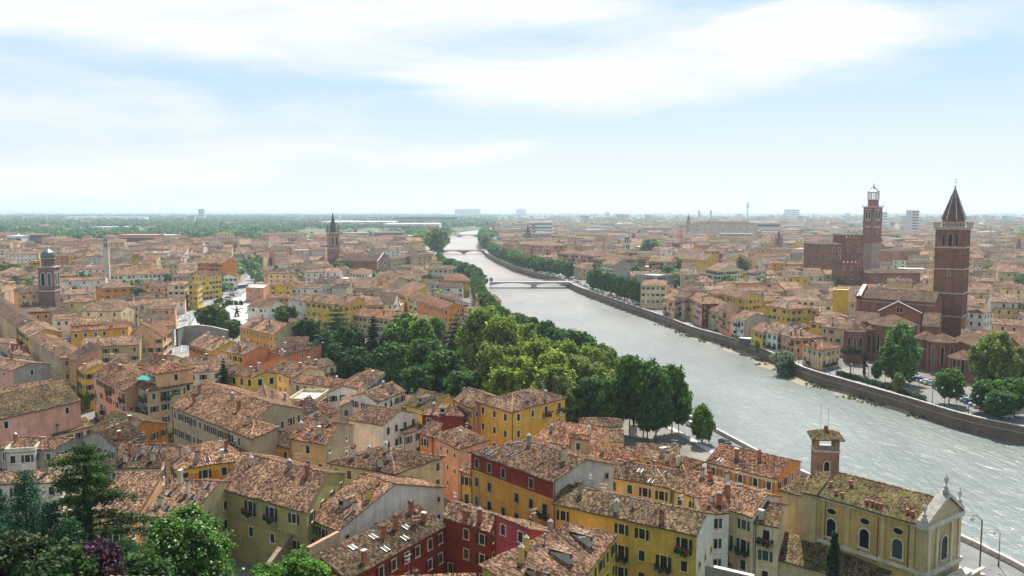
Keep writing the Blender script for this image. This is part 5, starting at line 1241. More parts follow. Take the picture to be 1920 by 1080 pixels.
def small_tower(u, vb, vt, vtip, wpx, dist_, lab, kind='spire', col=BR, m=iB, cat='bell tower', yaw=.3, name='bell_tower'):
    zz = lambda v: 60 - dist_ * (v - 393) / 1600; c0 = Vector(((u - 960) / 1600 * dist_, dist_)); w = wpx * dist_ / 1600 / 2 / (abs(math.cos(yaw)) + abs(math.sin(yaw)))
    r = thing(name, lab, cat, (c0.x, c0.y, 0), yaw); z1 = zz(vt); zt = zz(vtip); b = MB(); b.box(-w, -w, 0, w, w, z1, m, col); b.build('shaft', r)
    b = MB(); b.box(-w * 1.1, -w * 1.1, z1, w * 1.1, w * 1.1, z1 + w * .15, iS, (.5, .42, .35)); b.box(-w * 1.05, -w * 1.05, z1 - w * 3.2, w * 1.05, w * 1.05, z1 - w * 3.05, iS, (.5, .42, .35)); b.build('cornice', r)
    for a_ in range(4):
        dd = Vector((math.cos(a_ * math.pi / 2), math.sin(a_ * math.pi / 2))); nn = Vector((dd.y, -dd.x))
        for x in (-.4, .4):
            q = nn * (w * 1.005) + dd * x * w; add_arch(r, (q.x, q.y, z1 - w * 2.4), dd, nn, round(w * .42, 2), round(w * 1.7, 2), round(w * .1, 2), (.5, .45, .4), name='belfry_opening')
            if kind == 'dome':
                for z in (z1 - w * 5.2, z1 - w * 7.6): q = nn * (w * 1.005) + dd * x * w; add_arch(r, (q.x, q.y, z), dd, nn, .7, 1.5, .2, (.5, .45, .4))
    b = MB()
    if kind == 'spire':
        b.prism(0, 0, z1, zt, w * .85, .1, 8, iM if dist_ > 600 else iB, (.07, .065, .075), math.pi / 8, cap=False); b.build('spire', r)
        for sx_ in (-1, 1):
            for sy in (-1, 1): b = MB(); b.prism(sx_ * w * .85, sy * w * .85, z1, z1 + w * 1.0, w * .16, w * .16, 6, m, col); b.prism(sx_ * w * .85, sy * w * .85, z1 + w, z1 + w * 2.2, w * .18, .02, 6, iM, (.1, .09, .1)); b.build('pinnacle', r)
    elif kind == 'dome':
        h = zt - z1; b.prism(0, 0, z1, z1 + h * .42, w * .88, w * .84, 8, m, tuple(x * .9 for x in col), math.pi / 8); b.prism(0, 0, z1 + h * .42, z1 + h * .46, w * 1.0, w * 1.0, 8, iS, (.4, .33, .28), math.pi / 8); b.build('drum', r)
        b = MB(); z2 = z1 + h * .46; b.lathe([(w * .92, z2), (w * .95, z2 + h * .12), (w * .78, z2 + h * .27), (w * .42, z2 + h * .38), (w * .1, z2 + h * .44), (.12, z2 + h * .54)], 8, iM, (.13, .135, .12), rot=math.pi / 8); b.build('dome', r)
        for k in range(8):
            a = k * math.pi / 4; dd = Vector((-math.sin(a), math.cos(a))); nn = Vector((math.cos(a), math.sin(a))) ; q = nn * w * .83; add_arch(r, (q.x, q.y, z1 + h * .10), dd, nn, .9, 2.3, .15, (.45, .38, .3), name='drum_opening')
    elif kind == 'pyramid':
        b.lathe([(w * 1.25 * 1.2, z1), (0, zt)], 4, iR, (1, .9, .85), rot=math.pi / 4); b.build('roof', r)
    mark([(c0.x - w, c0.y - w), (c0.x + w, c0.y - w), (c0.x + w, c0.y + w), (c0.x - w, c0.y + w)])
    return r
def towers():
    small_tower(89.5, 580, 501, 462, 31, 470, 'dark brick bell tower with a grey dome, standing at the far left', 'dome', (.21, .125, .10), yaw=.12)
    small_tower(625, 475, 437, 398, 24, 850, 'brick bell tower with a tall black spire behind the friary church', 'spire', (.30, .15, .115), yaw=.5)
    small_tower(990, 450, 436, 417, 11, 1330, 'dark brick bell tower with a sharp spire by the far river bend', 'spire', (.22, .12, .10), yaw=.5)
    small_tower(1000.5, 450, 430, 418, 8, 1480, 'pale slim bell tower right behind the sharp dark spire', 'dome', (.45, .38, .32), yaw=.2)
    small_tower(1460, 462, 446, 430, 12, 900, 'little brick bell tower with a pointed brick cap amid right bank roofs', 'spire', (.25, .12, .10), yaw=.4)
    small_tower(1175, 470, 455, 440, 12, 930, 'white bell tower left of the great plane tree', 'dome', (.58, .55, .5), iW, yaw=.2)
    small_tower(1188, 455, 446, 434, 9, 1150, 'stone bell tower with a small dome behind the white one', 'dome', (.40, .33, .27), iW, yaw=.2)
    small_tower(199, 500, 452, 446, 11, 640, 'slim cream bell tower among the left bank roofs', 'pyramid', (.55, .50, .42), iW, yaw=.2)
    small_tower(1290, 425, 413, 401, 7, 1700, 'church tower with a pointed grey cap on the far skyline', 'spire', (.35, .26, .2), yaw=.3)
    small_tower(1370, 484, 468, 466, 9, 800, 'small white turret right of the long yellow palace', 'pyramid', (.6, .56, .5), iW, yaw=.1, name='turret', cat='turret')
    small_tower(1910, 480, 458, 444, 8, 900, 'small dark brick tower at the right edge among far roofs', 'spire', (.2, .1, .08), yaw=.3)
    # friary church with the rose window
    s = sh('g', (636, 489), (708, 490), 14, R=(719, 477), pitch=.45); org = s.E[0]; r = thing('church', 'long brown brick friary church with a round gable window right of the black spire', 'church', (org.x, org.y, 0))
    info = part_shape(r, s, org, BR, 'd', 'nave_wall', 'nave_roof', detail=False); mark([tuple(e) for e in s.E])
    p, q, zt, zl = info['right']; pt, d, n = local_on(info, 'right', .5, 0, org)
    Wd = s.D; T = Msgn(pt, d, n); b = MB(); zr = s.H(.5, .5)
    f = [(-Wd / 2 - 1, 0), (Wd / 2 + 1, 0), (Wd / 2 + 1, 14.5), (0, zr + 2), (-Wd / 2 - 1, 14.5)]
    b.face([T @ Vector((x, 1.2, z)) for x, z in f], iB, (.34, .20, .15)); b.face([T @ Vector((x, .1, z)) for x, z in f[::-1]], iB, BR)
    for (x0, z0), (x1, z1) in zip(f, f[1:] + f[:1]): b.face([T @ Vector(q_) for q_ in ((x0, .1, z0), (x1, .1, z1), (x1, 1.2, z1), (x0, 1.2, z0))], iS, (.55, .48, .4))
    b.build('facade', r)
    rb = MB(); rb.prism(0, 0, 0, .3, 2.6, 2.6, 16, iS, (.6, .57, .5), T=T @ Matrix.Translation((0, 1.2, 12)) @ Matrix.Rotation(-math.pi / 2, 4, 'X')); rb.prism(0, 0, .3, .4, 1.8, 1.8, 16, iG, T=T @ Matrix.Translation((0, 1.2, 12)) @ Matrix.Rotation(-math.pi / 2, 4, 'X')); rb.build('rose_window', r)
    hs('g', (736, 487), (778, 480), 12, 'beige', 'd', 'grey brown convent wing with many windows right of the rose window', depth=14, wp=(4, 4), near=False)
    hs('h', (612, 488), (636, 489), 10, 'brick', 'd', 'low brick apse at the foot of the black spired tower', depth=16, near=False, m=iB, win='bare')
def bridge(name, lab, ua, ub, vd, y, piers, arch, c, zd=1.2, th=1.1, wd=9, lamps=0):
    xa = (ua - 960) / 1600 * y; xb = (ub - 960) / 1600 * y; r = thing(name, lab, 'bridge', ((xa + xb) / 2, y, 0)); L = (xb - xa) / 2; ps = [(p - 960) / 1600 * y - (xa + xb) / 2 for p in piers]
    b = MB(); b.box(-L, -wd / 2, zd - .35, L, wd / 2, zd, iS, (.36, .34, .32)); b.build('deck', r)
    sp_ = [-L] + ps + [L]; m = iB if arch == 'brick' else iS
    b = MB()
    for x0, x1 in zip(sp_, sp_[1:]):
        n = 12
        for k in range(n):
            f = lambda t: zd - .35 - th * .5 - (abs(t * 2 - 1) ** 2.2) * (th * 2.2)
            xa_, xb_ = x0 + (x1 - x0) * k / n, x0 + (x1 - x0) * (k + 1) / n; za, zb_ = f(k / n), f((k + 1) / n)
            for yy in (-wd / 2 + .2, wd / 2 - .2): b.face([(xa_, yy, za), (xb_, yy, zb_), (xb_, yy, zd - .35), (xa_, yy, zd - .35)], m, c)
            b.face([(xa_, -wd / 2 + .2, za), (xa_, wd / 2 - .2, za), (xb_, wd / 2 - .2, zb_), (xb_, -wd / 2 + .2, zb_)], m, c)
    b.build('arches', r)
    for p in ps:
        b = MB(); b.box(-1.8, -wd / 2 - .5, -7, 1.8, wd / 2 + .5, zd - .35 - th * 2.2, iS, (.36, .30, .25)); b.prism(0, -wd / 2 - .5, -8, -2.2, 2.4, 2.4, 8, iS, (.38, .33, .28)); b.build('pier', r, (p, 0, 0))
    for yy in (-wd / 2, wd / 2 - .2):
        b = MB(); b.box(-L, yy, zd, L, yy + .2, zd + .2, iS, (.5, .48, .45)); b.box(-L, yy + .02, zd + .95, L, yy + .16, zd + 1.08, iM, (.5, .5, .5))
        n = int(L * 2 / 2.2)
        for k in range(n + 1): x = -L + k * 2 * L / n; b.box(x - .08, yy + .02, zd + .2, x + .08, yy + .16, zd + .95, iM, (.45, .45, .45))
        b.build('railing', r)
    return r
def bridges():
    bridge('bridge', 'flat pale road bridge with one stout pier, nearest of the bridges', 918, 1076, 530, 700, (1001,), 'stone', (.42, .38, .34), 1.0, 1.0, 12)
    bridge('bridge', 'reddish arched bridge with two piers, second nearest', 788, 912, 470, 1235, (827, 870), 'brick', (.34, .18, .14), 1.6, 1.7, 12)
    bridge('bridge', 'grey arched bridge far up the river, third nearest', 830, 912, 441, 1990, (862, 893), 'stone', (.40, .34, .30), 1.6, 2.0, 14)
for pl, dd in ((((634, 474), (736, 474), (780, 478), (780, 505), (730, 512), (634, 500)), 820), (((640, 488), (720, 488), (720, 508), (640, 500)), 800), (((1585, 535), (1760, 520), (1760, 440), (1820, 440), (1815, 620), (1930, 640), (1930, 740), (1585, 740)), 382), (((70, 500), (108, 500), (108, 578), (70, 578)), 533), (((72, 462), (106, 462), (106, 500), (72, 500)), 533), (((1530, 440), (1652, 440), (1652, 530), (1530, 530)), 600), (((612, 398), (640, 398), (640, 485), (612, 485)), 850),
               (((300, 650), (318, 612), (340, 592), (410, 553), (470, 508), (487, 508), (500, 568), (520, 608), (455, 628), (352, 655)), 9e3), (((1040, 600), (1250, 610), (1500, 715), (1920, 840), (1920, 1100), (1800, 1100), (1400, 830), (1060, 640)), 9e3), (((940, 470), (1090, 548), (1510, 708), (1510, 690), (1100, 536), (950, 470)), 9e3), (((984, 417), (1006, 417), (1006, 452), (984, 452)), 1300), (((1452, 430), (1468, 430), (1468, 462), (1452, 462)), 900), (((0, 585), (30, 620), (160, 740), (180, 745), (100, 665), (40, 618), (0, 570)), 400)):
    protect(pl, dd)
riverside_church(); gothic_church(); civic_tower(); towers(); bridges()
# ---------------------------------------------------------------- trees
def leaves(rs, lobes, n, size, col, var=.45, up=.35, flat=1., tip=None):
    """lobes: (x,y,z, rx,ry,rz); many small leaf faces on and under the skin of every lobe"""
    L = np.array(lobes, float); wts = (L[:, 3] * L[:, 4] + L[:, 3] * L[:, 5] + L[:, 4] * L[:, 5]); wts /= wts.sum()
    k = rs.choice(len(L), n, p=wts); d = rs.normal(size=(n, 3)); d /= np.linalg.norm(d, axis=1)[:, None]
    r = 1 - np.abs(rs.normal(0, .22, n)); r += np.abs(rs.normal(0, .10, n)); c = L[k, :3] + d * L[k, 3:6] * r[:, None]
    if n > 60 * len(L):                      # every limb ends in several separate leafy sprays
        m_ = 9; sd = rs.normal(size=(len(L), m_, 3)); sd[:, :, 2] += .25; sd /= np.linalg.norm(sd, axis=2)[:, :, None]; sr = rs.uniform(.45, 1.15, (len(L), m_, 1)); ss = rs.uniform(.16, .36, (len(L), m_))
        j = rs.randint(0, m_, n); ds = sd[k, j]; c = L[k, :3] + (ds * sr[k, j] + rs.normal(0, 1, (n, 3)) * ss[k, j][:, None]) * L[k, 3:6]; d = (c - L[k, :3]) / L[k, 3:6]; d /= np.linalg.norm(d, axis=1)[:, None] + 1e-6
    nz = d / L[k, 3:6]; nz /= np.linalg.norm(nz, axis=1)[:, None]; nz = nz + rs.normal(0, .75, (n, 3)); nz[:, 2] += up; nz /= np.linalg.norm(nz, axis=1)[:, None]
    a = np.cross(nz, rs.normal(size=(n, 3))); a /= np.linalg.norm(a, axis=1)[:, None]; b = np.cross(nz, a)
    s = size * rs.uniform(.6, 1.35, n)[:, None]; b = b * flat
    V = np.stack([c - a * s - b * s * .55, c + a * s * .35 - b * s, c + a * s + b * s * .5, c - a * s * .4 + b * s], 1).reshape(-1, 3)
    Q = np.arange(n * 4).reshape(n, 4); g = 1 + rs.normal(0, var, n); g = np.clip(g, .45, 2.1)[:, None]
    lob = (1 + rs.normal(0, .16, len(L)))[k][:, None]; C_ = np.array(col)[None] * g * lob
    if tip is not None: m = rs.random(n) < tip[1]; m &= (d[:, 2] > -.2); C_[m] = np.array(tip[0])[None] * rs.uniform(.7, 1.2, (m.sum(), 1))
    return V, Q, np.clip(C_, 0, 1)
def merge(parts):
    V = []; Q = []; C_ = []; o = 0
    for v, q, c in parts: V.append(v); Q.append(q + o); C_.append(c); o += len(v)
    return np.concatenate(V), np.concatenate(Q), np.concatenate(C_)
def crown_lobes(rs, H, Rr, z0, n, shape='round'):
    ls = (22 / max(22, n)) ** .45
    o = []
    for i in range(n):
        t = (i + .5) / n; z = z0 + (H - z0) * t
        if shape == 'round': rr = Rr * math.sqrt(max(.05, 1 - (2 * t - 1) ** 2 * .92))
        elif shape == 'egg': rr = Rr * (math.sin(math.pi * min(1, t * .80 + .18)) ** .7)
        elif shape == 'cone': rr = Rr * (1.05 - t)
        else: rr = Rr * .55 * (1.15 - t ** 3)
        a = i * 2.399 + rs.uniform(0, .6); q = rr * rs.uniform(.35, .72); s = Rr * rs.uniform(.18, .58) * ls * (.75 if t > .85 else 1) * (1.5 if shape == 'col' else 1); q = q * (1 + (1 - ls) * .55)
        e_ = 1.5 if shape == 'egg' else 1.0; o.append((math.cos(a) * q, math.sin(a) * q, min(z, H - s * .7 * e_), s * (1.15 - .15 * e_) / e_ ** .4, s * (1.15 - .15 * e_) / e_ ** .4, s * rs.uniform(.75, 1.0) * e_))
    return o
def trunk_mb(H, r, z0, Rr, seed, n=6):
    b = MB(); q = random.Random(seed); c = (.10, .075, .05); b.bar((0, 0, -1.5), (q.uniform(-.2, .2), q.uniform(-.2, .2), z0 + (H - z0) * .55), r, iK, c, 7, r * .4)
    for k in range(n):
        a = k * 2.4 + q.random(); z = z0 * .8 + (H - z0) * .5 * k / n; b.bar((0, 0, z), (math.cos(a) * Rr * .65, math.sin(a) * Rr * .65, z + Rr * .7), r * .4, iK, c, 5, r * .12)
    return b
PROTO = {}
def proto(kind, H, Rr, z0, nl, size, col, shape='round', nlobe=22, var=.45, seed=1, up=.35, tip=None, tr=.28, flat=1.):
    rs = np.random.RandomState(seed); lob = crown_lobes(rs, H, Rr, z0, nlobe, shape); V, Q, C_ = leaves(rs, lob, nl, size, col, var, up, flat, tip)
    core = [(x * .75, y * .75, z, a * .62, b_ * .62, c * .62) for x, y, z, a, b_, c in lob]; V2, Q2, C2 = leaves(rs, core, nl // 7, size * 2.2, tuple(x * .8 for x in col), .2, 0)  # inner leaves get a darker colour, painting shade into the crown
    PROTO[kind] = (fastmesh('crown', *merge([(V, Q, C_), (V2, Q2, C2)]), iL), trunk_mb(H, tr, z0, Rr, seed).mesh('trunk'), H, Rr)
def conifer(kind, H, Rr, levels, per, nl, size, col, seed, droop=.25, gap=.0, top=.04, tipcol=None, z0=.12):
    rs = np.random.RandomState(seed); lob = []
    b = MB(); b.bar((0, 0, -2), (0, 0, H * .98), .02 * H, iK, (.06, .045, .035), 7, .03)
    for i in range(levels):
        t = i / (levels - 1); z = H * (z0 + (1 - z0) * t) * .985; R_ = Rr * ((1 - t) ** .8 + top) * rs.uniform(.75, 1.12)
        for k in range(per):
            a = k * 2 * math.pi / per + i * 1.3 + rs.uniform(-.3, .3); R2 = R_ * rs.uniform(.6, 1.1)
            if rs.rand() < gap: continue
            m = max(2, int(R2 / (size * 3)))
            for j in range(m):
                f = (j + .6) / m; x = math.cos(a) * R2 * f; y = math.sin(a) * R2 * f; zz = z + R2 * (.25 * f - droop * 2.2 * f * f)
                s = R2 * .22 * (1.15 - f * .6) + size * .6; lob.append((x, y, zz, s, s, s * .32 + size * .3))
            b.bar((0, 0, z), (math.cos(a) * R2 * .9, math.sin(a) * R2 * .9, z + R2 * (.22 - droop * 1.7)), .04 + .010 * R2, iK, (.06, .045, .035), 4, .02)
    V, Q, C_ = leaves(rs, lob, nl, size, col, .4, .5, .5, tipcol); PROTO[kind] = (fastmesh('crown', V, Q, C_, iL), b.mesh('trunk'), H, Rr)
def make_protos():
    proto('plane', 16, 6.2, 4.0, 14000, .30, (0.079, 0.170, 0.022), seed=1, nlobe=54)
    proto('plane2', 15, 5.6, 3.6, 13000, .30, (0.061, 0.139, 0.022), seed=2, nlobe=48)
    proto('bright', 20, 7.0, 3.0, 26000, .25, (0.215, 0.29, 0.030), 'egg', 90, seed=3, var=.4)
    proto('bright2', 18, 6.0, 3.0, 20000, .25, (0.20, 0.265, 0.045), 'egg', 80, seed=4, var=.4)
    proto('fresh', 17, 4.6, 3.0, 15000, .27, (0.125, 0.235, 0.035), 'egg', 70, seed=5)
    proto('dark', 15, 6.5, 3.0, 11000, .36, (0.038, 0.093, 0.018), seed=6, nlobe=54)
    proto('oak', 12, 5.5, 3.0, 8000, .36, (0.088, 0.134, 0.028), seed=7, nlobe=44)
    proto('far', 14, 5.0, 3.6, 3600, .55, (0.079, 0.161, 0.031), seed=8, nlobe=18)
    proto('farlight', 14, 5.2, 2.5, 2600, .65, (0.140, 0.232, 0.049), seed=9, nlobe=18)
    proto('willow', 7, 4.2, .5, 5000, .22, (.15, .19, .10), seed=10, nlobe=20)
    proto('cypress', 13, 1.15, .4, 7000, .17, (0.032, 0.064, 0.020), 'col', 46, seed=11)
    proto('poplar', 24, 8.0, 3.0, 16000, .34, (0.131, 0.241, 0.042), 'egg', 100, seed=12)
    proto('bush', 2.2, 1.4, .2, 900, .20, (0.088, 0.179, 0.028), seed=13, nlobe=8, tr=.08)
    conifer('cedar', 20, 8.5, 9, 9, 15000, .30, (.035, .085, .022), 21, droop=.12, gap=.12, top=.22, z0=.3, tipcol=((.12, .19, .03), .25))
    conifer('fir', 17, 4.6, 20, 9, 12000, .26, (.016, .040, .015), 22, droop=.2)
    rs = np.random.RandomState(31); lob = [(math.cos(a) * q, math.sin(a) * q, 11 + rs.uniform(-.5, .9), 2.0, 2.0, 1.0) for a, q in ((i * 2.4, 4.4 * math.sqrt((i + .5) / 16)) for i in range(16))]
    b = MB(); b.bar((0, 0, -1), (.8, 0, 5), .38, iK, (.12, .07, .045), 7, .3)
    for k in range(7): a = k * .9; b.bar((.8, 0, 5), (math.cos(a) * 3.6, math.sin(a) * 3.6, 10.6), .22, iK, (.12, .07, .045), 5, .08)
    V, Q, C_ = leaves(rs, lob, 8000, .26, (.025, .055, .018), .4, .5); PROTO['umbrella'] = (fastmesh('crown', V, Q, C_, iL), b.mesh('trunk'), 12.3, 6)
NT_ = []
def tree(kind, u, vt, lab, h=None, g=None, z0=0., sx=1., cat='tree', pos=None, name='tree'):
    cm, tm, H, Rr = PROTO[kind]; h = h or H; k = h / H
    p = P(u, vt, h + z0) if pos is None else Vector((pos[0], pos[1], 0)); t = thing(name, lab, cat, (p.x, p.y, z0), R.uniform(0, 6.28), g); t.scale = (k * sx, k * sx, k)
    link('trunk', tm, t); link('crown', cm, t); NT_.append(t)
    r_ = Rr * k * sx * .75; mark([(p.x - r_, p.y - r_), (p.x + r_, p.y - r_), (p.x + r_, p.y + r_), (p.x - r_, p.y + r_)])
    return t
def trees():
    make_protos()
    # the riverside park, back to front; (kind, u, v of the top, label, height, width factor)
    L = [('cedar', 632, 572, 'spreading dark cedar in front of the yellow palace', 22, .9), ('dark', 575, 600, 'dark evergreen tree left of the palace cedar, behind the coral building', 15, 1.0),
         ('cedar', 610, 612, 'flat layered cedar rising over the coral building', 19, 1.0), ('dark', 655, 615, 'dark round tree below the palace cedar', 17, .95),
         ('cedar', 745, 583, 'dark cedar breaking the line of the red brown roof', 21, .8), ('fir', 700, 592, 'slender dark conifer in the middle of the park', 22, 1.2),
         ('fresh', 762, 590, 'fresh green poplar with a soft top, park middle', 21, 1.2), ('fresh', 790, 600, 'feathery green tree right of the soft topped poplar', 20, 1.1), ('fresh', 735, 610, 'feathery green tree left of the soft topped poplar', 18, 1.1),
         ('fresh', 815, 597, 'light green tree at the foot of the gallery building', 18, 1.), ('cedar', 855, 590, 'dark cedar between the light green and the yellow green trees', 20, .75),
         ('bright', 908, 580, 'biggest yellow green tree of the park', 26, 1.15), ('bright', 945, 596, 'yellow green tree right behind the biggest one', 24, 1.05), ('bright2', 985, 612, 'yellow green tree beside the river row', 20, 1.),
         ('bright', 1010, 640, 'broad yellow green tree near the river bank', 22, 1.2), ('bright', 1062, 643, 'pale olive tree overhanging the river', 20, 1.1), ('bright', 1105, 652, 'pale green tree beside the dark river trees', 19, 1.),
         ('bright2', 1140, 662, 'thin pale tree with bare twigs before the water', 17, .8), ('bright2', 960, 655, 'olive green tree in front of the yellow green group', 20, 1.1),
         ('bright2', 1085, 672, 'pale olive tree in the yellow green group before the river', 18, 1.2), ('bright', 1035, 665, 'large yellow green tree in front of the river row', 20, 1.2), ('bright2', 1125, 690, 'yellow green tree left of the dark riverside clump', 16, 1.1), ('bright', 970, 672, 'broad yellow green tree in the park centre', 19, 1.2), ('bright2', 925, 650, 'yellow green tree below the biggest one', 21, 1.1),
         ('plane', 745, 648, 'round green tree in the left park foreground', 17, 1.1), ('plane', 720, 662, 'leafy round tree at the left edge of the park', 15, 1.0), ('plane', 800, 640, 'full green tree in the park foreground', 18, 1.1),
         ('plane2', 835, 662, 'deep green tree in the park foreground centre', 17, 1.2), ('plane2', 780, 690, 'low deep green tree above the mossy roof', 14, 1.), ('plane2', 870, 700, 'shaded green tree before the yellow green giant', 14, 1.2),
         ('plane2', 920, 708, 'low dark green tree above the yellow corner house', 12, 1.2), ('dark', 660, 655, 'very dark evergreen at the left end of the park', 15, 1.1), ('dark', 630, 650, 'dark evergreen touching the coral building', 13, .9),
         ('dark', 690, 668, 'dark shaded tree between the evergreens', 12, .9), ('bright2', 1050, 690, 'olive tree behind the mustard corner house', 17, 1.1), ('bright2', 1005, 700, 'pale olive tree just behind the corner house roof', 15, 1.1),
         ('plane2', 1110, 712, 'dark green tree beside the corner house balcony', 14, 1.), ('oak', 738, 700, 'small magnolia tree in front of the court house', 9, .9),
         ('plane', 1182, 676, 'tall dark green tree on the river bank', 20, .62), ('plane', 1208, 682, 'dark green tree in the near riverside clump', 19.5, .62), ('plane2', 1232, 694, 'round dark green tree, second from the river end', 19, .68), ('plane', 1262, 690, 'bulky dark green tree overlooking the water', 18, .72),
         ('plane2', 1150, 715, 'dark green tree left in the riverside clump', 15, .8), ('plane2', 1215, 725, 'low dark green tree over the parked cars', 14, .8), ('plane', 1274, 730, 'low green tree at the water side of the clump', 12, .75), ('fresh', 1318, 760, 'lone bright green tree standing apart before the water', 10, 1.2)]
    for k, u, v, lab, h, sx_ in L: tree(k, u, v, lab, h, 'trees in the riverside park', sx=sx_)
    # row along the near bank going upstream
    LBt = offs(LBs, 6); n = 0
    row = [p for p in LBt if 300 < p.y < 900]; d_ = 0; last = None; rowp = []
    for i in range(len(LBt) - 1):
        a, c = LBt[i], LBt[i + 1]; s = (c - a).length; m_ = max(1, int(s / 8.5))
        for j in range(m_):
            q = a.lerp(c, j / m_)
            if 262 < q.y < 900: rowp.append(q)
    for i, q in enumerate(rowp):
        k = R.choice(['plane', 'plane2', 'plane']) if q.y < 600 else 'far'; t = tree(k, 0, 0, 'dark green plane tree in the row along the near river bank', R.uniform(11, 14) * (1 if q.y > 330 else 1.1), 'row of plane trees along the near bank', pos=q, sx=.95)
        if 12 < i < 60 and q.y < 560: pass
    # rows on the far quay: a dense stretch above and below the flat bridge
    RBt = offs(RBs, -5.2)
    def walk(pts, step, y0, y1):
        o = []
        for i in range(len(pts) - 1):
            a, c = pts[i], pts[i + 1]; s = (c - a).length; m_ = max(1, round(s / step))
            for j in range(m_):
                q = a.lerp(c, j / m_)
                if y0 < q.y < y1: o.append(q)
        return o
    for q in walk(RBt, 11.5, 525, 640): tree('plane2' if q.y < 620 else 'far', 0, 0, 'plane tree in the quay row between the flat bridge and the arcaded cream palace', R.uniform(13, 16), 'quay trees below the flat bridge', pos=q, sx=.72)
    for q in walk(RBt, 13, 715, 1190): tree('far', 0, 0, 'plane tree in the quay row between the flat bridge and the reddish arched bridge', R.uniform(12.5, 15), 'quay trees above the flat bridge', pos=q, sx=1.)
    for q in () and walk(offs(RBs, -13), 16, 760, 1150): tree('farlight', 0, 0, 'second row plane tree on the far quay before the apartment blocks', R.uniform(14, 17), 'second row of quay trees', pos=q)
    for q in walk(offs(LBs, 9), 12, 1240, 1800): tree('farlight', 0, 0, 'light green tree on the left bank beyond the reddish arched bridge', R.uniform(18, 24), 'trees on the left bank beyond the arched bridge', pos=q, sx=1.1)
    for q in walk(offs(RBs, -7), 12, 1300, 1900): tree('far', 0, 0, 'dark tree on the right bank beyond the reddish arched bridge', R.uniform(16, 22), 'trees on the right bank beyond the arched bridge', pos=q, sx=1.1)
    for (u, v, h) in ((820, 430, 34), (812, 433, 30), (829, 433, 28)): tree('farlight', u, v, 'big tree clump tree on the point before the grey arched bridge', h, 'tree clump on the river point')
    # single trees in town
    for k, u, v, h, lab, s in (('bright2', 1224, 449, 26, 'great round plane tree standing above the right bank roofs', 1.9), ('far', 1252, 500, 14, 'tree beside the salmon block', .9), ('far', 1268, 485, 16, 'dark tree in front of the long yellow palace', .8), ('far', 1380, 482, 17, 'dense green tree right of the long yellow palace', 1.2), ('far', 1392, 488, 14, 'green tree among roofs right of the yellow palace', 1.1),
                               ('oak', 398, 573, 13, 'dark olive round tree at the edge of the white square', 1.15), ('fresh', 418, 582, 11, 'fresh green tree at the edge of the white square', 1.3), ('oak', 436, 600, 10, 'dull green magnolia beside the ochre house', .9), ('oak', 381, 578, 10, 'dark tree beside the curving road', 1.), ('oak', 537, 575, 13, 'round dark tree in front of the grey palace wall', 1.1),
                               ('cypress', 571, 590, 10, 'slim cypress against the grey palace wall', 1.), ('fir', 418, 672, 17, 'dark pointed fir between the near left houses', .95), ('bright2', 350, 722, 8, 'bushy olive green tree in front of the fir', .8), ('fresh', 300, 762, 6, 'small bright shrub tree beside the beige palazzo', 1.2),
                               ('fresh', 163, 735, 6, 'ivy covered tree stump in the street', .6), ('oak', 18, 496, 16, 'broad dark cedar at the left edge near the white building', 1.5), ('fresh', 48, 543, 8, 'small light green tree left of the domed bell tower', .8), ('fresh', 111, 555, 9, 'little green tree right of the domed bell tower', .8),
                               ('oak', 262, 540, 10, 'dark green tree right of the orange house', 1.), ('cypress', 242, 562, 9, 'small dark cypress behind the glazed chapel', .8), ('farlight', 231, 458, 12, 'light green tree near the slim cream bell tower', 1.),
                               ('poplar', 1690, 610, 20.4, 'big green tree in front of the brick apse', 1.0), ('bright2', 1868, 628, 21, 'yellow green tree right of the brick church', 1.0), ('bright2', 1900, 655, 17, 'yellow green tree at the right edge', 1.0), ('plane', 1782, 694, 10.7, 'round dark tree beside the parked cars', 1.15), ('plane2', 1850, 716, 9.5, 'dark tree on the quay right of the parked cars', 1.4), ('plane', 1905, 712, 11, 'dark green tree at the far right end of the quay', 1.4), ('plane2', 1878, 735, 8.5, 'low dark tree on the right quay', 1.4),
                               ('umbrella', 1598, 652, 10.2, 'umbrella pine with a leaning bare trunk beside the peach house', .8), ('cypress', 1622, 660, 8.6, 'tall narrow cypress beside the umbrella pine', .9), ('oak', 1645, 678, 7, 'small olive tree left of the big green tree', .6), ('bright2', 1685, 700, 6.7, 'small yellowish tree by the parked cars', .9), ('willow', 1490, 672, 7, 'pale willow bush hanging over the river wall', .9),
                               ('bright2', 1420, 640, 5, 'yellowish shrub on the quay wall beside the glass pavilion', .7), ('cypress', 1566, 1000, 13, 'dark narrow cypress before the tan riverside church', .9), ('fresh', 1420, 500, 8, 'green tree amid the right bank roofs', .8)):
        zz = 0
        if k == 'willow': p = RBs[min(range(len(RBs)), key=lambda i: abs(W2P((RBs[i].x, RBs[i].y, -6))[0] - 1492))]; tree(k, 0, 0, lab, 9, pos=p + Vector((-3.0, -1)), z0=-4, sx=s)
        else: tree(k, u, v, lab, h, z0=zz, sx=s, name='cypress' if k == 'cypress' else ('umbrella_pine' if k == 'umbrella' else 'tree'))
    # the hillside trees close to the viewer
    rs = np.random.RandomState(77)
    def near_tree(u, vt, y, name, lab, build):
        ry = ray(u, vt); t_ = y / ry[1]; x = ry[0] * t_; ztop = CAMH + ry[2] * t_; zg = hillz(x, y) - .3; r = thing(name, lab, 'tree', (x, y, zg), 0); build(r, ztop - zg); NT_.append(r)
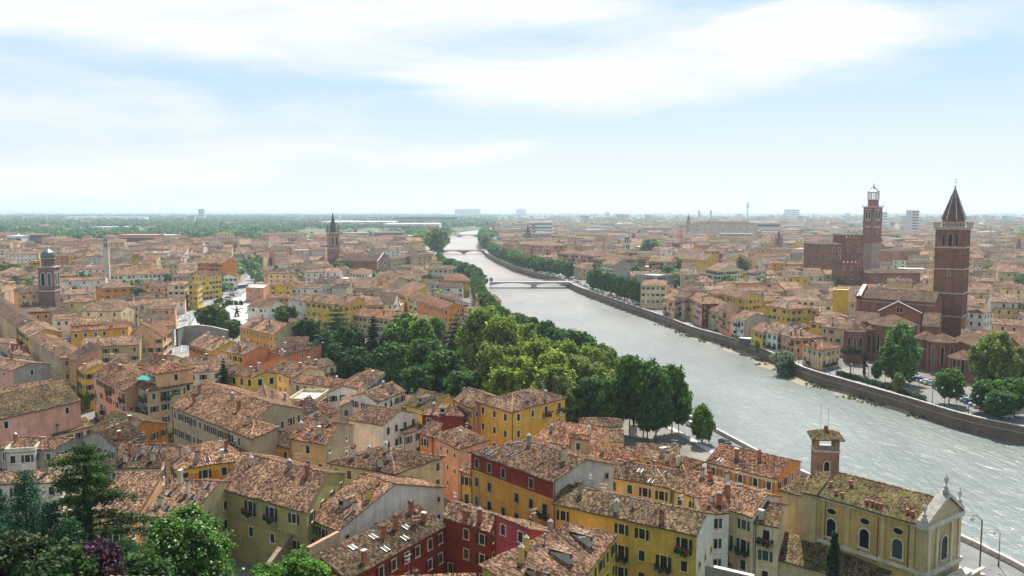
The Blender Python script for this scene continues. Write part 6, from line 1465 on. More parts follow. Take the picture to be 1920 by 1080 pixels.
    def deodar(r, H):
        lob = []; tips = []; b = MB(); cB = (.035, .028, .024); b.bar((0, 0, -2), (.3, 0, H * .97), .34, iK, cB, 8, .05)
        rr = random.Random(5)
        for i in range(36):
            t = i / 35; z = H * (.18 + .80 * t); R_ = (7.2 * (1 - t) ** .5 + .8) * rr.uniform(.45, 1.3)
            for k in range(3 if i < 26 else 4):
                a = i * 2.2 + k * 2.1 + rr.uniform(-.4, .4); m_ = max(3, int(R_ / .42)); pv = Vector((0, 0, z)); lob.append((0, 0, z, 1.1 * (1.1 - t), 1.1 * (1.1 - t), .5))
                rise = rr.uniform(.05, .35); bend = rr.uniform(-.12, .12)
                for j in range(1, m_ + 1):
                    f = j / m_; aa = a + bend * f * 3; q = Vector((math.cos(aa) * R_ * f, math.sin(aa) * R_ * f, z + R_ * (rise * f - .24 * f * f)))
                    b.bar(pv, q, .07 * (1.2 - f), iK, cB, 4, .06 * (1.1 - f)); pv = q
                    if f > .12: w_ = .26 + .40 * math.sin(f * 2.6); lob.append((q.x, q.y, q.z - .05, w_ * rr.uniform(.8, 1.3), w_ * rr.uniform(.8, 1.3), .16)); lob.append((q.x + rr.uniform(-.3, .3), q.y + rr.uniform(-.3, .3), q.z - .35, w_ * .5, w_ * .5, .28))
        V, Q, C_ = leaves(rs, lob, 110000, .09, (.034, .082, .018), .45, .5, .6, ((.15, .23, .03), .18)); link('crown', fastmesh('crown', V, Q, C_, iL), r); b.build('trunk', r)
    near_tree(158, 828, 78, 'cedar', 'tall ragged cedar with drooping branches at the bottom left', deodar)
    def con(Rr, col, n, tip, seed, dr=.1):
        def f(r, H):
            q = random.Random(seed); lob = []; b = MB(); b.bar((0, 0, -2), (0, 0, H * .95), .25, iK, (.05, .04, .03), 6, .04)
            for i in range(int(H * 2.4)):
                t = i / (H * 2.4); z = H * (.1 + .9 * t); R_ = Rr * ((1 - t) ** .72 + .05)
                for k in range(8):
                    a = i * 1.1 + k * .785 + q.uniform(-.3, .3); e = q.uniform(.55, 1.1)
                    for f_ in (.4, .7, .95): s = .18 + R_ * .16 * (1.2 - f_); lob.append((math.cos(a) * R_ * e * f_, math.sin(a) * R_ * e * f_, z + R_ * (.25 * f_ * f_ - dr * f_), s, s, s * .8))
            V, Q, C_ = leaves(rs, lob, n, .10, col, .4, .4, .55, tip); link('crown', fastmesh('crown', V, Q, C_, iL), r); b.build('trunk', r)
        return f
    near_tree(45, 878, 84, 'conifer', 'blue green conifer with upright tips at the left edge', con(6.8, (.022, .085, .038), 60000, ((.07, .20, .09), .18), 3))
    near_tree(-20, 965, 74, 'conifer', 'blue green conifer cut by the left picture edge', con(7, (.020, .072, .030), 45000, ((.07, .15, .07), .2), 4))
    near_tree(92, 940, 76, 'conifer', 'lower blue green conifer between the edge conifer and the cedar', con(6.2, (.020, .072, .030), 42000, ((.06, .15, .07), .2), 6))
    near_tree(2, 925, 88, 'conifer', 'dark green conifer half hidden behind the blue green edge conifer', con(5.6, (.018, .065, .028), 34000, ((.06, .15, .07), .2), 9))
    near_tree(128, 968, 72, 'conifer', 'dark conifer filling the gap right under the cedar', con(5.6, (.024, .08, .03), 34000, ((.06, .15, .05), .2), 10))
    near_tree(235, 1000, 76, 'conifer', 'low spreading fir right of the cedar trunk', con(6.2, (.04, .13, .035), 42000, ((.09, .17, .04), .25), 8, .3))
    def blob(Rr, col, n, tip, seed, sz=.13, z0f=.25, nl=34):
        def f(r, H):
            q = np.random.RandomState(seed); z0 = H - 2 * Rr * .95; lob = crown_lobes(q, H, Rr, max(.5, z0), nl); V, Q, C_ = leaves(q, lob, n, sz, col, .45, .4, 1., tip); V2, Q2, C2 = leaves(q, [(x * .7, y * .7, z, a * .7, b_ * .7, c * .7) for x, y, z, a, b_, c in lob], n // 8, sz * 3, tuple(x * .8 for x in col), .2, 0)  # second leaf set is coloured darker as painted shade inside the crown
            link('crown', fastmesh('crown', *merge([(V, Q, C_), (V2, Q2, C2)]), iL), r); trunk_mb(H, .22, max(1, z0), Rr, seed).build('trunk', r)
        return f
    near_tree(352, 976, 84, 'chestnut_tree', 'round chestnut tree covered in cream flower spikes at the bottom', blob(4.4, (.075, .175, .022), 42000, ((.62, .66, .36), .10), 11))
    near_tree(28, 1008, 66, 'flowering_tree', 'dark tree sprinkled with cream blossom in the bottom left corner', blob(3.6, (.035, .07, .018), 22000, ((.45, .45, .25), .10), 12))
    near_tree(168, 1028, 68, 'plum_tree', 'dark purple leaved tree at the bottom left', blob(2.9, (.065, .028, .042), 20000, ((.10, .05, .07), .2), 13))
    near_tree(110, 1050, 62, 'tree', 'dark green tree under the purple one', blob(3.2, (.04, .09, .02), 16000, None, 14))
    near_tree(265, 1052, 72, 'tree', 'dark green tree filling the bottom between purple tree and chestnut', blob(3.0, (.04, .10, .022), 16000, None, 15))
    near_tree(555, 1046, 92, 'ivy_bush', 'light green ivy thicket on the garden wall at the bottom', blob(2.6, (.11, .23, .03), 14000, None, 16)); near_tree(500, 1066, 90, 'ivy_bush', 'light green creeper at the bottom left of the red house', blob(2.2, (.11, .23, .03), 10000, None, 17))
    near_tree(590, 1060, 94, 'ivy_bush', 'bright creeper beside the red house corner', blob(1.8, (.12, .24, .03), 9000, None, 18))
trees()
# ---------------------------------------------------------------- the rest of the town
def inframe(x, y, m=60, z=0):
    u, v, f = W2P((x, y, z)); return -m < u < 1920 + m and v < 1110
LOTS = []
rf = random.Random(11)
PARK = [v2(P(u, v, 0)) for u, v in ((560, 640), (700, 615), (860, 620), (960, 560), (1000, 600), (1120, 680), (1300, 760), (1420, 830), (1330, 900), (1050, 800), (850, 790), (700, 745), (620, 700))]
mark([tuple(p) for p in PARK])
DIST = {}
def cellseed(i, j): return random.Random(i * 7919 + j * 104729 + 5)
def district(x, y, S=110.):
    i0, j0 = int(x // S), int(y // S); best = None
    for i in range(i0 - 1, i0 + 2):
        for j in range(j0 - 1, j0 + 2):
            q = cellseed(i, j); sx_, sy = (i + q.random()) * S, (j + q.random()) * S; d = (sx_ - x) ** 2 + (sy - y) ** 2
            if best is None or d < best[0]: best = (d, i, j, sx_, sy)
    return best
def rivsdf(x, y): return inpoly((x, y), RIVs)
def gen(y0, y1, lw, ld, street, dens, S=110., hmin=8, hmax=15):
    done = set(); xm = y1 * .64 + 40
    for i in range(int(-xm // S) - 1, int(xm // S) + 2):
        for j in range(int(y0 // S) - 1, int(y1 // S) + 2):
            q = cellseed(i, j); cx_, cy_ = (i + q.random()) * S, (j + q.random()) * S
            if not inframe(cx_, cy_, 300): continue
            base = rad(12 if cx_ < 0 else -8) + (math.pi / 2 if q.random() < .5 else 0) + q.gauss(0, .25)
            ca, sa = math.cos(base), math.sin(base); n = int(S * .9 / lw) + 2; row = 0; yy = -S * .95
            while yy < S * .95:
                dd = ld * q.uniform(.85, 1.25); xx = -S * .95; hrow = q.uniform(hmin, hmax)
                while xx < S * .95:
                    ww = lw * q.uniform(.6, 1.5); mx, my = xx + ww / 2, yy + dd / 2; x = cx_ + mx * ca - my * sa; y = cy_ + mx * sa + my * ca
                    ok = y0 < y < y1 and q.random() < dens and inframe(x, y)
                    if ok:
                        b_ = district(x, y, S); ok = (b_[1], b_[2]) == (i, j)
                    if ok:
                        g = q.uniform(0, .25) ; E = [(xx + g, yy), (xx + ww - g, yy), (xx + ww - g, yy + dd), (xx + g, yy + dd)]; E = [(cx_ + a * ca - c * sa, cy_ + a * sa + c * ca) for a, c in E]
                        if free(E, .10 if y < 900 else .2):
                            zt_ = max(5.5, hrow + q.uniform(-3, 3)); okk = False
                            for kz in (1, .75, .55, .42):
                                if y > 1100: okk = True; break
                                cells = silhouette(Shape(E, zt_ * kz, 'g', .3), .6); dl = math.hypot(x, y)
                                hid = sum(1 for c_ in cells if SCR.get(c_, 0) > dl + 3)
                                crit = sum(1 for c_ in cells if CRIT.get(c_, 0) > dl + 3)
                                if hid <= .05 * len(cells) and crit <= 1: okk = True; zt_ *= kz; break
                            if not okk or (y < 330 and zt_ < 3.4): continue_ = True
                            else: continue_ = False
                            if continue_: xx += ww; continue
                            E_ = E
                            # turn the quad so that its first edge faces the viewer
                            k = min(range(4), key=lambda k: ((E_[k][0] + E_[(k + 1) % 4][0]) ** 2 + (E_[k][1] + E_[(k + 1) % 4][1]) ** 2))
                            E = E_[k:] + E_[:k]; LOTS.append((E, max(3.4, zt_), q.random(), q.random())); mark(E)
                    xx += ww
                row += 1; yy += dd + (street if row % 2 == 0 else q.choice((0, 0, 2.5)))
gen(125, 330, 11, 10, 3.5, .97, 90, 6, 9)
gen(330, 700, 13, 11, 5.5, .95, 110, 7, 15)
gen(700, 1300, 16, 12, 7.5, .92, 130, 8, 19)
PAL = [('cream', 4.5), ('beige', 5), ('white', 4), ('peach', 2), ('yellow', 1), ('ochre', .6), ('salmon', 1.5), ('tan', 3), ('palegrey', 3), ('grey', 1), ('pink', .8), ('olive', .6), ('brick', .8)]
def pick(r_, tab):
    s = sum(w_ for _, w_ in tab) * r_
    for k, w_ in tab:
        s -= w_
        if s <= 0: return k
    return tab[-1][0]
LOTS.sort(key=lambda l: (l[0][0][0] + l[0][2][0]) ** 2 / 4 + (l[0][0][1] + l[0][2][1]) ** 2 / 4)
NIND = max(0, 296 - len(HOUSES)); ni = 0; FILLN = 0
def green_zone(x, y):
    u = W2P((x, y, 0))[0]
    return (u < 520 and y > 1300) or (u < 860 and y > 1450)
SM = MB()
for E, ze, r1, r2 in LOTS:
    c = ((E[0][0] + E[2][0]) / 2, (E[0][1] + E[2][1]) / 2); d = math.hypot(*c); wall = pick(r1, PAL); roof = pick(r2, [('s', 3), ('n', 3), ('d', 2.5), ('p', 3), ('t', .8), ('g', 1.2)])
    typ = rf.choice(['g', 'g', 'g', 'h', 'h', 'a', 'm']) if d > 300 else rf.choice(['g', 'g', 'h'])
    if d > 160 and rf.random() < .03: typ = 'f'
    s = Shape(E, ze, typ, rf.uniform(.26, .36))
    vis = W2P((c[0], c[1], ze)); 
    if ni < NIND and d > 118 and -30 < vis[0] < 1950:
        house(s, wall, roof, None, near=False, ch=rf.choice((0, 1, 2, 3)) if d < 420 else 0, base=False, win=rf.choice(['open', 'open', 'bare', 'closed']), sc=rf.choice(['green', 'brown', 'dark', 'green']), sky=0, balc=0, maxst=3 if d < 420 else 2, wp=(3.4, 3.3), group='tiled town houses'); ni += 1
        continue
    if d > 900 and typ != 'f': pass
    tint = RC[roof]; j = rf.uniform(.75, 1.25); hg = rf.uniform(.94, 1.08); roof_col = (tint[0] * j, tint[1] * j * hg, tint[2] * j * hg * hg, 0)
    if typ == 'f': SM.face([(e[0], e[1], ze) for e in E], iS, (.50, .48, .44))
    else: roof_mb(s, roof_col, (0, 0), False, SM)
    wc = tuple(x * rf.uniform(.9, 1.1) for x in WC[wall]); _, info = walls_mb(s, wc, (0, 0), None, 0, b=SM, ins=.4)
    for nm, (p, q, zt, zl) in info.items():
        dv_ = Vector((q.x - p.x, q.y - p.y)); L = dv_.length
        if L < 4: continue
        dv_ /= L; nrm = Vector((dv_.y, -dv_.x)); mid_ = Vector(((p.x + q.x) / 2, (p.y + q.y) / 2))
        if nrm.dot(-mid_) / mid_.length < .2 or rf.random() < .25: continue
        sp_ = 3.6 if d < 900 else 5; nw = int((L - 1) / sp_); hw = .55 if d < 900 else .8
        for k in range(nw):
            x = L * (k + .5) / nw
            for st_ in range(2):
                z = zl - 2.0 - st_ * 3.3
                if z < 3 or rf.random() < .15: continue
                a = Vector((p.x, p.y)) + dv_ * (x - hw) + nrm * .05; c_ = Vector((p.x, p.y)) + dv_ * (x + hw) + nrm * .05
                SM.face([(a.x, a.y, z - .85), (c_.x, c_.y, z - .85), (c_.x, c_.y, z + .85), (a.x, a.y, z + .85)], iP, (.05, .05, .045) if rf.random() < .6 else (.10, .11, .08))
    if d < 900 and typ != 'f':
        for k in range(rf.choice((0, 1, 1, 2, 3))):
            q = s.X(rf.uniform(.1, .9), rf.uniform(.1, .8)); w_ = .45; SM.box(q.x - w_, q.y - w_ * .7, q.z - .8, q.x + w_, q.y + w_ * .7, q.z + 1.5, iP, (.40, .30, .24) if rf.random() < .6 else (.5, .47, .42))
        if rf.random() < .3:
            q = s.X(rf.uniform(.2, .8), rf.uniform(.2, .7)); SM.box(q.x - .7, q.y - .7, q.z - .1, q.x + .7, q.y + .7, q.z + .25, iS, (.62, .64, .66))
    FILLN += 1
# far districts: larger blocks and halls
rg_ = random.Random(5)
def farblock(x, y, w_, d_, h, roof, col, yaw):
    ca, sa = math.cos(yaw), math.sin(yaw); E = [(x + a * ca - c * sa, y + a * sa + c * ca) for a, c in ((-w_ / 2, -d_ / 2), (w_ / 2, -d_ / 2), (w_ / 2, d_ / 2), (-w_ / 2, d_ / 2))]
    s = Shape(E, h, roof, .28); 
    if roof == 'f': SM.face([(e[0], e[1], h) for e in E], iS, rg_.choice([(.6, .58, .55), (.45, .42, .4), (.7, .68, .66)]))
    else: roof_mb(s, (*(t * rg_.uniform(.8, 1.15) for t in RC[rg_.choice(['s', 'p', 'n', 's'])]), 0), (0, 0), False, SM)
    walls_mb(s, col, (0, 0), None, 0, b=SM, ins=.4)
    if h > 11 and w_ < 60:
        for k in range(int(w_ / 5)):
            for st_ in range(int((h - 3) / 3.4)):
                xx = -w_ / 2 + 2.5 + k * 5; a = (x + (xx - .9) * ca + (d_ / 2 + .0) * sa, y + (xx - .9) * sa - (d_ / 2 + .0) * ca); c_ = (x + (xx + .9) * ca + d_ / 2 * sa, y + (xx + .9) * sa - d_ / 2 * ca); z = h - 2.4 - st_ * 3.4
                SM.face([(a[0], a[1] - .1, z - .8), (c_[0], c_[1] - .1, z - .8), (c_[0], c_[1] - .1, z + .8), (a[0], a[1] - .1, z + .8)], iP, (.09, .10, .10))
for _ in range(5200):
    y = 1300 + (rg_.random() ** 1.35) * 5200; x = rg_.uniform(-.64, .64) * y; u = W2P((x, y, 0))[0]
    if rivsdf(x, y) or any(abs(x - p.x) < 26 and abs(y - p.y) < 60 for p in RBs[-24:] + LBs[-24:]): continue
    city = (u > 930 and y < 4200) or (u > 1250 and y < 5600) or (u < 930 and y < 1650 and u > 500) or (u <= 500 and y < 1500)
    if not city and rg_.random() < (.965 if u < 930 else .85): continue
    if (int(x // 6), int(y // 6), 'f') in OCC: continue
    cell = (int(x // 24), int(y // 24), 'g')
    if cell in OCC: continue
    OCC.add(cell)
    k = rg_.random(); wc = WC[pick(rg_.random(), PAL)]
    if k < .80: farblock(x, y, rg_.uniform(14, 30), rg_.uniform(10, 18), rg_.uniform(8, 16), rg_.choice('gghh'), wc, rg_.gauss(0, .5))
    elif k < .93: farblock(x, y, rg_.uniform(30, 60), rg_.uniform(14, 25), rg_.uniform(12, 22), rg_.choice('gfh'), wc, rg_.gauss(0, .4))
    elif k < .97 and y > 2200: farblock(x, y, rg_.uniform(60, 140), rg_.uniform(40, 70), rg_.uniform(7, 12), 'f', (.66, .64, .60), rg_.gauss(0, .2))
    elif y > 2600: farblock(x, y, rg_.uniform(18, 34), 16, rg_.uniform(24, 40), 'f', (.55, .52, .50), rg_.gauss(0, .3))
me = SM.mesh('distant_rooftops'); o = link('distant_rooftops', me); o['kind'] = 'stuff'
print('fill houses', ni, 'stuff houses', FILLN, 'faces', len(SM.f))
# far woods
rs = np.random.RandomState(9)
def wood(n, fn, name, size=(7, 13)):
    V = []; Q = []; C_ = []; o = 0
    for _ in range(n):
        r_ = fn()
        if r_ is None: continue
        x, y, h = r_; k = rs.randint(3, 6)
        lob = [(x + rs.uniform(-.5, .5) * h, y + rs.uniform(-.5, .5) * h, h * rs.uniform(.35, .75), h * .38, h * .38, h * rs.uniform(.26, .4)) for _ in range(k)]
        g = rs.uniform(.65, 1.4); v, q, c = leaves(rs, lob, 44, h * .17, (.07 * g, .145 * g, .045 * g), .3, .3)
        V.append(v); Q.append(q + o); C_.append(c); o += len(v)
    ob = link(name, fastmesh(name, np.concatenate(V), np.concatenate(Q), np.concatenate(C_), iL)); ob['kind'] = 'stuff'
def clump(x, y): return mnoise.noise(Vector((x * .0035, y * .0022, 1.7))) + .5 * mnoise.noise(Vector((x * .012, y * .006, 4.)))
def fl():
    y = 1500 + rs.rand() ** 1.6 * 7500; x = rs.uniform(-.64, .02) * y; u = W2P((x, y, 0))[0]
    if u > 930 or (u > 520 and y < 1750) or rivsdf(x, y) or clump(x, y) < -.12: return None
    return x, y, rs.uniform(10, 19)
def fr():
    y = 2000 + rs.rand() ** 1.3 * 8000; x = rs.uniform(-.02, .64) * y
    if clump(x, y) < .16: return None
    return x, y, rs.uniform(9, 16)
def town():
    y = rs.uniform(560, 2200); x = rs.uniform(-.62, .62) * y
    if (int(x // 2), int(y // 2)) in OCC and y < 1300 and rs.rand() < .93: return None
    if rivsdf(x, y) or rs.rand() > (.5 if clump(x * 3, y * 3) > .18 else .08): return None
    return x, y, rs.uniform(8, 14)
wood(9500, fl, 'distant_woodland'); wood(4200, fr, 'distant_park_trees'); wood(7500, town, 'garden_greenery')
# landmarks on the plain
def plain_box(name, lab, cat, u0, u1, vt, dist_, depth, col, vb=None, strips=0, kind='flat', dark=(.10, .11, .12)):
    x0, x1 = (u0 - 960) / 1600 * dist_, (u1 - 960) / 1600 * dist_; z = 60 - dist_ * (vt - 393) / 1600; c = ((x0 + x1) / 2, dist_ + depth / 2); w_ = (x1 - x0) / 2
    r = thing(name, lab, cat, (c[0], c[1], 0)); b = MB(); b.box(-w_, -depth / 2, 0, w_, depth / 2, z, iP, col); b.build('wall', r)
    b = MB(); b.box(-w_ - .5, -depth / 2 - .5, z, w_ + .5, depth / 2 + .5, z + .8, iS, tuple(min(1, q * 1.1) for q in col)); b.build('roof', r)
    if strips:
        b = MB()
        for k in range(strips): zz = z * (k + .5) / strips; b.box(-w_ + 1, -depth / 2 - .15, zz - z / strips * .2, w_ - 1, -depth / 2 - .02, zz + z / strips * .2, iP, dark)
        b.build('window_band', r)
    return r
plain_box('warehouse', 'long white industrial hall beyond the spired brick tower', 'warehouse', 605, 738, 415.5, 2900, 120, (.72, .70, .68))
plain_box('warehouse', 'white low hall nearer the river, right of the long one', 'warehouse', 722, 824, 419.5, 2600, 90, (.70, .68, .66), strips=1)
plain_box('warehouse', 'dark long exhibition hall behind the white halls', 'warehouse', 740, 858, 406, 3600, 110, (.24, .26, .30), strips=2)
plain_box('warehouse', 'thin white hall in the woods at the far left', 'warehouse', 125, 272, 406.5, 4600, 60, (.8, .79, .77))
plain_box('office_block', 'white and grey striped office block between the two great towers', 'office block', 1707, 1721, 395, 1500, 22, (.62, .60, .58), strips=12)
plain_box('apartment_block', 'pale high-rise just left of the striped office block', 'apartment block', 1654, 1661, 398, 2600, 25, (.50, .50, .50), strips=6)
plain_box('apartment_block', 'wide pale apartment block on the horizon above the river', 'apartment block', 853, 901, 391.8, 8500, 60, (.50, .50, .50), strips=0)
plain_box('apartment_block', 'stepped pale block on the horizon at centre', 'apartment block', 968, 986, 391.8, 8500, 60, (.50, .50, .50), strips=0)
plain_box('apartment_block', 'left slanting tower block on the right skyline', 'apartment block', 1472, 1481, 392.5, 6500, 50, (.50, .50, .50), strips=4)
plain_box('apartment_block', 'right slanting tower block on the right skyline', 'apartment block', 1483, 1497, 392.5, 6500, 50, (.50, .50, .50), strips=4)
for i, (u, v) in enumerate(((1310, 395), (1332, 395))): plain_box('chimney_stack', ('left' if i == 0 else 'right') + ' slim tower block on the far skyline', 'tower block', u - 1.6, u + 1.6, v, 3600, 9, (.45, .45, .46))
plain_box('apartment_block', 'tall grey block on the left horizon', 'apartment block', 374, 384, 391.8, 5200, 30, (.50, .50, .50), strips=4)
plain_box('office_block', 'wide white office slab above the first river bend', 'office block', 992, 1036, 416.5, 1900, 24, (.66, .65, .62), strips=4)
plain_box('barracks', 'long barracks with salmon roof and grey front in the right distance', 'barracks', 1400, 1462, 417, 1650, 40, (.50, .46, .42), strips=3)
plain_box('school', 'brown red long roofed school near the woods at the left', 'school', 224, 291, 441, 1150, 30, (.50, .24, .17), strips=2)
plain_box('apartment_block', 'brown balcony block near the woods at the far left', 'apartment block', 42, 80, 440, 1150, 24, (.30, .20, .17), strips=4)
plain_box('apartment_block', 'white block at the left end of the brown balcony block', 'apartment block', 13, 41, 443, 1130, 24, (.66, .64, .6), strips=3)
# broadcasting mast
D_ = 5200.; x = (1400 - 960) / 1600 * D_; r = thing('tv_tower', 'thin broadcasting tower with a thicker middle on the right skyline', 'tower', (x, D_, 0))
b = MB(); zt = 60 - D_ * (377 - 393) / 1600; b.lathe([(7, 0), (4.5, 50), (4, 68)], 10, iP, (.42, .42, .44)); b.build('shaft', r); b = MB(); b.lathe([(4, 68), (8, 72), (8, 96), (4, 100)], 10, iP, (.40, .40, .42)); b.build('gallery', r); b = MB(); b.lathe([(3, 100), (.8, zt)], 8, iM, (.4, .4, .42)); b.build('mast', r)
# cranes
def crane(u, vt, dist_, L, yaw, col, lab):
    x = (u - 960) / 1600 * dist_; z = 60 - dist_ * (vt - 393) / 1600; r = thing('tower_crane', lab, 'crane', (x, dist_, 0), yaw); b = MB()
    for sx_ in (-.8, .8):
        for sy in (-.8, .8): b.box(sx_ - .18, sy - .18, 0, sx_ + .18, sy + .18, z, iP, col)
    k = 0
    while k * 2.4 < z - 2: b.bar((-.8, -.8, k * 2.4), (.8, -.8, k * 2.4 + 2.4), .13, iP, col); b.bar((.8, .8, k * 2.4), (-.8, .8, k * 2.4 + 2.4), .13, iP, col); b.bar((.8, -.8, k * 2.4), (.8, .8, k * 2.4 + 2.4), .13, iP, col); k += 1
    b.build('tower_mast', r); b = MB(); b.box(-L * .3, -.3, z, L, .3, z + .5, iP, col); b.box(-L * .3, -.8, z - 1.6, -L * .3 + 2.5, .8, z, iS, (.4, .4, .4)); b.bar((0, 0, z + 5), (L * .7, 0, z + .4), .14, iP, col); b.bar((0, 0, z + 5), (-L * .28, 0, z + .4), .14, iP, col); b.bar((0, 0, z), (0, 0, z + 5), .3, iP, col); b.build('jib', r)
crane(1748, 486, 470, 9, 1.2, (.65, .48, .08), 'yellow crane among the roofs left of the tallest campanile')
crane(1856, 424, 1100, 34, .1, (.55, .45, .2), 'pale crane with a long arm right of the tallest campanile')
crane(1277, 433, 900, 10, .5, (.60, .22, .2), 'red and white lattice mast behind the great plane tree')
# ---------------------------------------------------------------- cars, lamps and other small things
def carmeshes():
    prof = [(-2.15, .35), (-2.15, .78), (-1.95, .95), (-1.45, 1.0), (-1.0, 1.42), (.55, 1.45), (1.15, 1.02), (1.95, .88), (2.12, .65), (2.12, .35)]
    def body(col):
        b = MB(); w_ = .84
        for sg in (-1, 1): q = [(x, sg * w_ * (1 if z < 1.05 else .84), z) for x, z in prof]; b.face(q if sg < 0 else q[::-1], iC, col)
        for (x0, z0), (x1, z1) in zip(prof, prof[1:] + prof[:1]):
            a, c = (1 if z0 < 1.05 else .84) * w_, (1 if z1 < 1.05 else .84) * w_; b.face([(x0, -a, z0), (x1, -c, z1), (x1, c, z1), (x0, a, z0)][::-1], iC, col)
        return b.mesh('body')
    g = MB(); y = .73
    for q in ([(.60, -.66, 1.42), (1.12, -.74, 1.05), (1.12, .74, 1.05), (.60, .66, 1.42)], [(-1.04, -.66, 1.40), (-1.42, -.72, 1.04), (-1.42, .72, 1.04), (-1.04, .66, 1.40)]): g.face([(x + (.03 if x > 0 else -.03), yy, z + .02) for x, yy, z in q], iG)
    for sg in (-1, 1): g.face([(-1.15, sg * .83, 1.06), (.95, sg * .83, 1.06), (.50, sg * .735, 1.38), (-.92, sg * .735, 1.38)], iG)
    wh = MB(); wh.prism(0, 0, -.1, .1, .33, .33, 12, iX, (.02, .02, .02), T=Matrix.Rotation(math.pi / 2, 4, 'X')); wh.prism(0, 0, -.11, .11, .19, .19, 10, iM, (.4, .4, .42), T=Matrix.Rotation(math.pi / 2, 4, 'X'))
    return body, g.mesh('glazing'), wh.mesh('wheel')
BODY, GLZ, WHL = carmeshes(); CB = {}
CC = dict(white=(.75, .75, .74), silver=(.42, .44, .46), black=(.02, .02, .022), grey=(.14, .15, .16), blue=(.03, .07, .22), red=(.40, .02, .02), yellow=(.65, .45, .03))
def car(p, yaw, col, lab, grp=None, z=.03, name='parked_car'):
    if col not in CB: CB[col] = BODY(CC[col])
    t = thing(name, lab, 'car', (p[0], p[1], z), yaw, grp); link('body', CB[col], t); link('glazing', GLZ, t)
    for sx_ in (-1.35, 1.3):
        for sy in (-.78, .78): link('wheel', WHL, t, (sx_, sy, .33))
    return t
cols = ['white', 'silver', 'white', 'black', 'grey', 'silver', 'blue', 'white', 'silver', 'red', 'grey', 'white']
q = random.Random(3)
A_ = [v2(P(u, v, 0)) for u, v in ((1625, 668), (1660, 688), (1720, 712), (1775, 735), (1830, 762), (1890, 786))]
A_ = smooth(A_, 6); dist_ = 0; nc = 0; last = A_[0]; PLACE = []
acc = 0
for i in range(len(A_) - 1):
    s_ = (A_[i + 1] - A_[i]).length; d = (A_[i + 1] - A_[i]) / s_
    while acc < s_: PLACE.append((A_[i] + d * acc, d)); acc += 2.9
    acc -= s_
for i, (p, d) in enumerate(PLACE):
    if q.random() < .12: continue
    c = cols[i % 12]; car(p, math.atan2(d.y, d.x) + math.pi / 2 - .5, c, '%s car parked slantwise on the quay by the brick church' % c, 'cars parked slantwise by the brick church')
for i, (u, v, c, yaw) in enumerate(((1739, 690, 'white', 1.9), (1718, 714, 'blue', 2.6), (1742, 719, 'blue', 2.6), (1680, 684, 'silver', 2.4), (1692, 662, 'white', .6), (1800, 742, 'grey', 2.5), (1838, 752, 'black', 2.5))):
    p = P(u, v, 0); car(p, yaw, c, '%s car standing %s' % (c, ('alone before the brick apse', 'left of another blue one behind the parked row', 'right of another blue one behind the parked row', 'behind the left end of the parked row', 'beside the big green tree', 'between the quay trees', 'under the rightmost quay trees')[i]))
# along the upper quay and the near bank
RQ = offs(RBs[:-6], -7.6)
def walkp(pts, step, y0, y1):
    o = []
    for i in range(len(pts) - 1):
        a, c = pts[i], pts[i + 1]; s_ = (c - a).length; m_ = max(1, int(s_ / step))
        for j in range(m_):
            p = a.lerp(c, j / m_)
            if y0 < p.y < y1: o.append((p, (c - a).normalized()))
    return o
for p, d in walkp(RQ, 5.5, 500, 1180):
    if q.random() < .3: continue
    c = q.choice(cols); car(p, math.atan2(d.y, d.x), c, '%s car in the line parked along the far quay' % c, 'cars parked along the far quay')
for p, d in walkp(offs(LBs, 4.), 6.5, 185, 260):
    if q.random() < .25: continue
    c = q.choice(['black', 'grey', 'silver', 'black', 'white']); car(p, math.atan2(d.y, d.x), c, '%s car parked in the shade of the near bank trees' % c, 'cars under the near bank trees')
for i, (u, v, c, yaw) in enumerate(((344, 602, 'white', 1.2), (391, 561, 'white', .8), (434, 552, 'silver', .9), (441, 551, 'white', .9), (447, 556, 'white', 1.), (436, 556, 'grey', .8), (427, 560, 'blue', .3), (422, 564, 'yellow', .2), (433, 565, 'white', .3), (487, 577, 'white', 1.4), (489, 583, 'grey', 1.4))):
    p = P(u, v, 0); car(p, yaw, c, '%s car %s' % (c, ('driving down the curving road in the foreground', 'driving by the bright yellow house', 'first of the cars near the bus', 'second of the cars near the bus', 'van like, right of the cars near the bus', 'just below the cars near the bus', 'at the hedge end of the square', 'in front of the hedge of the square', 'behind the hedge of the square', 'beside the white cabin of the square', 'below the white cabin of the square')[i]), z=.09, name='car')
# bus
p = P(452, 541, 0); t = thing('bus', 'long blue and white bus at the top of the curving road', 'bus', (p.x, p.y, .05), 1.0)
b = MB(); b.box(-6, -1.25, .4, 6, 1.25, 1.6, iC, (.05, .12, .45)); b.box(-6, -1.25, 1.6, 6, 1.25, 3.1, iC, (.65, .66, .68)); b.build('body', t)
b = MB()
for k in range(7): b.box(-5.7 + k * 1.65, -1.29, 1.65, -4.25 + k * 1.65, -1.26, 2.6, iG); b.box(-5.7 + k * 1.65, 1.26, 1.65, -4.25 + k * 1.65, 1.29, 2.6, iG)
b.box(-6.04, -1.1, 1.4, -6.01, 1.1, 2.7, iG); b.box(6.01, -1.1, 1.4, 6.04, 1.1, 2.7, iG); b.build('glazing', t)
for sx_ in (-3.6, 3.6):
    for sy in (-1.15, 1.15): link('wheel', WHL, t, (sx_, sy, .42)).scale = (1.35, 1.35, 1.35)
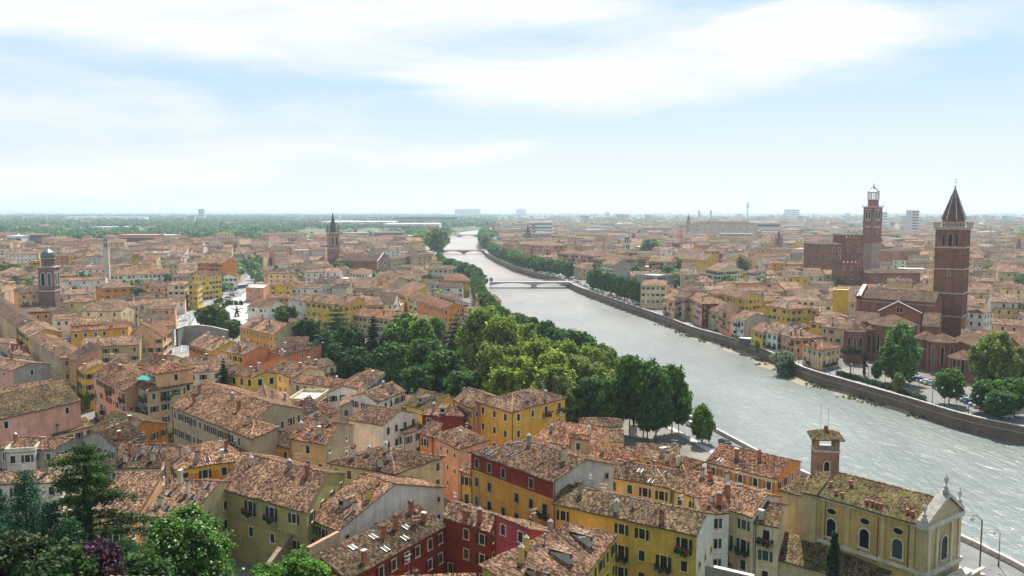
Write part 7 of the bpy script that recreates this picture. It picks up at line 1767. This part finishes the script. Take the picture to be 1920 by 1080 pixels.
# street lamps
def lampmb():
    b = MB(); b.lathe([(.16, 0), (.10, .8), (.07, 1.0), (.06, 5.6)], 8, iM, (.05, .06, .05)); return b
def lamphead():
    b = MB(); b.bar((0, 0, 5.5), (.5, 0, 6.0), .035, iM, (.05, .06, .05)); b.bar((.5, 0, 6.0), (.85, 0, 5.85), .035, iM, (.05, .06, .05)); b.lathe([(.04, 5.85), (.22, 5.6), (.16, 5.35), (0, 5.3)], 8, iP, (.55, .55, .5), .85, 0); return b
LM, LH = lampmb().mesh('pole'), lamphead().mesh('lantern')
def lamp(p, yaw, lab, grp=None, k=1.): t = thing('street_lamp', lab, 'street lamp', (p[0], p[1], .1), yaw, grp); t.scale = (k, k, k); link('pole', LM, t); link('lantern', LH, t); return t
for i, (u, v, k) in enumerate(((1836, 1082, 1.7), (1872, 1062, 1.0))): lamp(P(u, v, 0), 2.5, ('taller', 'shorter')[i] + ' street lamp by the river parapet right of the tan church', k=k)
for i, (u, v) in enumerate(((385, 610), (397, 572), (417, 556), (438, 541), (356, 618))): lamp(P(u, v, 0), i, 'grey street lamp along the curving road', 'street lamps on the curving road', 1.3)
for p, d in walkp(offs(RBs[:-6], -2.6), 27, 215, 690): lamp(p, math.atan2(d.y, d.x) + math.pi / 2, 'slim street lamp on the far quay parapet walk', 'street lamps on the far quay', 1.15)
# statue on the near bank
p = P(1188, 817, 0); t = thing('statue', 'pale stone statue of a standing figure on a pedestal among the near bank trees', 'statue', (p.x, p.y, 0), .4)
b = MB(); b.box(-.9, -.9, 0, .9, .9, .4, iS, (.52, .49, .43)); b.box(-.65, -.65, .4, .65, .65, 2.4, iS, (.52, .49, .43)); b.box(-.8, -.8, 2.4, .8, .8, 2.65, iS, (.55, .52, .46)); b.build('pedestal', t)
me = bpy.data.meshes.new('figure'); bones = [((0, 0, 3.75), .26), ((0, 0, 4.2), .24), ((0, 0, 4.65), .30), ((0, 0, 4.95), .11), ((.02, -.03, 5.2), .17), ((.14, 0, 3.4), .2), ((.17, .05, 2.95), .14), ((.18, .0, 2.65), .12), ((-.14, 0, 3.4), .2), ((-.22, -.12, 2.98), .14), ((-.2, -.0, 2.65), .12), ((.36, 0, 4.6), .12), ((.5, -.1, 4.2), .09), ((.35, -.3, 4.0), .07), ((-.36, 0, 4.6), .12), ((-.55, .0, 4.25), .09), ((-.6, -.1, 3.85), .07)]
me.from_pydata([q_ for q_, _ in bones], [(0, 1), (1, 2), (2, 3), (3, 4), (0, 5), (5, 6), (6, 7), (0, 8), (8, 9), (9, 10), (2, 11), (11, 12), (12, 13), (2, 14), (14, 15), (15, 16)], [])
fo = link('figure', me, t); md = fo.modifiers.new('skin', 'SKIN')
for i, (_, r_) in enumerate(bones): me.skin_vertices[0].data[i].radius = (r_, r_)
me.skin_vertices[0].data[0].use_root = True; fo.modifiers.new('sub', 'SUBSURF').levels = 2; me.materials.append(STONE)
# square: sculpture, cabin, hedges
p = P(444, 594, 0); t = thing('sculpture', 'dark angular monument with spread arms on the white square', 'sculpture', (p.x, p.y, 0), .3); b = MB(); cB = (.05, .045, .04)
b.box(-2.2, -1.2, 0, 2.2, 1.2, .8, iS, (.2, .18, .16)); b.bar((-1.4, 0, .8), (0, 0, 5), .7, iM, cB, 5, .9); b.bar((1.5, 0, .8), (0, 0, 5), .8, iM, cB, 5, .8); b.bar((0, 0, 4.5), (.3, 0, 8.5), .9, iM, cB, 5, .5); b.bar((0, 0, 5.5), (-5, 0, 7.4), .6, iM, cB, 5, .25); b.bar((0, 0, 5.5), (5.2, 0, 7.0), .6, iM, cB, 5, .25); b.bar((0, 0, 5), (3.4, .3, 3.4), .6, iM, cB, 5, .3)
b.build('bronze_body', t); t.scale = (.7, .7, .7)
p = P(474, 586, 0); t = thing('cabin', 'white box cabin on the square', 'cabin', (p.x, p.y, .06), .1); b = MB(); b.box(-3, -2.5, 0, 3, 2.5, 3.6, iP, (.72, .72, .70)); b.build('wall', t); b = MB(); b.box(-3.2, -2.7, 3.6, 3.2, 2.7, 3.9, iP, (.78, .78, .76)); b.build('roof', t)
b = MB(); b.box(-2.2, -2.55, 2.2, -.3, -2.51, 3.1, iG); b.box(.3, -2.55, 2.2, 2.2, -2.51, 3.1, iG); b.build('window', t)
for u, v in ((404, 571), (409, 568.5), (414, 566), (434, 572), (443, 572), (452, 572), (420, 577), (425, 573), (429, 570)): tree('bush', 0, 0, 'clipped round bush beside the white square', 2.6, 'clipped bushes beside the square', z0=.05, pos=P(u, v, 0), cat='bush', name='bush')
# pavilion, hedge, awning, walls
p = P(1412, 648, 0); t = thing('pavilion', 'low glass roofed pavilion on the quay before the yellow house', 'pavilion', (p.x, p.y, 0), -.75); b = MB(); b.box(-6, -2, 2.9, 6, 2, 3.15, iM, (.5, .55, .56)); b.build('roof', t); b = MB(); b.box(-5.8, -1.8, 0, 5.8, 1.8, 2.9, iP, (.08, .09, .09)); b.build('glazing', t)
V = []; A2 = [v2(P(u, v, 0)) for u, v in ((1572, 703), (1620, 716), (1680, 734), (1735, 752))]; A2 = smooth(A2, 6); hl = [(p.x, p.y, .7, .9, .9, .8) for p in sum(([a.lerp(c, j / 4) for j in range(4)] for a, c in zip(A2, A2[1:])), [])]
v_, q_, c_ = leaves(np.random.RandomState(4), hl, 9000, .20, (.04, .085, .02), .4, .4); o = thing('hedge', 'clipped green hedge on top of the quay wall before the parked cars', 'hedge', (0, 0, 0), data=fastmesh('hedge', v_, q_, c_, iL))
p = P(272, 706, 17); t = thing('awning', 'teal canvas awning over the roof terrace of the terracotta roofed house', 'awning', (p.x, p.y, 0), -.35); b = MB(); z = 16.6
b.box(-2.0, -1.2, z, 2.0, 1.2, z + .08, iP, (.02, .24, .22), T=Matrix.Translation((0, 0, z)) @ Matrix.Rotation(rad(14), 4, 'X') @ Matrix.Translation((0, 0, -z))); b.build('canvas', t); b = MB()
for sx_ in (-2.5, 2.5): b.bar((sx_, -1.5, z - 2.6), (sx_, -1.5, z), .05, iM, (.4, .4, .4)); b.bar((sx_, 1.5, z - 2.6), (sx_, 1.5, z + .3), .05, iM, (.4, .4, .4))
b.build('frame', t)
def wall_thing(pts, h, z0, lab, col=(.32, .30, .27), th=.5, cap=(.4, .36, .3)):
    t = thing('garden_wall', lab, 'wall'); b = MB()
    for (p0, p1) in zip(pts, pts[1:]):
        d = (v2(p1) - v2(p0)).normalized(); n = Vector((-d.y, d.x)) * th / 2; a0, a1 = v2(p0), v2(p1)
        for s_ in (-1, 1): b.face([(a0.x + n.x * s_, a0.y + n.y * s_, z0), (a1.x + n.x * s_, a1.y + n.y * s_, z0), (a1.x + n.x * s_, a1.y + n.y * s_, p1[2]), (a0.x + n.x * s_, a0.y + n.y * s_, p0[2])], iW, col)
        b.face([(a0.x - n.x * 1.3, a0.y - n.y * 1.3, p0[2]), (a1.x - n.x * 1.3, a1.y - n.y * 1.3, p1[2]), (a1.x + n.x * 1.3, a1.y + n.y * 1.3, p1[2]), (a0.x + n.x * 1.3, a0.y + n.y * 1.3, p0[2])], iS, cap)
    b.build('masonry', t)
wall_thing([P(331, 616, 8), P(345, 611, 8), P(372, 609, 8.4), P(398, 612, 8), P(428, 619, 7)], 8, 0, 'curved grey ruined wall below the white square', (.27, .25, .23), .8)
wall_thing([P(1301, 1053, 6.5), P(1414, 1079, 6.5)], 6, 0, 'old garden wall below the white gable at the bottom right', (.30, .27, .22), .7, (.5, .48, .45))
wall_thing([P(445, 735, 8), P(470, 726, 8.3), P(524, 744, 8)], 8, 0, 'dark weathered wall behind the beige palazzo roof', (.22, .20, .18), .5)
wall_thing([P(556, 985, 8), P(528, 1022, 7), P(500, 1060, 6)], 8, 0, 'stepped rough garden wall beside the olive house', (.24, .19, .13), .6, (.2, .15, .1))
wall_thing([P(577, 1026, 10.4), P(634, 996, 10.4)], 9, 0, 'short cream wall with a tiled top left of the red house', WC['cream'], .5, (.4, .2, .13))
# laundry
p = P(1399, 988, 9); t = thing('laundry', 'pale blue towel hanging from a balcony near the riverside church', 'laundry', (p.x, p.y, 0), .3); b = MB()
for k in range(6): y0, y1 = .05 * math.sin(k * 1.5), .05 * math.sin((k + 1) * 1.5); b.face([(-.7 + k * .24, y0, 7.4), (-.46 + k * .24, y1, 7.4), (-.46 + k * .24, y1, 10), (-.7 + k * .24, y0, 10)], iP, (.35, .5, .75))
b.build('towel', t)
# the nearest tile ridge, on the viewer's own terrace
t = thing('garden_wall', 'wall top with fat clay ridge tiles at the very bottom left', 'wall'); b = MB(); p0, p1 = P(205, 1092, 42), P(330, 1094, 42)
for k in range(9):
    a = Vector(p0).lerp(Vector(p1), k / 9); c = Vector(p0).lerp(Vector(p1), (k + 1.15) / 9)
    a.z += .12; b.bar(a, c, .26, iR, (1.3, 1.1, 1.0), 10, .22)
b.build('ridge_tiles', t); b = MB(); d = (v2(p1) - v2(p0)); b.face([(p0.x, p0.y, 20), (p1.x, p1.y, 20), (p1.x, p1.y, p1.z), (p0.x, p0.y, p0.z)], iW, WC['beige']); b.build('masonry', t)
# ---------------------------------------------------------------- names for the houses of the fill
LMK = [('domed left bell tower', 89, 500), ('black spired brick tower', 625, 440), ('white square', 450, 590), ('salmon apartment house', 432, 490), ('tallest campanile', 1785, 480), ('civic tower', 1634, 400), ('great plane tree', 1224, 470), ('flat road bridge', 1000, 535), ('pink quay house', 1310, 580), ('umbrella pine', 1598, 660), ('big beige palazzo', 420, 770), ('dark red hipped house', 830, 770), ('glazed chapel', 200, 580), ('long yellow palace', 1300, 485), ('rose windowed friary', 720, 490), ('tan riverside church', 1620, 960), ('arcaded quay palace', 1225, 535), ('slim cream bell tower', 199, 470), ('mustard corner house', 975, 755), ('gallery building', 815, 570), ('brick crenellated hall', 1598, 495), ('little brick bell tower', 1460, 450), ('yellow palace by the park', 610, 565), ('dark pointed fir', 418, 690), ('coral orange building', 570, 660), ('pink church', 90, 760), ('square stone hall', 140, 570)]
cnt = {}
ORD = ['nearest', 'second', 'third', 'fourth', 'fifth', 'sixth', 'seventh', 'eighth', 'ninth', 'tenth'] + ['%dth' % k for k in range(11, 60)]
todo = []
for root, c0, ze, wn, ft, auto in HOUSES:
    if not auto: continue
    u, v, f = W2P((c0.x, c0.y, ze)); l = min(LMK, key=lambda l: math.hypot(l[1] - u, (l[2] - v) * 1.6)); du, dv_ = u - l[1], (v - l[2]) * 1.6
    side_ = ('right of' if du > 0 else 'left of') if abs(du) > abs(dv_) else ('in front of' if dv_ > 0 else 'behind'); todo.append((math.hypot(du, dv_), root, wn, ft, side_, l[0]))
for dd_, root, wn, ft, side_, ln_ in sorted(todo, key=lambda t: t[0]):
    k = (wn, ft, side_, ln_); n_ = cnt.get(k, 0); cnt[k] = n_ + 1
    root['label'] = ('%s %s house %s the %s' % (wn, ft, side_, ln_)) if n_ == 0 else '%s %s house, %s nearest %s the %s' % (wn, ft, ORD[n_], side_, ln_)
# rename the few first ones so that they also say they are the nearest when there are several
for dd_, root, wn, ft, side_, ln_ in todo:
    if cnt[(wn, ft, side_, ln_)] > 1 and root['label'].count(',') == 0: root['label'] = '%s %s house nearest %s the %s' % (wn, ft, side_, ln_)
